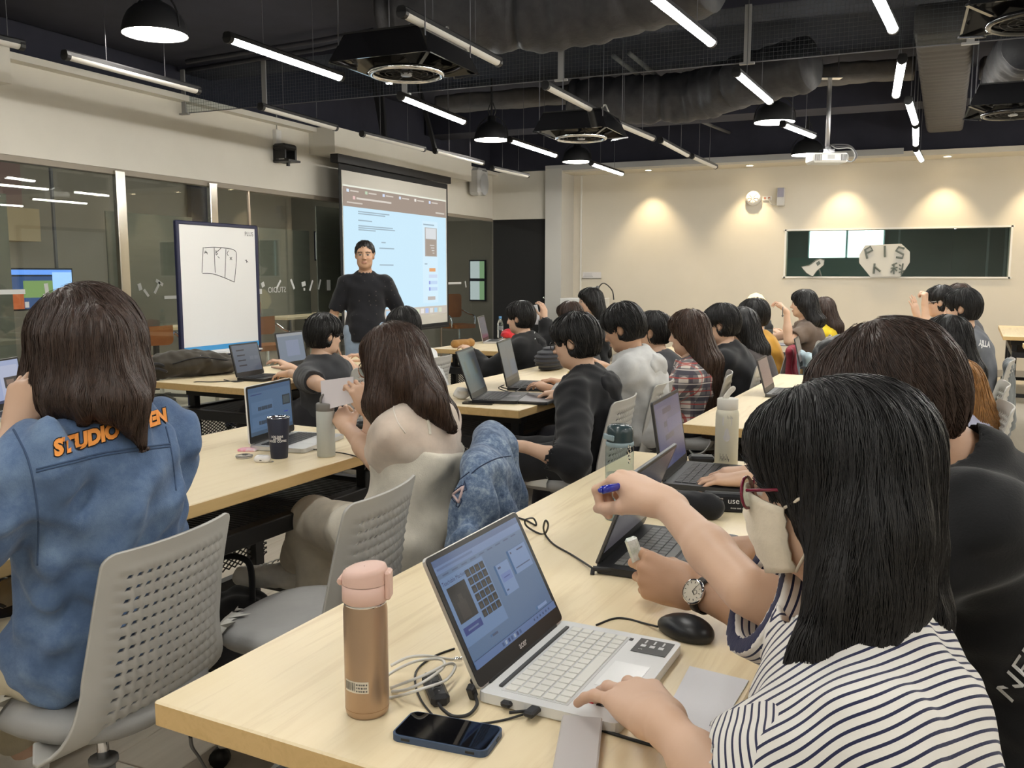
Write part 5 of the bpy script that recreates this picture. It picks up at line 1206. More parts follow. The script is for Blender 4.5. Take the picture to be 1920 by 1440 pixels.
# ---------------------------------------------------------------- 3. hidden neighbour whose hands type on the gaming laptop
P3 = dict(head=at_d(1585, 705, 2.75), pel=V3(.06, 2.95, .56), vox=.016, armL=dict(wrist=at(1400, 898, .785), dir=V3(-1, 0, -.1), per=[(.2, .45, .25)] * 4, vox=.004, spread=.16), armR=dict(wrist=at(1415, 885, .79), dir=V3(-1, .1, -.1), vox=.005))
make_person(P3, 'person mostly hidden behind the striped top, typing on the dark laptop'); top(P3, fabric('charcoal_cotton', (.04, .04, .045)), 't_shirt', .7); hair(P3, M_hblack); bottoms(P3, fabric('dark_trousers', (.03, .03, .035))); shoes(P3)
# ---------------------------------------------------------------- 4. denim shirt, back to the viewer
W2 = dict(head=at_d(160, 655, 2.02), pel=V3(-1.69, 1.46, .57), hp=.10, hy=.1, vox=.011, hvox=.005, cvox=.0068, slouch=.03, w=1.0, N=at_d(195, 800, 1.98),
          armL=dict(elbow=at_d(-45, 985, 1.80), wrist=at_d(30, 800, 1.93), dir=V3(.1, .25, 1), dorsal=(.3, -1, 0), curl=(.8, 1.0, .6), vox=.0035),
          armR=dict(wrist=V3(-2.12, 1.62, .79)), kneeL=V3(-2.08, 1.34, .50), ankleL=V3(-1.96, 1.33, .11))
make_person(W2, 'person with long brown hair in a blue denim shirt with orange back lettering')
M_denim = fabric('blue_denim', (.085, .135, .24), .85, 420, .5, .22)
nn, ll, bb = nodes(M_denim); vv = coords(M_denim, (1, 1, 1)); ramp_color(M_denim, noise(M_denim, vv, 6.5, 8, .72, .15), [(.30, (.050, .088, .17)), (.50, (.090, .145, .26)), (.70, (.17, .25, .38))])
o, fW2 = top(W2, M_denim, 'denim_shirt', 1.55, .034, hem=-.10, seed=33, fold=.017, neck=.078, keep=True, extra=[('el', W2['pel'] + V3(.03, 0, .03), (.155, .195, .15), None, .05), ('el', W2['pel'] + V3(.03, 0, .2), (.145, .185, .2), None, .06)])
bottoms(W2, fabric('cream_trousers', (.62, .55, .40), .85)); shoes(W2)
hw = lambda x, y, d: at_d(x, y, d)
hair(W2, M_hbrown, 'long', .0068, 1.16, [[(hw(x0, 640, d), .068), (hw(x1, 715, d), .060), (hw(x2, 755, d - .05), .036), (hw(x3, 790 + dy, d - .05), .005)] for x0, x1, x2, x3, d, dy in ((115, 100, 88, 66, 2.02, 10), (135, 130, 118, 100, 1.95, -8), (165, 170, 168, 160, 1.92, -15), (190, 205, 215, 225, 1.92, 5), (206, 224, 240, 268, 1.96, 48), (200, 222, 235, 248, 2.08, 10))],
     n_str=5000, seed=14, strand_len=24, step=.017, relief=.004, srad=.0008, part=(.02, .02, .13))
M_or = mat('orange_embroidery', (.78, .30, .06), .75); M_blk = mat('black_embroidery', (.02, .015, .015), .8)
garment_text(W2, fW2, 'STUDIO SEVEN', 216, 808, 1.4, .043, M_blk, V3(.06, 1, .10), V3(0, -.05, 1), 'lettering_outline', .0022, .0050)
garment_text(W2, fW2, 'STUDIO SEVEN', 216, 808, 1.4, .043, M_or, V3(.06, 1, .10), V3(0, -.05, 1), 'back_lettering', .0070, .0026)
M_seam = mat('denim_seam', (.05, .085, .16), .9)
def seam(sp, fld, pts, near, m, r=.0022, name='seam'):
    P = smooth_path([(x, y, 0) for x, y in pts], 10); c = np.array([EYE + unit(ray(x, y)) * near for x, y, _ in P]); d = np.array([unit(ray(x, y)) for x, y, _ in P]); Q = wrap(fld, c, d); ok = np.abs(fld.sample(Q)) < .004; Q = Q[ok]
    if len(Q) > 2: MB().tube(Q, r, 5).build(name, m, sp['obj'], True, org=sp['org'])
for dy in (0, 5): seam(W2, fW2, [(68, 880 + dy), (140, 862 + dy), (210, 846 + dy), (320, 832 + dy)], 1.4, M_seam)
seam(W2, fW2, [(25, 805), (48, 850), (62, 900), (72, 980), (70, 1060)], 1.4, M_seam); seam(W2, fW2, [(311, 800), (322, 850), (330, 920)], 1.4, M_seam)
# ---------------------------------------------------------------- 5. cream slip dress over a sheer blouse
W3 = dict(head=at_d(738, 682, 3.0), pel=V3(-1.47, 2.53, .57), hp=.22, hy=-.1, N=at_d(782, 768, 2.96), vox=.012, hvox=.0045, cvox=.009, handvox=.0035, w=.93, slouch=.05,
          armL=dict(elbow=at_d(708, 866, 3.0), wrist=at_d(652, 802, 3.22), dir=V3(-.7, .5, .4), dorsal=(.4, -1, .2), curl=(.5, .6, .4)), armR=dict(elbow=at_d(705, 850, 3.18), wrist=at_d(694, 772, 3.2), dir=at_d(672, 728, 3.2) - at_d(694, 772, 3.2), dorsal=(.8, -.6, .2), curl=(.7, 1.1, .5), thumb=(.8, .1, -.6), tc=.3),
          kneeL=V3(-1.90, 2.60, .53), ankleL=at_d(548, 1066, 3.5), toeL=at_d(462, 1078, 3.55), kneeR=V3(-1.92, 2.66, .44))
make_person(W3, 'person in a cream slip dress over a sheer blouse, reading a folded paper')
M_hem = fabric('white_hem', (.74, .68, .60)); M_sheer = fabric('sheer_blouse', (.80, .68, .57), .7, 300, .15); M_sheer.node_tree.nodes['Principled BSDF'].inputs['Alpha'].default_value = .72
o, fW3 = top(W3, M_sheer, 'blouse', .80, .018, seed=41, fold=.007, neck=.07, hem=.12, keep=True)
seam(W3, fW3, [(762, 727), (745, 742), (738, 765), (745, 790), (760, 812)], 2.3, M_hem, .0025, 'sleeve_seam')
T3_ = W3['T']; M_dress = fabric('cream_linen', (.66, .61, .51), .85, 320, .5)
cloth('slip_dress', W3, inflate(T3_['tors'][:3], .030) + [('el', W3['pel'] + V3(.0, 0, -.02), (.17, .205, .13), None, .05), ('rc', W3['legs']['L'][0], W3['legs']['L'][1] * .45 + W3['legs']['L'][0] * .55, .115, .10, .05), ('rc', W3['legs']['R'][0], W3['legs']['R'][1] * .45 + W3['legs']['R'][0] * .55, .115, .10, .05)], M_dress, .009, .010, 44, [(T3_['q'](.80) + T3_['f'] * -.0, unit(T3_['B1'][:, 2] * .9 - T3_['f'] * .5))])
seam(W3, fW3, [(768, 726), (782, 742), (795, 764), (803, 792), (806, 815)], 2.3, M_dress, .0055, 'strap')
bottoms(W3, fabric('beige_trousers', (.54, .49, .40), .85), leg=1.75, loose=.02); shoes(W3)
h3 = lambda x, y, d: at_d(x, y, d)
hair(W3, M_hbrown2, 'long', .0075, 1.06, [[(h3(748, 665, 2.95), .070), (h3(772, 715, 2.9), .062), (h3(805, 755, 2.86), .052), (h3(846, 800, 2.86), .018)], [(h3(762, 660, 3.02), .065), (h3(798, 725, 3.0), .055), (h3(835, 775, 3.0), .034), (h3(856, 802, 3.0), .012)], [(h3(728, 690, 2.93), .06), (h3(718, 760, 2.9), .050), (h3(713, 815, 2.88), .018)], [(h3(712, 690, 3.0), .045), (h3(704, 760, 2.98), .035), (h3(706, 800, 2.98), .012)]],
     n_str=2600, seed=17, strand_len=22, step=.02, relief=.003, srad=.0011, part=(.02, .0, .13))
glasses(W3, mat('rose_gold', (.5, .3, .25), .25, .8), True, .026, True)
cd = MB(); c0, c1_, c2_, c3_ = at_d(601, 714, 3.28), at_d(662, 706, 3.2), at_d(662, 755, 3.2), at_d(604, 770, 3.28)
cd.add([c3_, c2_, c1_, c0], [(0, 1, 2, 3)]); co = cd.build('folded_paper', mat('lilac_paper', (.70, .66, .70), .7), None, loc=tuple(c3_), org=c3_); co.modifiers.new('thickness', 'SOLIDIFY').thickness = .002; tag(co, 'folded white paper held up over the table by the person in the cream dress', 'paper')
# ---------------------------------------------------------------- the rest of the class, seated
def seated(label, px, py, depth, topc, hairm, sleeve=.65, yaw=PI, hy=0., hp=.12, dx=.16, dy=0., tone='fair', style='short', long_pts=None, name='t_shirt', armL=None, armR=None, vox=.015, wx=.36, wz=.79, glass=None, loose=.018, fold=.007, seed=1, topm=None, legs=True, n_str=350, botc=(.03, .03, .035), vol=1.04, hood=False, extra=(), slouch=.05, w=1., neck=.075, hs=1., leg=1.9, lenl=.3):
    hd = at_d(px, py, depth); f, l, u = frame(yaw)
    sp = dict(head=hd, pel=V3(*(hd[:2] - f[:2] * dx + l[:2] * dy), .57), yaw=yaw, hy=hy, hp=hp, vox=vox, hvox=min(.008, .0011 * depth + .0005), tone=tone, slouch=slouch, w=w, hs=hs)
    for key, sd, a in (('L', 1, armL), ('R', -1, armR)):
        sp['arm' + key] = a if a is not None else dict(wrist=V3(*(hd[:2] + f[:2] * wx + l[:2] * sd * .13), wz))
    make_person(sp, label); M_ = topm or fabric('fabric_' + name + '_%d_%d' % (px, py), topc)
    ex = list(extra); T = sp['T']
    o, fl = top(sp, M_, name, sleeve, loose, seed=seed, fold=fold, keep=True, extra=ex, neck=neck, vox=vox * .75)
    if hood:
        N_ = T['N'] + V3(0, 0, .015); rg = [N_ + .088 * (T['f'] * math.cos(a) * .85 + T['l'] * math.sin(a)) - V3(0, 0, .035 * (1 + math.cos(a)) / 2 * 1.6) for a in np.linspace(.75, 2 * PI - .75, 9)]
        cloth('hood', sp, [('rc', rg[i], rg[i + 1], .030, .030, .02) for i in range(8)] + [('el', N_ - T['f'] * .115 - V3(0, 0, .045), (.050, .115, .075), None, .03), ('rc', N_ - T['f'] * .12 - V3(0, 0, .05), N_ - T['f'] * .15 - V3(0, 0, .15), .055, .018, .04)], M_, .008, .008, seed + 3, wl=(.04, .10))
    if style == 'long' and long_pts is None:
        R = sp['R']; long_pts = []
        for s in (-1, -.5, 0, .5, 1):
            a0 = hd - f * (.03 + .035 * (1 - s * s)) + l * s * .062; b0 = T['N'] - f * (.075 + .04 * (1 - s * s)) + l * s * .085 + V3(0, 0, .03); c0 = T['N'] - f * (.12 + .03 * (1 - s * s)) + l * s * .085 - V3(0, 0, lenl)
            long_pts.append([(a0, .055), (b0, .045), (c0, .03)])
    hair(sp, hairm, style, None if vox > .013 else .009, vol, long_pts, n_str=n_str, seed=seed + 50, srad=.0011 + .00022 * depth, strand_len=10 if style == 'short' else 20, step=.015 if style == 'short' else .022)
    if glass is not None: glasses(sp, glass, False)
    if legs: bottoms(sp, fabric('cloth_%d_%d_%d' % tuple(int(q * 100) for q in botc), botc), leg=leg); shoes(sp)
    sp['fld'] = fl; return sp
M_gf = mat('black_frames', (.01, .01, .012), .3)
B1_ = seated('person with glasses in a black hooded jacket using a mouse', 1078, 640, 4.15, (.012, .012, .014), M_hblack, 1.45, hp=.22, name='hooded_jacket', hood=True, glass=M_gf, vox=.011, dx=.06, seed=2, fold=.010, loose=.03, n_str=900, leg=1.05, botc=(.02, .02, .022),
             armR=dict(wrist=at(1055, 735, .79), dir=V3(-1, .05, -.15), curl=(.4, .7, .4)), armL=dict(wrist=at_d(985, 838, 3.75), elbow=at_d(1075, 868, 3.72), dir=V3(-1, .2, .1)))
cloth('collar_shirt', B1_, inflate(B1_['T']['tors'][3:], .024), fabric('yellow_cotton', (.62, .46, .12)), .01, 0, 1, [(B1_['T']['N'] - V3(0, 0, .03), (.1, 0, -1)), (B1_['T']['N'] - V3(-.02, 0, 0) + V3(0, 0, .035), (.5, 0, 1))], [('srub', B1_['T']['N'], B1_['head'], .058, .06, .004)])
G1_ = seated('person in a light grey hooded jacket looking down at the table', 1168, 615, 4.75, (.50, .50, .49), M_hblack, 1.75, hp=.38, name='hooded_jacket', hood=True, vox=.012, dx=.10, seed=4, fold=.011, loose=.034, n_str=800, tone='mid', botc=(.05, .05, .06))
seated('person with short dark hair half hidden behind the light grey hooded jacket', 1224, 622, 5.75, (.05, .05, .055), M_hblack, .7, vox=.02, seed=6)
M_plaid = fabric('plaid_flannel', (.6, .55, .5)); nn, ll, bb = nodes(M_plaid)
def plaid(m, sc):
    n, l, b = nodes(m); sep = n.new('ShaderNodeSeparateXYZ'); l.new(coords(m), sep.inputs[0]); outs = []
    def band(axis, freq, off, duty):
        a = n.new('ShaderNodeMath'); a.operation = 'MULTIPLY_ADD'; a.inputs[1].default_value = freq; a.inputs[2].default_value = off; l.new(sep.outputs[axis], a.inputs[0]); f_ = n.new('ShaderNodeMath'); f_.operation = 'FRACT'; l.new(a.outputs[0], f_.inputs[0]); t = n.new('ShaderNodeMath'); t.operation = 'LESS_THAN'; t.inputs[1].default_value = duty; l.new(f_.outputs[0], t.inputs[0]); return t.outputs[0]
    cur = (.62, .56, .5, 1); prev = None
    for axis, freq, off, duty, c in (('Z', 13, 0, .45, (.03, .03, .05, 1)), ('Y', 13, .2, .42, (.05, .05, .07, 1)), ('X', 13, .2, .3, (.07, .06, .08, 1)), ('Z', 13, .28, .10, (.42, .06, .05, 1)), ('Y', 13, .5, .09, (.42, .06, .05, 1)), ('Z', 13, .7, .08, (.66, .6, .55, 1))):
        mx = n.new('ShaderNodeMix'); mx.data_type = 'RGBA'; fa = n.new('ShaderNodeMath'); fa.operation = 'MULTIPLY'; fa.inputs[1].default_value = .8; l.new(band(axis, freq, off, duty), fa.inputs[0]); l.new(fa.outputs[0], mx.inputs['Factor'])
        if prev is None: mx.inputs['A'].default_value = cur
        else: l.new(prev, mx.inputs['A'])
        mx.inputs['B'].default_value = c; prev = mx.outputs['Result']
    l.new(prev, b.inputs['Base Color'])
plaid(M_plaid, 1)
seated('person with very long brown hair in a plaid flannel shirt', 1290, 625, 5.2, (.5, .4, .4), M_hbrown2, 1.8, topm=M_plaid, name='plaid_shirt', style='long', vox=.013, dx=.0, seed=7, lenl=.46, n_str=1500, vol=1.08, loose=.025)
seated('person with glasses in a black long sleeve top beside the plaid shirt', 1352, 608, 5.8, (.013, .013, .015), M_hblack, 1.9, name='long_sleeve_top', glass=M_gf, vox=.015, dx=.12, hp=.15, seed=8, n_str=700, w=1.1, loose=.025)
seated('person with long dark hair half hidden behind the black long sleeve top', 1388, 612, 6.2, (.06, .05, .05), M_hblack, 1.9, name='top', style='long', vox=.02, seed=9)
Mu = seated('person with short hair and a face mask in a mustard top', 1412, 592, 6.85, (.50, .26, .03), M_hblack, 1.7, name='mustard_top', vox=.015, seed=10, n_str=500, loose=.026, dx=.12); mask(Mu, fabric('grey_mask', (.2, .2, .22)))
seated('person with a dark bob in a brown shirt holding up a small pendant', 1506, 570, 8.2, (.15, .11, .085), M_hblack, .8, name='brown_shirt', vox=.016, seed=12, n_str=400, hp=.02, dx=.06, armL=dict(wrist=at_d(1475, 585, 7.95), elbow=at_d(1478, 640, 7.95), dir=V3(-.5, 0, .6), curl=(.6, .9, .4)), loose=.026, lenl=-.05, style='long', wx=.5)
seated('person in a yellow top partly hidden behind the brown shirt', 1542, 582, 8.9, (.66, .47, .02), M_hbrown, .8, name='yellow_top', style='long', vox=.02, seed=13, dx=.05, lenl=.25)
seated('person with glasses in a dark grey t-shirt leaning on crossed arms', 608, 628, 5.5, (.045, .046, .05), M_hblack, .75, hy=-2.0, hp=.12, name='t_shirt', glass=M_gf, vox=.013, dx=-.02, seed=15, n_str=700, armL=dict(wrist=at(545, 700, .79), elbow=at(600, 722, .80), dir=V3(-1, .1, -.1)), armR=dict(wrist=at(548, 690, .79)), w=1.1, slouch=.09)
seated('person with tousled black hair in a white top', 757, 612, 6.15, (.70, .70, .69), M_hblack, .7, name='white_top', vox=.015, dx=.18, seed=16, n_str=700, hp=.3)
HB = seated('person in a black hoodie with white back print holding up a paper strip', 975, 596, 7.0, (.012, .012, .013), M_hblack, 1.9, name='hoodie', hood=True, vox=.015, seed=18, n_str=600, dx=.12, armR=dict(wrist=at_d(1020, 600, 7.2), elbow=at_d(1030, 640, 7.1), dir=V3(0, 0, 1), dorsal=(1, -.4, 0), curl=(.5, .7, .4)), loose=.03)
garment_text(HB, HB['fld'], 'T', 1003, 628, 6.3, .10, mat('white_print', (.75, .75, .75), .7), V3(0, 1, .2), V3(0, -.2, 1), 'back_print', .006, .004)
seated('person of whom only brown hair shows behind the black hooded jacket', 1067, 594, 7.8, (.05, .05, .05), M_hbrown, .7, vox=.022, seed=19, n_str=300)
seated('person with straight black hair in a black top in front of the lectern', 1106, 566, 8.3, (.012, .012, .012), M_hblack, 1.8, name='black_top', style='long', vox=.018, seed=20, lenl=.3, n_str=600, hp=.0, dx=.05, yaw=PI + .5)
GT = seated('person in a grey printed t-shirt sitting on a chair with a jacket on it', 1803, 578, 6.0, (.13, .14, .16), M_hblack, .8, name='t_shirt', vox=.013, seed=22, n_str=800, dx=.10, hp=.12, w=1.08, yaw=PI - .15, loose=.024)
garment_text(GT, GT['fld'], 'AJLLA', 1846, 645, 5.4, .055, mat('white_print', (.75, .75, .75), .7), V3(.5, .8, -.12), V3(0, .1, 1), 'back_print', .005, .002)
seated('person with long straight black hair in a mint top', 1772, 640, 4.7, (.46, .52, .38), M_hblack, .7, name='mint_top', style='long', vox=.014, seed=23, lenl=.24, n_str=1300, hp=.1, dx=.02, vol=1.08)
seated('person with long blond hair in a pale lavender shirt', 1792, 730, 4.15, (.52, .53, .66), M_hblond, 1.5, name='lavender_shirt', style='long', vox=.014, seed=24, lenl=.3, n_str=1000, hp=.2, dx=.06)
seated('person with glasses and a mask raising a fist', 1762, 566, 7.3, (.1, .1, .1), M_hblack, .7, name='dark_top', glass=mat('white_frames', (.7, .7, .7), .3), vox=.018, seed=25, armL=dict(wrist=at_d(1734, 572, 7.2), elbow=at_d(1738, 630, 7.2), dir=V3(0, 0, 1), dorsal=(1, -.4, 0), curl=(1.2, 1.4, .9)))
seated('person raising an open hand beside the raised fist', 1796, 560, 8.0, (.08, .08, .09), M_hbrown, .7, name='dark_top', vox=.018, seed=26, armL=dict(wrist=at_d(1720, 593, 7.7), elbow=at_d(1742, 650, 7.7), dir=V3(-.3, 0, 1), dorsal=(.6, -.6, 0), curl=(.1, .1, .1)))
# ---------------------------------------------------------------- the speaker by the screen
hd = at_d(684, 478, 7.9); yw = math.atan2(-hd[1], -hd[0]) + .05
S1 = dict(head=hd, pel=V3(hd[0], hd[1], hd[2] - .66), yaw=yw, hy=-.12, hp=.0, vox=.012, hvox=.0045, tone='mid', stand=True, w=1.06, slouch=.0, sw=.168, armw=1.0, hs=1.05)
f_, l_, u_ = frame(yw); n_ = hd - V3(0, 0, .19)
S1['armL'] = dict(elbow=n_ + l_ * .30 - f_ * .06 - V3(0, 0, .32), wrist=n_ + l_ * .20 - f_ * .14 - V3(0, 0, .52), dir=V3(0, 0, -1), dorsal=l_); S1['armR'] = dict(elbow=n_ - l_ * .28 - V3(0, 0, .33) - f_ * .02, wrist=n_ - l_ * .27 - V3(0, 0, .58) + f_ * .02, dir=V3(0, 0, -1), dorsal=-l_)
make_person(S1, 'person standing in a black dotted shirt and light jeans in front of the projection screen')
M_dot = fabric('black_dotted_cotton', (.012, .012, .015)); n, l, b = nodes(M_dot); vo = n.new('ShaderNodeTexVoronoi'); vo.inputs['Scale'].default_value = 24; l.new(coords(M_dot), vo.inputs['Vector']); vo.inputs['Randomness'].default_value = .3; ramp_color(M_dot, vo.outputs['Distance'], [(.0, (.09, .075, .07)), (.10, (.08, .07, .065)), (.13, (.012, .012, .015))])
top(S1, M_dot, 'dotted_shirt', 1.0, .018, seed=30, fold=.007, hem=-.10, neck=.06, arm_loose=.020, extra=[('rc', n_ + V3(0, 0, .0), n_ + V3(0, 0, .045), .068, .062, .01), ('el', S1['pel'] + V3(0, 0, -.04), (.145, .195, .30), None, .05)])
bottoms(S1, fabric('light_denim', (.30, .38, .48), .85)); shoes(S1)
hair(S1, M_hblack, 'short', .006, .90, fringe=False, n_str=400, seed=31, srad=.0016, strand_len=3, step=.010, nape=-.03, cut_face=1.02, relief=.0015)
# ================================================================== things on the tables
M_scr = attr_mat('laptop_display', .25, emit=.62)
M_silver = mat('silver_alu', (.60, .60, .60), .35, .55); M_lapblk = mat('laptop_black', (.016, .016, .018), .45); M_lapgrey = mat('laptop_grey', (.085, .085, .09), .45, .3)
M_bezel = mat('bezel_black', (.012, .012, .012), .35)
def laptop(hl, hr, tilt, label, lid_h=.215, D=.235, body=None, deck=None, keys='joined', keycol=None, art=None, z=TOPZ, W=None, lid=None, trackpad=True, bez=(.012, .012, .01, .028), hinge_gap=0.):
    a, b = at(*hl, z + .017), at(*hr, z + .017); d = unit((b - a) * [1, 1, 0]); w = W or float(np.linalg.norm((b - a)[:2])); c = (a + b) / 2 if W is None else a + d * w / 2
    t = thing('laptop', label, 'laptop', (c[0], c[1], z), math.atan2(d[1], d[0]) - PI / 2)      # local: +x towards the user, +y along the hinge
    body = body or M_lapblk; deck = deck or body; th = .016
    P = rrect(D, w, .012, 3); MB().prism([(x + D / 2, y) for x, y in P], th, (0, 0, .002)).build('base', body, t)
    for x in (.03, D - .03):
        for y in (-1, 1): MB().cyl((x, y * (w / 2 - .03), 0), (x, y * (w / 2 - .03), .003), .006, 8).build('rubber_foot', M_black, t)
    kx0, kx1, kw = .035, .035 + D * .46, w * .86
    kb = MB().box(((kx0 + kx1) / 2, 0, th + .0022), (kx1 - kx0 + .006, kw + .006, .001)).build('keyboard', mat('key_well_%s' % deck.name, tuple(x * (.85 if x > .4 else .6) for x in deck.node_tree.nodes['Principled BSDF'].inputs[0].default_value[:3]), .6), t)
    km = keycol or mat('key_black', (.02, .02, .022), .5); rows, cols = 5, 14; dx, dy = (kx1 - kx0) / rows, kw / cols
    key_me = MB().box((0, 0, 0), (dx * .86, dy * .86, .0022), bev=.0008).mesh('key', km); space = MB().box((0, 0, 0), (dx * .86, dy * 5.2, .0022), bev=.0008).mesh('key', km); jm = MB()
    for r in range(rows):
        for q in range(cols):
            x = kx0 + dx * (r + .5); y = -kw / 2 + dy * (q + .5 + (0, .1, .2, .3, 0)[r] * 0)
            if r == rows - 1 and 4 <= q <= 8:
                if q == 6:
                    if keys == 'each': link('key', space, kb, (x, y, th + .0036))
                    else: jm.box((x, y, th + .0036), (dx * .86, dy * 5.2, .0022))
                continue
            if keys == 'each': link('key', key_me, kb, (x, y, th + .0036))
            else: jm.box((x, y, th + .0036), (dx * .86, dy * .86, .0022))
    if keys != 'each': tag(jm.build('keys', km, kb), kind='stuff')
    if trackpad: MB().box((D * .79, -w * .03, th + .0022), (D * .26, w * .30, .0008), bev=.0003).build('trackpad', mat('trackpad_%s' % deck.name, tuple(min(1, x * 1.12) for x in deck.node_tree.nodes['Principled BSDF'].inputs[0].default_value[:3]), .3, .3), t)
    ta = math.radians(tilt); u = np.array([-math.sin(ta), 0, math.cos(ta)]); n = np.array([math.cos(ta), 0, math.sin(ta)]); O = np.array([.004, 0, th + .004 + hinge_gap]); Yv = np.array([0, 1., 0])
    lp = MB().prism([(x, y + lid_h / 2) for x, y in rrect(w, lid_h, .010, 3)], -.006, O, Yv, u); lo = lp.build('lid', lid or body, t)
    MB().prism([(x, y + lid_h / 2) for x, y in rrect(w - .003, lid_h - .003, .009, 3)], .0012, O, Yv, u).build('bezel', M_bezel, lo)
    MB().cyl(O + Yv * (-w * .4) - n * .004, O + Yv * (w * .4) - n * .004, .006, 10).build('hinge', M_bezel, lo)
    sc = MB(); sw, sh = w - bez[0] - bez[1], lid_h - bez[2] - bez[3]; S0 = O + Yv * (-w / 2 + bez[0]) + u * bez[3] + n * .0014; k = [0]
    def R(u0, v0, u1, v1, col):
        k[0] += .00003; sc.rect(S0 + Yv * sw * u0 + u * sh * (1 - v1) + n * k[0], Yv, u, sw * (u1 - u0), sh * (v1 - v0), 0, col)
    def Tx(txt, uc, vc, size, col): k[0] += .00003; put_text(sc, txt, S0 + Yv * sw * uc + u * sh * (1 - vc) + n * k[0], Yv, u, size, 0, col, off=0)
    (art or plain_art)(R, Tx); sc.build('display', M_scr, lo, usecol=True); return t, O, u, n, w
def plain_art(R, Tx, c=(.10, .12, .16)): R(0, 0, 1, 1, c)
def page_art(R, Tx):
    R(0, 0, 1, 1, (.10, .16, .27)); R(0, 0, 1, .06, (.075, .12, .24)); R(0, .06, 1, .13, (.13, .20, .36)); R(.02, .08, .4, .10, (.09, .14, .27))
    for q in range(9): R(.05 + .1 * q, .145, .11 + .1 * q, .158, (.06, .09, .17))
    R(.0, .17, .47, .80, (.135, .215, .37)); Tx('Teachable Machine', .135, .225, .0098, (.02, .03, .10)); R(.03, .27, .22, .60, (.018, .018, .02)); R(.07, .42, .16, .58, (.035, .03, .03)); R(.1, .36, .14, .45, (.04, .034, .033))
    R(.03, .64, .22, .71, (.03, .05, .19)); R(.07, .67, .18, .685, (.12, .17, .3))
    for i in range(4):
        for j in range(6): R(.25 + i * .052, .21 + j * .078, .296 + i * .052, .275 + j * .078, (.02, .02, .022)); R(.26 + i * .052, .235 + j * .078, .285 + i * .052, .268 + j * .078, (.05, .045, .042))
    R(.55, .32, .70, .62, (.17, .25, .42)); R(.565, .345, .60, .365, (.05, .07, .14)); R(.565, .42, .685, .50, (.13, .19, .40)); R(.59, .455, .66, .465, (.06, .09, .25)); R(.565, .57, .59, .585, (.05, .07, .14))
    R(.74, .26, .96, .50, (.17, .25, .42)); R(.755, .28, .77, .30, (.04, .05, .1)); R(.84, .285, .92, .30, (.05, .07, .14)); R(.755, .44, .94, .452, (.06, .09, .17)); R(.25, .83, .31, .85, (.06, .08, .14))
    R(0, .93, 1, 1, (.115, .175, .33)); R(.0, .926, 1, .93, (.02, .025, .05)); R(.80, .88, .92, .91, (.20, .28, .46))
    for q in range(7): R(.30 + .035 * q, .948, .32 + .035 * q, .982, [(.06, .10, .2), (.3, .36, .45), (.04, .06, .14)][q % 3])
    for q in range(6): R(.70 + .04 * q, .955, .715 + .04 * q, .975, (.05, .08, .16))
t1, O1, u1, n1, w1 = laptop((895, 1297), (1052, 1163), 27, 'open silver laptop with a blue web page, a hand on its keyboard', .222, .235, mat('silver_base', (.74, .74, .73), .4, .15), None, 'each', mat('cream_key', (.76, .75, .69), .45), page_art, lid=mat('silver_lid', (.66, .65, .62), .3, .7))
lo = [c for c in t1.children if c.name.startswith('lid')][0]
tm = MB(); put_text(tm, 'acer', O1 + np.array([0, 0, 0]) + u1 * .014 + n1 * .0016, (0, 1, 0), u1, .016, bold=.0003); tm.build('logo', mat('logo_silver', (.7, .7, .7), .3, .5), lo)
MB().box((.026, 0, .0195), (.006, w1 * .82, .003)).build('hinge_bar', mat('hinge_dark', (.08, .08, .08), .4, .6), t1)
st = MB().box((.195, w1 / 2 - .045, .0186), (.062, .06, .0006)).build('spec_sticker', mat('sticker_black', (.03, .03, .03), .4), t1)
sm = MB(); put_text(sm, 'S', (.178, w1 / 2 - .062, .0191), (0, 1, 0), (-1, 0, 0), .010)
for q in range(3): sm.box((.178 + .016 * q, w1 / 2 - .045, .0191), (.009, .010, .0003)); sm.box((.178 + .016 * q, w1 / 2 - .028, .0191), (.003, .015, .0003))
sm.build('sticker_print', mat('sticker_white', (.7, .7, .7), .5), st)
for q, (x, y, c) in enumerate(((.172, -w1 / 2 + .052, (.55, .03, .04)), (.190, -w1 / 2 + .050, (.03, .02, .02)))):
    MB().box((x, y, .0186), (.013, .020, .0006)).build('chip_sticker', mat('chip_sticker_%d' % q, c, .4), t1)
MB().box((.15, w1 / 2 - .028, .0186), (.006, .010, .0006)).build('indicator', M_black, t1)
def dark_art(R, Tx): R(0, 0, 1, 1, (.035, .035, .05)); R(0, .4, .8, 1, (.055, .05, .058))
t2_, *_ = laptop((1116, 1062), (1212, 976), -21, 'black laptop with a clear keyboard cover, lid tipped forward beside the watch hand', .235, .25, M_lapblk, mat('deck_slate', (.05, .052, .056), .4), 'joined', mat('cover_key', (.30, .30, .29), .25), dark_art, W=.375, lid=M_lapgrey)
def game_art(R, Tx):
    R(0, 0, 1, 1, (0.060, 0.066, 0.138)); R(.05, .08, .45, .95, (0.084, 0.087, 0.156))
    for q in range(4): R(.28, .12 + .2 * q, .62, .20 + .2 * q, (0.042, 0.042, 0.078))
    R(.4, .3, 1, .5, (0.072, 0.084, 0.180))
laptop((1240, 906), (1287, 864), 9, 'dark gaming laptop with red-lit keys beside the white flip-top bottle', .252, .25, mat('gunmetal', (.028, .028, .03), .5), None, 'joined', mat('dark_key', (.03, .028, .03), .5), game_art, W=.365)
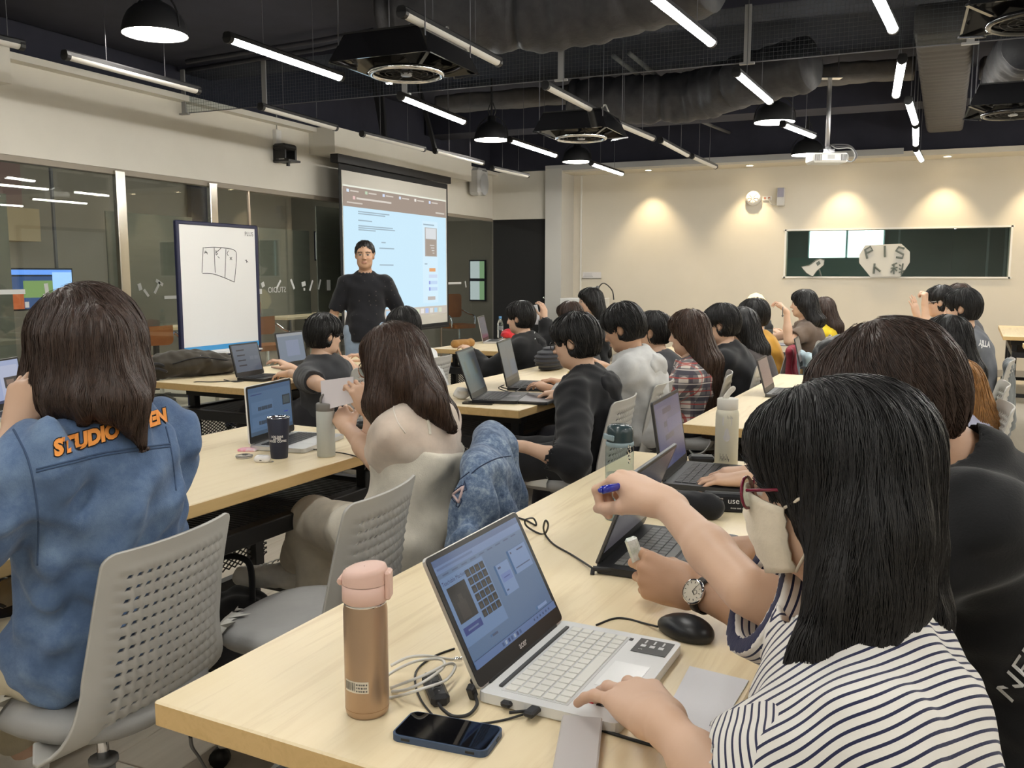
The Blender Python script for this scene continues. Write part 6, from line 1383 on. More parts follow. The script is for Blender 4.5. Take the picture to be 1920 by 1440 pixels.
def t2_art(R, Tx):
    R(0, 0, 1, 1, (.085, .145, .24)); R(0, 0, 1, .10, (.07, .12, .21)); R(.05, .14, .3, .16, (.04, .06, .16)); R(.05, .3, .55, .55, (.10, .165, .27)); R(.05, .62, .55, .85, (.10, .165, .27))
    for q in range(12): R(.2 + .027 * q, .42, .22 + .027 * q, .50, (.03, .035, .04)); R(.2 + .027 * q, .72, .22 + .027 * q, .80, (.03, .035, .04))
    R(.78, .28, .97, .50, (.03, .04, .05)); R(.80, .31, .95, .47, (.06, .08, .09)); R(.8, .64, .9, .66, (.04, .06, .34)); R(0, .92, 1, 1, (.055, .09, .14))
laptop((467, 836), (565, 804), 3, 'white-edged laptop open behind the navy tumbler', .222, .235, M_silver, None, 'joined', None, t2_art, W=.33, lid=mat('white_lid', (.75, .74, .72), .35))
def cards_art(R, Tx):
    R(0, 0, 1, 1, (0.093, 0.111, 0.145))
    for q in range(4): R(.14, .17 + .19 * q, .44, .215 + .19 * q, (0.025, 0.025, 0.030))
    R(.6, .45, .75, .58, (0.119, 0.140, 0.178)); R(.78, .45, .94, .58, (0.119, 0.140, 0.178))
laptop((443, 709), (500, 699), 13, 'tablet-like dark laptop beside the backpack', .21, .2, M_lapblk, None, 'joined', None, cards_art, W=.29)
def pale_art(R, Tx): R(0, 0, 1, 1, (.20, .24, .30)); R(.3, .25, .8, .8, (.24, .28, .38)); R(0, 0, 1, .1, (.32, .34, .36))
laptop((525, 690), (582, 680), 9, 'pale-screened laptop beside the dark grey t-shirt', .24, .22, M_lapgrey, None, 'joined', None, pale_art, W=.35)
def two_art(R, Tx): R(0, 0, 1, 1, (0.030, 0.039, 0.052)); R(.14, .25, .29, .62, (0.033, 0.033, 0.028)); R(.66, .25, .82, .62, (0.033, 0.033, 0.028)); R(.18, .66, .3, .68, (0.017, 0.019, 0.022)); R(.7, .66, .8, .68, (0.017, 0.019, 0.022))
laptop((884, 750), (917, 731), 19, 'dark laptop beside the loose white papers', .262, .24, M_lapblk, None, 'joined', None, two_art, W=.36)
def split_art(R, Tx): R(0, 0, 1, 1, (0.070, 0.084, 0.101)); R(.47, .03, .48, .9, (0.021, 0.021, 0.025)); R(.55, .5, 1, .9, (0.056, 0.084, 0.133)); R(0, .4, .4, .9, (0.059, 0.081, 0.112)); R(0, .9, 1, 1, (0.021, 0.021, 0.025))
laptop((950, 727), (980, 709), 13, 'dark laptop with a split screen beside the quilted bag', .265, .25, M_lapblk, None, 'joined', None, split_art, W=.37)
laptop((905, 641), (925, 632), 12, 'small laptop behind the clear water bottle', .24, .23, M_silver, None, 'joined', None, lambda R, Tx: (R(0, 0, 1, 1, (.045, .045, .075)), R(.2, .3, .45, .33, (.02, .02, .03)), R(.8, .2, .9, .5, (.12, .07, .09))), W=.36)
laptop((1434, 739), (1458, 721), 16, 'thin laptop seen behind the bent dark heads', .19, .21, M_lapgrey, None, 'joined', None, lambda R, Tx: R(0, 0, 1, 1, (.17, .12, .115)), W=.32)
def left_art(R, Tx): R(0, 0, 1, 1, (.36, .42, .62)); R(.62, .12, .97, .95, (.46, .50, .66)); R(.68, .40, .93, .66, (.06, .05, .05)); R(.72, .46, .86, .58, (.22, .15, .12)); R(.74, .76, .9, .82, (.1, .1, .55)); R(0, .93, 1, 1, (.05, .06, .12))
laptop((-60, 785), (50, 758), 8, 'laptop with a pale blue page beyond the denim shirt', .24, .23, M_silver, None, 'joined', None, left_art, W=None)
place_table_xy(-3.98, 2.12, 'birch work table beyond the denim shirt, with a laptop on it')
laptop((1500, 688), (1512, 676), 14, 'small laptop lid standing near the brown shirt', .2, .2, M_lapgrey, None, 'joined', None, lambda R, Tx: R(0, 0, 1, 1, (.15, .13, .12)), W=.3)
# ---------------------------------------------------------------- copper flask
fp = at(689, 1333, TOPZ); fk = thing('thermos_flask', 'copper thermos flask with a blush pink flip lid', 'flask', tuple(fp), math.radians(20))
r = .0335; M_cop = mat('copper_lacquer', (.47, .33, .225), .33, .7)
MB().lathe([(.001, 0), (.030, 0), (r - .001, .004), (r, .010), (r, .165), (.032, .172), (.0315, .176)], n=40).build('body', M_cop, fk, True)
MB().lathe([(r + .0002, .012), (r + .0002, .0128)], n=40).build('base_ring', mat('copper_dark', (.3, .18, .1), .4, .8), fk, True)
MB().lathe([(.0318, .1745), (.0328, .1765), (.0318, .1785)], n=40).build('steel_ring', M_chrome, fk, True)
M_blush = mat('blush_plastic', (.70, .47, .39), .45)
MB().lathe([(.0325, .178), (.0345, .180), (.0345, .2055), (.0325, .206), (.001, .206)], n=40).build('collar', M_blush, fk, True)
lidv = MB(); lidv.lathe([(.0345, .207), (.0345, .217), (.032, .2235), (.027, .226), (.001, .226)], n=40)
lidv.v = [(x, y, z + (.010 * (x + .0345) / .069 if z > .212 else 0)) for x, y, z in lidv.v]; ld = lidv.build('flip_lid', M_blush, fk, True)
MB().lathe([(.019, .2262), (.0185, .2272), (.001, .2272)], n=28, R=roty(-.14), c=(.031, 0, .0)).build('lid_disc', mat('blush_disc', (.66, .44, .37), .5), ld, True)
MB().box((.036, 0, .204), (.010, .026, .044), bev=.003).build('catch', M_blush, fk)
MB().box((-.035, 0, .209), (.010, .022, .012), bev=.003).cyl((-.036, -.014, .211), (-.036, .014, .211), .0035, 10).build('hinge', M_blush, fk)
vf = []; mb = MB(); ang = np.linspace(-.62, .62, 9)
lb_az = math.atan2(-fp[1], -fp[0]) - math.radians(20) - .55
for k_, (z0, z1) in enumerate(((.044, .062),)):
    V = [(math.cos(a + lb_az) * (r + .0004), math.sin(a + lb_az) * (r + .0004), z) for a in ang for z in (z0, z1)]; mb.add(V, [(2 * i, 2 * i + 2, 2 * i + 3, 2 * i + 1) for i in range(8)])
lab = mb.build('barcode_label', mat('label_paper', (.72, .66, .55), .6), fk); bm_ = MB()
for i, a in enumerate(np.linspace(-.58, -.02, 13)):
    wv = .014 if i % 3 else .028; V = [(math.cos(q + lb_az) * (r + .0007), math.sin(q + lb_az) * (r + .0007), z) for q in (a, a + wv) for z in (.047, .060)]; bm_.add(V, [(0, 2, 3, 1)])
for row, zc in enumerate((.0575, .0525, .0475)):
    for i in range(7):
        a = .06 + i * .075; V = [(math.cos(q + lb_az) * (r + .0007), math.sin(q + lb_az) * (r + .0007), z) for q in (a, a + .05 - .015 * ((i + row) % 2)) for z in (zc - .0014, zc + .0014)]; bm_.add(V, [(0, 2, 3, 1)])
bm_.build('barcode', mat('label_ink', (.05, .05, .05), .6), lab)
# ---------------------------------------------------------------- hub, cables, phone, case, paper, mouse
def cable(name, pts, r, m, label, parent=None, z=None, grp=None, n=8):
    P = smooth_path([p if len(p) == 3 and not isinstance(p, tuple) else at(p[0], p[1], TOPZ + (p[2] if len(p) > 2 else r)) for p in pts], n); o = np.array([P[0][0], P[0][1], TOPZ])
    ob = MB().tube(P, r, 6).build(name, m, parent, True, loc=None if parent else tuple(o), org=None if parent else o)
    if parent is None: tag(ob, label, 'cable', grp)
    return ob
M_cab = mat('black_cable', (.018, .018, .018), .5); M_wcab = mat('white_cable_gloss', (.72, .70, .66), .4)
ha, hb = at(806, 1278, TOPZ), at(828, 1330, TOPZ); hd_ = unit(hb - ha); hubt = thing('usb_hub', 'black four-port hub with a short cable on the table', 'hub', tuple((ha + hb) / 2), math.atan2(hd_[1], hd_[0]))
MB().box((0, 0, .0105), (.092, .030, .021), bev=.006).build('body', M_lapblk, hubt)
for k in range(3): MB().box((-.022 + .018 * k, 0, .0213), (.008, .014, .0008)).build('port', M_chrome, hubt); 
for k in range(3): MB().box((-.022 + .018 * k, 0, .0218), (.0055, .0115, .0008)).build('port_core', M_black, hubt)
pt = MB(); put_text(pt, '>', (.03, 0, .0212), (0, 1, 0), (-1, 0, 0), .006); pt.build('mark', mat('logo_silver', (.7, .7, .7), .3), hubt)
cable('hub_cable', [(822, 1318, .010), (830, 1330, .008), (850, 1343, .005), (878, 1340, .004), (894, 1322, .006), (892, 1308, .010), (889, 1298, .014)], .0028, M_cab, 'thick black hub cable ending in a metal-tipped plug')
pl = at(885, 1297, TOPZ + .014); MB_ = MB().box((0, 0, 0), (.012, .014, .026), rotx(.5), bev=.002).box((0, .008, .016), (.009, .010, .008), rotx(.5)); o = MB_.build('cable_plug', M_lapblk, None, loc=tuple(pl)); tag(o, 'black plug standing up beside the hinge of the silver laptop', 'plug')
cable('charging_cable', [(733, 1290, .002), (770, 1276, .03), (800, 1264, .036), (842, 1244, .03), (853, 1252, .02), (835, 1276, .02), (790, 1292, .034), (760, 1302, .02), (733, 1308, .002), (700, 1312, .002), (705, 1290, .006), (733, 1262, .012), (780, 1240, .03), (825, 1236, .03), (832, 1250, .03), (800, 1275, .034), (765, 1292, .02), (735, 1297, .002)], .0025, M_wcab, 'loosely coiled white charging cable beside the copper flask')
cable('charging_cable', [(733, 1248, .012), (765, 1233, .02), (800, 1230, .028), (840, 1236, .012), (852, 1236, .010)], .0025, M_wcab, 'white charging cable end with a silver tip beside the coil')
o = MB().cyl((0, 0, 0), (.012, .006, 0), .004, 8).build('cable_tip', M_chrome, None, True, loc=tuple(at(852, 1236, TOPZ + .010))); tag(o, 'silver tip of the white charging cable', 'plug')
cable('usb_cable', [(852, 1216), (815, 1230), (785, 1252), (778, 1275), (788, 1310), (815, 1345), (830, 1356)], .0018, M_cab, 'thin black cable running under the hub to the phone')
cable('usb_cable', [(860, 1356), (900, 1357), (945, 1350), (985, 1338, .006), (1000, 1332, .010)], .0018, M_cab, 'thin black cable from the phone to the laptop side')
cable('power_cable', [(955, 1336, .006), (1010, 1333, .006), (1060, 1345, .004), (1110, 1363), (1180, 1385), (1240, 1402)], .0025, M_cab, 'black power cable passing under the typing hand')
for (px, py, dz) in ((960, 1312, .010), (1003, 1330, .012)):
    o = MB().box((0, 0, 0), (.018, .045, .010), rotz(-.15), bev=.003).build('usb_plug', M_lapblk, None, loc=tuple(at(px, py, TOPZ + dz))); tag(o, 'black plug pushed into the side of the silver laptop', 'plug', 'plugs in the laptop side')
cable('charger_cable', [(960, 968, .002), (985, 975), (1005, 985), (1000, 972, .02), (985, 975, .035), (988, 987, .01), (1010, 1000), (1022, 1000, .004), (1028, 985, .045), (1023, 976, .06), (1019, 990, .03), (1024, 1005), (1040, 1022), (1075, 1042), (1112, 1066, .012)], .0026, M_cab, 'curly black charger cable lying across the table to the black laptop', n=6)
o = MB().cyl((0, 0, 0), (.045, .01, 0), .006, 10).cyl((.0, 0, 0), (0, -.006, -.012), .005, 8).build('charger_plug', M_lapblk, None, loc=tuple(at(1112, 1066, TOPZ + .013))); tag(o, 'right-angled black charger plug in the corner of the black laptop', 'plug')
# mouse
mp = at(1283, 1192, TOPZ); mv, mq = solid([('el', (0, 0, .012), (.057, .031, .024), None, .01), ('el', (-.012, 0, .016), (.042, .029, .022), None, .02), ('cut', (0, 0, .002), (0, 0, -1), 0)], .0025, 2)
def mouse_obj(p, ang, label, s=1.):
    t = thing('computer_mouse', label, 'mouse', (p[0], p[1], TOPZ), ang); b = link('body', new_mesh('body', mv * s, mq, mat('mouse_black', (.014, .014, .015), .35), True), t)
    MB().tube([(.012 + .009 * math.cos(a), 0, .0335 + .006 * math.sin(a) - .004) for a in np.linspace(0, 2 * PI, 14, endpoint=False)], .003, 6, closed=True).build('scroll_wheel', M_darkgrey, t, True)
    MB().tube([(.056, 0, .010), (.03, 0, .0305), (.0, 0, .0362)], .0007, 4).build('button_seam', M_black, t); return t
mdir = at(1235, 1172, TOPZ) - at(1325, 1202, TOPZ); mouse_obj(mp, math.atan2(mdir[1], mdir[0]), 'glossy black corded mouse between the paper and the watch hand')
cable('mouse_cable', [(1233, 1175, .010), (1205, 1168), (1175, 1160), (1150, 1160), (1118, 1172)], .002, M_cab, 'black mouse cable looping to the silver laptop')
# phone
pa_, pb_ = at(757, 1366, TOPZ), at(925, 1398, TOPZ); pd_ = unit(pb_ - pa_); ph = thing('smartphone', 'smartphone lying face up in a navy blue case', 'phone', tuple((pa_ + pb_) / 2), math.atan2(pd_[1], pd_[0]))
MB().prism(rrect(.148, .075, .012, 5), .010).build('case', mat('navy_case', (.045, .075, .14), .5), ph)
MB().prism(rrect(.142, .069, .010, 5), .0015, (0, 0, .0095)).build('screen', mat('phone_glass', (.004, .004, .005), .06, coat=.5), ph)
for s_ in (-1, 1): MB().box((s_ * .05, -.0375, .005), (.014, .001, .004), bev=.0004).build('side_cutout', M_black, ph)
MB().box((.0742, .01, .005), (.001, .009, .004)).build('port', M_black, ph)
# frosted case with a lid seam
ca, cb = at(1092, 1366, TOPZ), at(1076, 1480, TOPZ); cdv = unit(cb - ca); cs = thing('pencil_box', 'frosted translucent plastic pencil box beside the laptop', 'box', tuple((ca + cb) / 2 + np.array([0, 0, 0])), math.atan2(cdv[1], cdv[0]))
M_fr = mat('frosted_plastic', (.62, .58, .56), .45, alpha=.72); L_ = float(np.linalg.norm((cb - ca)[:2]))
MB().box((0, 0, .0075), (L_, .058, .012), bev=.003).build('tray', M_fr, cs); MB().box((0, 0, .017), (L_ + .002, .060, .006), bev=.0025).build('lid', M_fr, cs)
MB().box((-.01, -.01, .0075), (.03, .02, .008)).build('red_eraser', mat('faded_red', (.55, .15, .15), .6), cs); MB().box((-.05, .01, .0075), (.08, .012, .008)).build('pale_content', mat('pale_content', (.6, .6, .62), .6), cs)
pp = [at(*q, TOPZ + .001) for q in ((1293, 1250), (1404, 1277), (1337, 1388), (1236, 1360))]; o_ = pp[0]; o = MB().add([p - o_ for p in pp] + [p - o_ + np.array([0, 0, .0015]) for p in pp], [(3, 2, 1, 0), (4, 5, 6, 7), (0, 1, 5, 4), (1, 2, 6, 5), (2, 3, 7, 6), (3, 0, 4, 7)]).build('paper_sheet', mat('white_paper', (.74, .73, .75), .7), None, loc=tuple(o_)); tag(o, 'folded blank white paper by the edge of the table next to the typing hand', 'paper')
# ---------------------------------------------------------------- sport bottle with clear body
bp_ = at(1160, 972, TOPZ); sb = thing('sport_bottle', 'clear smoky sport bottle with a blue-grey lid and base', 'bottle', tuple(bp_), -2.3); sb.scale = (1.2, 1.2, 1.2)
M_smoke = bpy.data.materials.new('smoky_clear'); M_smoke.use_nodes = True; M_smoke.node_tree.nodes.clear(); glass_nodes(M_smoke.node_tree, (.80, .86, .86), 1.3); M_bluegrey = mat('blue_grey_rubber', (.24, .32, .35), .5); M_tealb = mat('dark_teal_lid', (.03, .05, .055), .25)
MB().lathe([(.001, 0), (.030, 0), (.033, .004), (.0335, .05), (.032, .052)], n=32).build('base_sleeve', M_bluegrey, sb, True)
MB().lathe([(.001, .05), (.032, .05), (.0325, .165), (.030, .172)], n=32).build('body', M_smoke, sb, True)
MB().lathe([(.001, .052), (.0305, .052), (.0305, .105), (.001, .105)], n=32).build('water', mat('water_tint', (.50, .56, .52), .1, alpha=.35), sb, True)
MB().lathe([(.031, .170), (.032, .172), (.032, .178), (.030, .18)], n=32).build('band', M_bluegrey, sb, True)
MB().lathe([(.030, .178), (.0305, .20), (.029, .212), (.022, .218), (.001, .219)], n=32).build('lid', M_tealb, sb, True)
MB().box((.029, 0, .191), (.006, .042, .013), bev=.002).build('button_plate', M_bluegrey, sb); MB().tube([(.012 * math.cos(a) + .0, -.031, .195 + .014 * math.sin(a)) for a in np.linspace(0, 2 * PI, 18, endpoint=False)], .004, 6, closed=True).build('carry_loop', mat('pale_blue_loop', (.35, .45, .5), .4), sb, True)
ch = MB()
for k in range(5): ch.tube([(-.003 + .004 * math.cos(a) * (k % 2), .036 + .004 * math.cos(a) * ((k + 1) % 2), .172 - k * .008 + .005 * math.sin(a)) for a in np.linspace(0, 2 * PI, 10, endpoint=False)], .001, 4, closed=True)
ch.build('key_chain', M_chrome, sb)
# white bottle with stickers
wp_ = at(1361, 872, TOPZ); wb2 = thing('water_bottle', 'cream white insulated bottle with stickers and a straw lid', 'bottle', tuple(wp_), math.atan2(-wp_[1], -wp_[0])); wb2.scale = (1.08, 1.08, 1.06)
M_iv = mat('ivory_lacquer', (.68, .65, .52), .45); M_ivl = mat('ivory_lid', (.64, .61, .54), .5)
MB().lathe([(.001, 0), (.035, 0), (.037, .003), (.037, .172), (.034, .184), (.032, .188)], n=36).build('body', M_iv, wb2, True)
MB().lathe([(.0325, .188), (.0335, .190), (.0335, .222), (.031, .224), (.001, .224)], n=36).build('lid', M_ivl, wb2, True)
MB().tube(smooth_path([(-.0, -.004, .222), (.0, .004, .238), (0, .016, .252), (0, .018, .258), (0, .012, .258), (0, -.002, .24), (0, -.012, .224)], 5), .0055, 8).build('straw_loop', M_ivl, wb2, True)
def curved_patch(P, r, z0, name, m, parent, off=.0005):
    V = [(math.cos(a / r) * (r + off), math.sin(a / r) * (r + off), z0 + z) for a, z in P]; return link(name, new_mesh(name, V, [tuple(range(len(V)))], m), parent)
curved_patch(rrect(.03, .028, .004), .037, .152, 'sticker', mat('sticker_grey', (.66, .64, .62), .5), wb2, .0006)
gh = [(.006 * math.cos(a) * (1 + .6 * (math.sin(a) < 0)) * 1.3, .022 * math.sin(a)) for a in np.linspace(0, 2 * PI, 20, endpoint=False)]; curved_patch(gh, .037, .108, 'sticker', mat('sticker_grey', (.66, .64, .62), .5), wb2, .0006)
sp_ = MB()
for k in range(9): V = [(math.cos(q) * .0376, math.sin(q) * .0376, z) for q in (-.55 + k * .09, -.52 + k * .09 + .02 * (k % 3)) for z in (.02 + .006 * (k % 2), .045 - .008 * (k % 3))]; sp_.add(V, [(0, 2, 3, 1)])
sp_.build('sticker_print', mat('sticker_ink', (.12, .12, .11), .6), wb2)
hw_ = MB()
for k in range(6): V = [(math.cos(q) * .0378, math.sin(q) * .0378, z) for q in (.0 + k * .09, .03 + k * .09) for z in (.162 - .002 * (k % 2), .172 - .003 * (k % 3))]; hw_.add(V, [(0, 2, 3, 1)])
hw_.build('handwriting', mat('pencil_ink', (.3, .3, .28), .6), wb2)
# pouches
def pouch(name, label, px, py, size, ang, m, txt=None, seed=1, cat='pouch', dz=0., tilt=0.):
    c = at(px, py, TOPZ); sx, sy, sz = size; V, Q = solid([('rc', (-sx * .32, 0, sz * .45), (sx * .32, 0, sz * .45), sz * .46, sz * .46, .02), ('el', (0, 0, sz * .48), (sx * .5, sy * .5, sz * .5), None, .02), folds(seed, .004, (.03, .09)), ('cut', (0, 0, .001), (0, 0, -1), 0)], .005, 2)
    t = thing(name, label, cat, tuple(c), ang); link('body', new_mesh('body', V, Q, m, True), t)
    MB().tube(smooth_path([(-sx * .42, 0, sz * .86), (0, 0, sz * .95), (sx * .42, 0, sz * .86)], 6), .0028, 6).build('zip', M_darkgrey, t, True); MB().box((sx * .42, 0, sz * .82), (.02, .006, .004)).build('zip_pull', M_chrome, t); return t
M_blkcan = fabric('black_canvas', (.016, .016, .018)); dd = at(1345, 975, TOPZ) - at(1230, 940, TOPZ)
pouch('pencil_pouch', 'black canvas pencil pouch with orange stitching behind the raised arm', 1290, 968, (.20, .07, .07), math.atan2(dd[1], dd[0]) + .6, M_blkcan, seed=3)
ub = thing('pencil_case', 'black flat pencil case printed with white words beside the red glasses', 'pencil case', tuple(at(1375, 958, TOPZ)), math.radians(12))
MB().box((0, 0, .026), (.17, .045, .052), bev=.007).build('body', M_blkcan, ub); um = MB(); put_text(um, 'use me.', (.02, -.0232, .034), (1, 0, 0), (0, 0, 1), .024); put_text(um, 'those text and some', (.02, -.0232, .014), (1, 0, 0), (0, 0, 1), .007); um.build('print', mat('white_print', (.75, .75, .75), .7), ub); MB().tube([(-.08, 0, .0525), (.08, 0, .0525)], .002, 6).build('zip', M_darkgrey, ub)
o = MB().box((0, 0, .012), (.09, .06, .024), bev=.008).build('power_adapter', M_lapblk, None, loc=tuple(at(1315, 866, TOPZ)), rotz=.3); tag(o, 'small black power adapter between the gaming laptop and the white bottle', 'adapter')
# ---------------------------------------------------------------- second table
tp = at(524, 858, TOPZ); tb = thing('tumbler', 'tall navy tumbler with small white lettering and a steel rim', 'tumbler', tuple(tp), math.atan2(-tp[1], -tp[0]))
MB().lathe([(.001, 0), (.0295, 0), (.0305, .003), (.0405, .148), (.0395, .150), (.038, .146), (.030, .03), (.001, .03)], n=36).build('body', mat('navy_lacquer', (.020, .024, .045), .5), tb, True)
MB().lathe([(.0400, .1485), (.0405, .151), (.0385, .151), (.0375, .145)], n=36).build('rim', M_chrome, tb, True)
tmb = MB()
for q, (txt, zc) in enumerate((('LOS DIAS', .083), ('AFTER', .0745), ('GOOD COFFEE', .066))):
    V, Fc = text_geo(txt, .0105, .0003); Rr = .0305 + (zc - .003) * .01 / .145 + .0006; tmb.add([(Rr * math.cos(v[0] / Rr - .18), Rr * math.sin(v[0] / Rr - .18), zc + v[1]) for v in V], Fc)
tmb.build('lettering', mat('white_print', (.75, .75, .75), .7), tb)
gp = at(612, 855, TOPZ); gb = thing('vacuum_bottle', 'pale grey vacuum bottle with a dark grey loop cap', 'bottle', tuple(gp), .9)
MB().lathe([(.001, 0), (.031, 0), (.033, .003), (.0335, .166), (.032, .170)], n=36).build('body', mat('pale_grey_powder', (.48, .50, .47), .6), gb, True)
MB().lathe([(.0325, .170), (.0335, .172), (.0335, .194), (.031, .198), (.001, .199)], n=36).build('cap', mat('warm_grey_cap', (.19, .18, .165), .6), gb, True)
MB().tube(smooth_path([(-.016, 0, .197), (-.015, 0, .216), (-.006, 0, .228), (.006, 0, .228), (.015, 0, .216), (.016, 0, .197)], 5), .0045, 8).build('loop', mat('warm_grey_cap', (.19, .18, .165), .6), gb, True)
ep = at(492, 866, TOPZ); eb = thing('earphone_case', 'glossy white rounded earphone charging case', 'case', tuple(ep), .2); V, Q = solid([('rc', (-.014, 0, .011), (.014, 0, .011), .0112, .0112, .01), ('rc', (-.014, .012, .011), (.014, .012, .011), .011, .011, .014), ('rc', (-.014, -.010, .011), (.014, -.010, .011), .011, .011, .014)], .0022, 2); link('body', new_mesh('body', V, Q, mat('glossy_white', (.78, .76, .75), .15), True), eb); MB().box((.004, -.0213, .010), (.008, .002, .003)).build('port', M_black, eb)
MB().tube([(.03 + .012 * math.cos(a), .008 * math.sin(a), .002) for a in np.linspace(0, 2 * PI, 14, endpoint=False)], .0014, 5, closed=True).build('metal_clip', M_chrome, eb)
tr = thing('clear_charm', 'round clear charm case with dark rim beside the earphone case', 'charm', tuple(at(458, 858, TOPZ))); MB().lathe([(.001, 0), (.030, 0), (.031, .006), (.028, .010), (.001, .010)], n=28).build('shell', mat('clear_acrylic', (.6, .58, .55), .1, alpha=.45), tr, True); MB().tube([(.030 * math.cos(a), .030 * math.sin(a), .008) for a in np.linspace(0, 2 * PI, 28, endpoint=False)], .0014, 5, closed=True).build('rim', M_darkgrey, tr, True); MB().box((.004, 0, .011), (.016, .010, .003)).build('inlay', M_black, tr)
pk = at(465, 845, TOPZ); po = thing('tissue_packet', 'pink and white printed tissue packet lying behind the tumbler', 'packet', tuple(pk), .35); V, Q = solid([('el', (0, 0, .004), (.040, .022, .006), None, .01), ('rc', (-.03, -.014, .003), (.03, -.014, .003), .004, .004, .01), ('rc', (-.03, .014, .003), (.03, .014, .003), .004, .004, .01)], .003, 1); link('wrapper', new_mesh('wrapper', V, Q, mottled('pink_wrapper', (.80, .14, .30), (.75, .68, .70), 38, .3, .2, 120), True), po)
mouse_obj(at(672, 802, TOPZ), 2.6, 'black mouse near the elbow of the cream dress', .95)
cable('laptop_cable', [(585, 842, .004), (612, 846), (645, 850), (672, 858), (684, 872, .0), (684, 880, -.05)], .002, M_cab, 'thin black cable dropping over the table edge by the pale grey bottle')
o = MB().box((0, 0, .001), (.10, .14, .002)).build('notebook_sheet', mat('white_paper', (.74, .73, .75), .7), None, loc=tuple(at(20, 1015, TOPZ)), rotz=.4); tag(o, 'white sheet of paper partly under the denim sleeve', 'paper')
o = MB().box((0, 0, .004), (.07, .14, .008), bev=.003).build('smartphone', mat('phone_blue', (.10, .13, .17), .4), None, loc=tuple(at(690, 818, TOPZ)), rotz=.5); tag(o, 'grey-blue phone lying under the raised arm of the cream dress', 'phone')
# ---------------------------------------------------------------- washed denim jacket over the chair back
jb = np.array([-1.205, 2.60, 0]); M_acid = fabric('acid_wash_denim', (.17, .24, .34), .9, 380, .5); nn, ll, bb = nodes(M_acid); ramp_color(M_acid, noise(M_acid, coords(M_acid), 34, 9, .8, .1), [(.34, (.045, .075, .14)), (.5, (.14, .20, .31)), (.66, (.36, .44, .53))])
J_ = lambda x, y, z: jb + rotz(.3) @ V3(x, y, z)
JP = [('el', J_(-.01, -.10, .70), (.055, .13, .16), rotz(.3), .03), ('el', J_(-.01, .10, .72), (.055, .13, .15), rotz(.3), .03), ('rc', J_(-.02, -.19, .80), J_(-.02, .20, .865), .045, .045, .03), ('rc', J_(.01, -.10, .78), J_(.03, -.10, .42), .07, .09, .05), ('rc', J_(.01, .04, .8), J_(.03, .04, .42), .07, .09, .05), ('rc', J_(.01, .17, .82), J_(.03, .19, .44), .065, .085, .05),
      ('rc', J_(.0, -.20, .80), J_(-.02, -.235, .66), .055, .062, .03), ('rc', J_(-.02, -.235, .66), J_(-.07, -.25, .48), .06, .05, .03), ('rc', J_(-.07, -.25, .48), J_(-.1, -.2, .36), .05, .04, .03)]
def jf(X, Y, Z): return .016 * np.sin(((Y - jb[1]) * .955 - (X - jb[0]) * .296) * 62 + 2 * np.sin(Z * 9)) * np.clip((.86 - Z) / .2, 0, 1) + .006 * np.sin(Z * 38 + Y * 22)
Vj, Qj, fJ = solid(JP + [('fn', jf, 0)], .008, 2, keep=True); jk = link('denim_jacket', new_mesh('denim_jacket', Vj - jb, Qj, M_acid, True), None, tuple(jb)); tag(jk, 'acid-washed denim jacket with a triangle patch, draped over a chair back', 'jacket')
def jdec(name, pts, r, m, closed=False):
    c = np.array([EYE + unit(ray(x, y)) * 1.9 for x, y in pts]); d_ = np.array([unit(ray(x, y)) for x, y in pts]); Qp = wrap(fJ, c, d_); ok = np.abs(fJ.sample(Qp)) < .006
    if ok.sum() > 2: MB().tube(Qp[ok], r, 5, closed=closed).build(name, m, jk, True, org=jb)
tri = [(849, 927), (869, 912), (860, 942)]; tp_ = []
for a, b in zip(tri, tri[1:] + tri[:1]): tp_ += [(a[0] + (b[0] - a[0]) * q, a[1] + (b[1] - a[1]) * q) for q in np.linspace(0, 1, 8, endpoint=False)]
jdec('triangle_patch', tp_, .0045, mat('pink_embroidery', (.62, .47, .46), .8), True); M_nst = mat('navy_stitch', (.03, .045, .09), .9)
zz = [(x + 2.2 * math.sin(i * 1.4), y + 2.2 * math.cos(i * 1.9)) for i, (x, y) in enumerate(tp_)]; zz = [((x - 859) * 1.55 + 859, (y - 927) * 1.5 + 927) for x, y in zz]; jdec('stitching', zz, .002, M_nst, True)
jdec('stitching', [(p[0], p[1]) for p in smooth_path([(884, 888, 0), (900, 875, 0), (930, 860, 0), (958, 855, 0)], 10)[:, :2]], .002, M_nst); jdec('stitching', [(p[0], p[1]) for p in smooth_path([(846, 922, 0), (862, 900, 0), (880, 885, 0)], 8)[:, :2]], .002, M_nst); jdec('stitching', [(856, 914), (866, 918), (858, 926), (864, 922)], .0015, M_nst)
# ---------------------------------------------------------------- table with the two dark laptops
pps = [at(*q, TOPZ + .001) for q in ((884, 752), (912, 737), (985, 740), (950, 757))]; o_ = pps[0]; o = MB().add([p - o_ for p in pps] + [p - o_ + V3(0, 0, .002) for p in pps], [(3, 2, 1, 0), (4, 5, 6, 7), (0, 1, 5, 4), (1, 2, 6, 5), (2, 3, 7, 6), (3, 0, 4, 7)]).build('paper_sheet', mat('white_paper', (.74, .73, .75), .7), None, loc=tuple(o_)); tag(o, 'loose white printed papers in front of the dark laptop', 'paper')
o = MB().prism(rrect(.075, .16, .01), .009).build('smartphone', mat('phone_glass', (.004, .004, .005), .06), None, loc=tuple(at(897, 757, TOPZ)), rotz=-1.35); tag(o, 'black phone lying at the table end next to the loose papers', 'phone')
lc = thing('closed_laptop', 'thin closed grey laptop under the mouse hand', 'laptop', tuple(at(1003, 750, TOPZ)), .05); MB().prism(rrect(.24, .33, .012), .010).build('base', M_lapblk, lc); MB().prism(rrect(.24, .33, .012), .006, (0, 0, .0105)).build('lid', mat('lid_grey', (.16, .16, .17), .35, .4), lc)
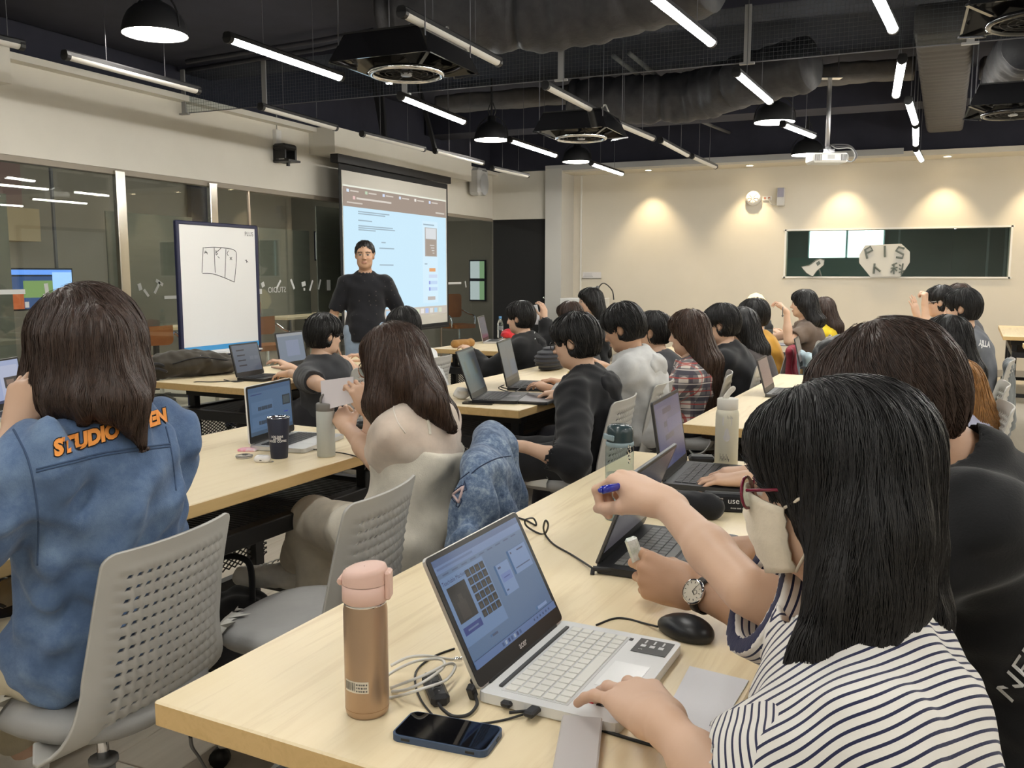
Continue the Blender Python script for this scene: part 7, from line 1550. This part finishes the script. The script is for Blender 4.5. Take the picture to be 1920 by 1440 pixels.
mm = mouse_obj(at(1030, 731, TOPZ), PI, 'black mouse under the hand of the black hooded jacket', .95); mm.location.z = TOPZ + .017
V, Q = solid([('el', (0, 0, .03), (.045, .035, .032), None, .02), folds(9, .008, (.02, .05)), ('cut', (0, 0, .001), (0, 0, -1), 0)], .004, 1); o = link('tissue', new_mesh('tissue', V, Q, mat('tissue_white', (.72, .70, .66), .8), True), None, tuple(at(866, 748, TOPZ))); tag(o, 'crumpled white tissue beside the long brown hair', 'tissue')
qb = at(1035, 692, TOPZ); V, Q = solid([('el', (0, 0, .075), (.10, .22, .085), None, .03), ('fn', lambda X, Y, Z: .006 * np.cos(Z * 2 * PI / .028), 0), ('cut', (0, 0, .001), (0, 0, -1), 0)], .006, 0); o = link('quilted_bag', new_mesh('quilted_bag', V, Q, fabric('dark_quilting', (.035, .036, .042)), True), None, tuple(qb)); tag(o, 'dark quilted bag lying behind the split-screen laptop', 'bag')
for k, P in enumerate(([(955, 735), (935, 728, .01), (945, 722, .04), (940, 726, .02), (975, 733), (1010, 733)], [(960, 740), (985, 722, .03), (1000, 730), (1020, 728, .02), (1018, 735)])): cable('charger_cable', P, .003, M_cab, 'tangled black charger cable between the dark laptops', grp='cables on the laptop table')
# ---------------------------------------------------------------- table by the whiteboard: backpack
bgp = at(378, 703, TOPZ); V, Q = solid([('rc', (-.02, -.30, .07), (-.02, .18, .06), .075, .06, .05), ('el', (0, -.1, .09), (.13, .25, .085), None, .05), ('el', (.03, .12, .06), (.12, .16, .06), None, .05), folds(77, .012, (.06, .16)), ('cut', (0, 0, .001), (0, 0, -1), 0)], .008, 2)
bg = thing('backpack', 'olive brown backpack lying flat beside the whiteboard', 'backpack', tuple(bgp), -.28); link('body', new_mesh('body', V, Q, fabric('olive_nylon', (.045, .038, .028), .7), True), bg)
for s_ in (0, .03): MB().tube(smooth_path([(.06, -.28, .05 + s_), (.1, -.38, .08 + s_), (.12, -.46, .05), (.10, -.48, .015), (.06, -.42, .01), (.03, -.34, .01)], 6), .009, 6).build('strap', M_blkcan, bg, True)
MB().tube([(.10 + .0 * a, -.05 + .02 * math.cos(a), .12 + .02 * math.sin(a)) for a in np.linspace(0, 2 * PI, 14, endpoint=False)], .003, 5, closed=True).build('ring', M_chrome, bg); MB().tube(smooth_path([(.1, -.26, .10), (.125, -.1, .13), (.12, .1, .10), (.09, .22, .08)], 6), .004, 5).build('zip', M_blackm, bg, True)
cable('charger_cable', [(420, 712), (440, 716), (455, 714), (400, 716), (366, 716), (362, 722, -.03), (378, 732, -.06)], .003, M_cab, 'thin cables hanging over the table end by the backpack')
# ---------------------------------------------------------------- table by the screen
c0 = at(868, 651, TOPZ); t = thing('pencil_case', 'tan suede roll pencil case near the projection screen', 'pencil case', tuple(c0), 1.25); t.scale = (1.35, 1.25, 1.2); V, Q = solid([('rc', (-.075, 0, .03), (.075, 0, .03), .032, .032, .02), folds(5, .003, (.03, .07)), ('cut', (0, 0, .001), (0, 0, -1), 0)], .005, 1); link('body', new_mesh('body', V, Q, fabric('tan_suede', (.36, .19, .06)), True), t); MB().tube([(-.08, 0, .062), (.08, 0, .062)], .004, 5).build('zip', M_blackm, t)
cb_ = at(938, 633, TOPZ); t = thing('pet_bottle', 'clear plastic water bottle with a blue cap', 'bottle', tuple(cb_)); MB().lathe([(.001, 0), (.03, 0), (.032, .01), (.030, .06), (.032, .07), (.032, .14), (.024, .17), (.013, .19), (.013, .20)], n=24).build('body', mat('clear_pet', (.8, .85, .88), .05, trans=1., ior=1.2), t, True); MB().lathe([(.014, .198), (.0145, .2), (.0145, .222), (.001, .222)], n=20).build('cap', mat('sky_cap', (.10, .28, .55), .4), t, True); MB().lathe([(.0325, .08), (.0325, .125)], n=24).build('wrapper', mat('clear_label', (.55, .6, .62), .3, alpha=.35), t, True)
V, Q = solid([('el', (0, 0, .045), (.07, .11, .05), None, .02), folds(6, .01, (.04, .1)), ('cut', (0, 0, .001), (0, 0, -1), 0)], .006, 1); o = link('red_pouch', new_mesh('red_pouch', V, Q, fabric('red_nylon', (.55, .03, .04)), True), None, tuple(at(953, 634, TOPZ))); tag(o, 'bright red soft pouch behind the printed hoodie', 'pouch')
ps_ = at_d(1013, 590, 7.15); o = MB().add([(0, 0, 0), (.05, .015, 0), (.02, .01, .16), (-.04, 0, .15)], [(0, 1, 2, 3)]).build('paper_strip', mat('white_paper', (.74, .73, .75), .7), None, loc=tuple(ps_ - V3(.05, 0, .08))); o.modifiers.new('thickness', 'SOLIDIFY').thickness = .001; tag(o, 'narrow white paper strip held up by the printed hoodie', 'paper')
# ---------------------------------------------------------------- far tables
t = thing('shaker_bottle', 'dark shaker bottle standing on the table behind the mustard top', 'bottle', tuple(at_d(1442, 600, 8.4) * [1, 1, 0] + V3(0, 0, TOPZ))); MB().lathe([(.001, 0), (.035, 0), (.04, .14), (.038, .15)], n=24).build('body', mat('grey_tritan', (.12, .13, .13), .2), t, True); MB().lathe([(.041, .15), (.041, .18), (.025, .2), (.02, .23), (.001, .23)], n=24).build('lid', M_lapblk, t, True)
o = MB().box((0, 0, .006), (.2, .28, .012), bev=.004).build('notebook', mat('notebook_grey', (.45, .46, .5), .6), None, loc=tuple(at_d(1465, 618, 8.4) * [1, 1, 0] + V3(0, 0, TOPZ))); tag(o, 'grey notebook lying before the brown shirt', 'notebook')
pn = at_d(1468, 575, 7.9); o = MB().tube([pn, pn - V3(0, 0, .07)], .004, 6).lathe([(.001, -.012), (.011, 0), (.001, .012)], pn - V3(0, 0, .08), 10).build('pendant', M_darkgrey, None, True, loc=tuple(pn), org=pn); tag(o, 'small dark pendant dangling from the lifted hand', 'pendant')
g0 = at(1903, 612, TOPZ); V, Q = solid([('el', (0, 0, .08), (.14, .1, .085), None, .03), folds(12, .014, (.05, .12)), ('cut', (0, 0, .001), (0, 0, -1), 0)], .01, 1); gt = thing('hand_bag', 'soft grey bag on the table near the far wall', 'bag', (1.5, 11.6, TOPZ)); link('body', new_mesh('body', V, Q, fabric('grey_fleece', (.09, .085, .085)), True), gt); MB().tube(smooth_path([(-.08, 0, .14), (-.05, 0, .2), (.05, 0, .2), (.08, 0, .14)], 6), .01, 6).build('handle', M_blkcan, gt, True)
# jackets on chair backs
def hung(label, x, y, w, z0, z1, m, yawd=0., name='jacket', seed=1):
    b = V3(x, y, 0); c_ = math.cos(yawd); s_ = math.sin(yawd); e = V3(-s_, c_, 0)
    V, Q = solid([('rc', b - e * w / 2 + V3(0, 0, z1), b + e * w / 2 + V3(0, 0, z1), .024, .024, .02)] + [('rc', b + e * w * q + V3(0, 0, z1), b + e * w * q * 1.08 + V3(.02 + .03 * q, 0, z0 + .10 * q), .026, .034, .035) for q in (-.42, -.14, .14, .42)] + [folds(seed, .012, (.05, .14), 7, (1, 1, .25))], .01, 2)
    return tag(link(name, new_mesh(name, V - b, Q, m, True), None, tuple(b)), label, 'jacket')
hung('grey hoodie hanging from the chair back behind the grey printed t-shirt', .69, 6.80, .34, .36, .80, fabric('grey_sweat', (.20, .215, .22)), -.1, 'hung_hoodie', 3)
hung('crimson jacket hanging from the chair of the mustard top', -.72, 6.92, .30, .55, .84, fabric('crimson_cotton', (.28, .03, .05)), 0, 'hung_jacket', 4); hung('pale blue windbreaker hanging beside the crimson jacket', -.60, 6.68, .26, .42, .82, fabric('pale_blue_nylon', (.42, .53, .58)), .3, 'hung_jacket', 5)
# bags under the tables
def floor_bag(label, x, y, size, m, seed, name='bag'):
    V, Q = solid([('el', (0, 0, size[2] * .5), tuple(q * .5 for q in size), None, .03), ('el', (0, 0, size[2] * .3), (size[0] * .48, size[1] * .46, size[2] * .32), None, .04), folds(seed, .012, (.06, .16)), ('cut', (0, 0, .002), (0, 0, -1), 0)], .012, 2)
    t = thing(name, label, 'bag', (x, y, 0), .3); link('body', new_mesh('body', V, Q, m, True), t); MB().tube(smooth_path([(-.08, 0, size[2] * .9), (-.06, .02, size[2] + .12), (.06, .02, size[2] + .12), (.08, 0, size[2] * .9)], 7), .012, 6).build('handle', m, t, True); return t
floor_bag('black handbag with braided handles under the empty chair', -1.12, 1.78, (.3, .22, .26), mat('black_leather_bag', (.014, .014, .015), .45), 21)
floor_bag('black bag standing under the copper flask table', -.62, 1.28, (.25, .3, .34), M_blkcan, 22)
floor_bag('black sports bag lying on the shelf side of the tumbler table', -2.2, 2.5, (.26, .46, .24), M_blkcan, 23)
# ---------------------------------------------------------------- lectern with equipment by the pilaster
lx = at_y(1080, 570, 12.7); lt = thing('lectern', 'white lectern cabinet with a microphone in front of the far wall', 'lectern', (lx[0] + .12, 12.75, 0)); MB().box((0, 0, .52), (.62, .5, 1.04), bev=.01).build('body', mat('lectern_white', (.60, .60, .58), .5), lt); MB().box((-.02, -.255, .60), (.5, .012, .7)).build('door', mat('lectern_door', (.56, .56, .55), .5), lt)
MB().box((.0, -.265, .75), (.02, .02, .1)).build('handle', M_chrome, lt); ft = MB()
MB().tube(smooth_path([(.2, 0, 1.04), (.22, 0, 1.2), (.3, 0, 1.26), (.42, 0, 1.16), (.45, 0, 1.02)], 6), .009, 6).build('cable', M_black, lt, True)
mc = thing('microphone', 'black microphone standing beside the lectern cable', 'microphone', (lx[0] + .36, 12.62, 1.04)); MB().cyl((0, 0, 0), (0, 0, .13), .014, 12).build('handle', M_black, mc, True); MB().lathe([(.014, .125), (.026, .14), (.028, .16), (.018, .182), (.001, .186)], n=16).build('grille', M_darkgrey, mc, True)
lf = at_y(1405, 560, 12.3); ll_ = thing('desk_lamp', 'glowing leaf-shaped paper lamp near the far wall', 'lamp', (lf[0], 12.9, .78)); MB().lathe([(.001, .36), (.08, .33), (.16, .22), (.17, .10), (.10, .0)], n=20).build('shade', mat('paper_shade', (.7, .62, .4), .6, emit=(1, .82, .5), estr=.7), ll_, True); MB().box((0, 0, -.39), (.3, .3, .78)).build('stand', M_white, ll_)
# ---------------------------------------------------------------- cut-out signs in the far window
sgn = thing('window_sign', 'white cut-out sign with dark hand-drawn letters standing in the far window', 'sign', tuple(at_y(1660, 520, RY - .05))); s0_ = at_y(1660, 520, RY - .05)
def wpt(x, y): q = at_y(x, y, RY - .05) - s0_; return (q[0], q[2])
oct_ = [wpt(*p) for p in ((1632, 519), (1611, 493), (1611, 478), (1622, 460), (1690, 457), (1706, 472), (1706, 492), (1688, 519))]; MB().prism(oct_[::-1], .012, (0, 0, 0), (1, 0, 0), (0, 0, 1)).build('board', mat('sign_card', (.58, .57, .53), .7), sgn)
M_sign = mat('sign_ink', (.12, .14, .13), .6)
for group_ in ([[(1626, 485), (1622, 468), (1632, 462), (1636, 469), (1624, 475)]], [[(1659, 461), (1659, 482)]], [[(1696, 466), (1685, 463), (1680, 470), (1694, 477), (1692, 484), (1680, 482)]], [[(1640, 494), (1638, 513)], [(1640, 500), (1651, 509)]],
               [[(1672, 497), (1682, 493)], [(1676, 494), (1676, 514)], [(1670, 503), (1683, 501)], [(1676, 503), (1670, 511)], [(1677, 503), (1682, 508)], [(1686, 496), (1689, 499)], [(1686, 503), (1689, 506)], [(1693, 494), (1690, 516)], [(1685, 511), (1696, 507)]]):
    sk = MB()
    for P in group_: sk.tube([(x, -.018, z) for x, z in [wpt(*p) for p in P]], .014 if len(group_) < 3 else .010, 5)
    sk.build('letter', M_sign, sgn)
mg = thing('megaphone_cutout', 'card cut-out of a megaphone standing in the far window', 'sign', tuple(s0_ - [s0_[0] - at_y(1525, 520, RY - .05)[0], 0, 0])); m0 = mg.location
def mpt(x, y): q = at_y(x, y, RY - .05); return (q[0] - m0[0], q[2] - m0[2])
MB().prism([mpt(*p) for p in ((1502, 500), (1512, 512), (1524, 519), (1532, 508), (1545, 497), (1546, 488), (1538, 485), (1530, 488), (1518, 497))], .01, (0, 0, 0), (1, 0, 0), (0, 0, 1)).build('card', mat('sign_card', (.58, .57, .53), .7), mg); mk = MB(); mk.tube([(x, -.014, z) for x, z in [mpt(*p) for p in ((1502, 500), (1512, 512), (1524, 519), (1532, 508), (1545, 497), (1546, 488), (1538, 485), (1530, 488), (1518, 497))]], .006, 4, closed=True); mk.tube([(x, -.014, z) for x, z in [mpt(*p) for p in ((1536, 505), (1540, 518))]], .012, 4); mk.prism([mpt(*p) for p in ((1530, 493), (1536, 489), (1539, 494), (1533, 499))], .013, (0, 0, 0), (1, 0, 0), (0, 0, 1)); mk.build('outline', mat('sign_ink', (.12, .14, .13), .6), mg)
# ---------------------------------------------------------------- the room behind the glass: orange chairs, table, wall screen, lamps
M_orange = mottled('orange_leather', (.36, .13, .04), (.42, .16, .05), 8, .5, .1, 80)
def office_chair(x, y, a, label):
    t = thing('office_chair', label, 'chair', (x, y, 0), a, 'orange chairs behind the glass')
    MB().prism([(p[0], p[1]) for p in rrect(.46, .42, .06)], .05, (-.24, 0, .83), (0, 1, 0), (0, 0, 1)).build('backrest', M_orange, t); MB().prism(rrect(.46, .48, .08), .07, (0, 0, .44)).build('seat', M_orange, t)
    for s_ in (-1, 1): MB().tube(smooth_path([(-.22, s_ * .26, .75), (-.05, s_ * .28, .68), (.1, s_ * .28, .64), (.12, s_ * .26, .46)], 5), .018, 6).build('armrest', M_chrome, t, True)
    MB().cyl((0, 0, .1), (0, 0, .44), .025, 10).build('gas_rod', M_chrome, t)
    for k in range(5): a_2 = 2 * PI * k / 5; MB().bar((0, 0, .1), (.3 * math.cos(a_2), .3 * math.sin(a_2), .07), .035).cyl((.3 * math.cos(a_2), .3 * math.sin(a_2) - .02, .03), (.3 * math.cos(a_2), .3 * math.sin(a_2) + .02, .03), .03, 10).build('base_arm', M_black, t)
for (px, X, lab) in ((300, -7.3, 'orange leather office chair behind the glass, between the steel posts and the whiteboard'), (500, -7.4, 'orange leather office chair behind the glass, between the whiteboard and the standing person'), (985, -7.2, 'orange leather office chair behind the glass, seen between the projection screen and the black door')):
    q = at_x(px, 640, X); q[1] = min(q[1], 14.3); office_chair(q[0], q[1], -.4, lab)
for (px, X) in ((330, -8.6), (560, -8.8)):
    q = at_x(px, 620, X); t = thing('office_table', 'light wood table in the room behind the glass', 'table', (q[0], q[1], 0), 0, 'tables behind the glass'); MB().box((0, 0, .73), (.8, 1.6, .04), bev=.004).build('tabletop', M_wood, t)
    for sx in (-1, 1):
        for sy in (-1, 1): MB().box((sx * .35, sy * .7, .355), (.05, .05, .71)).build('leg', M_black, t)
tv = thing('wall_display', 'wide blue-lit display hanging in the room behind the glass', 'display', (-9.5, 7.35, 1.22)); MB().box((0, 0, 0), (.06, 1.6, .5)).build('body', M_black, tv)
av = MB(); 
for (y0, y1, z0, z1, c) in ((-.78, .78, -.23, .15, (.03, .06, .15)), (-.78, .1, -.23, -.02, (.30, .08, .03)), (.1, .6, -.1, .1, (.14, .22, .08)), (-.78, .78, .17, .23, (.12, .28, .75)), (.5, .78, -.2, .2, (.3, .5, .85))): av.rect((.033 + .001 * len(av.f), y0, z0), (0, 1, 0), (0, 0, 1), y1 - y0, z1 - z0, 0, c)
av.build('picture', attr_mat('display_glow', .3, emit=1.3), tv, usecol=True); MB().box((0, .6, 1.1), (.03, .03, 1.7)).box((0, -.6, 1.1), (.03, .03, 1.7)).build('hanger', M_darkgrey, tv)
for (y, x) in ((5.6, -7.2), (6.9, -7.2), (8.4, -7.4), (5.9, -8.6), (10.2, -8.4), (12.0, -8.4)): tube_lamp((x, y, 2.72), (x, y + 1.3, 2.72), True, 'lit white tube lamp hanging in the room behind the glass', 'tubes behind the glass')

cable('hanging_cable', [(357, 1380, -.05), (360, 1400, -.12), (372, 1418, -.2), (385, 1440, -.3)], .003, M_cab, 'black cable hanging below the near end of the flask table')
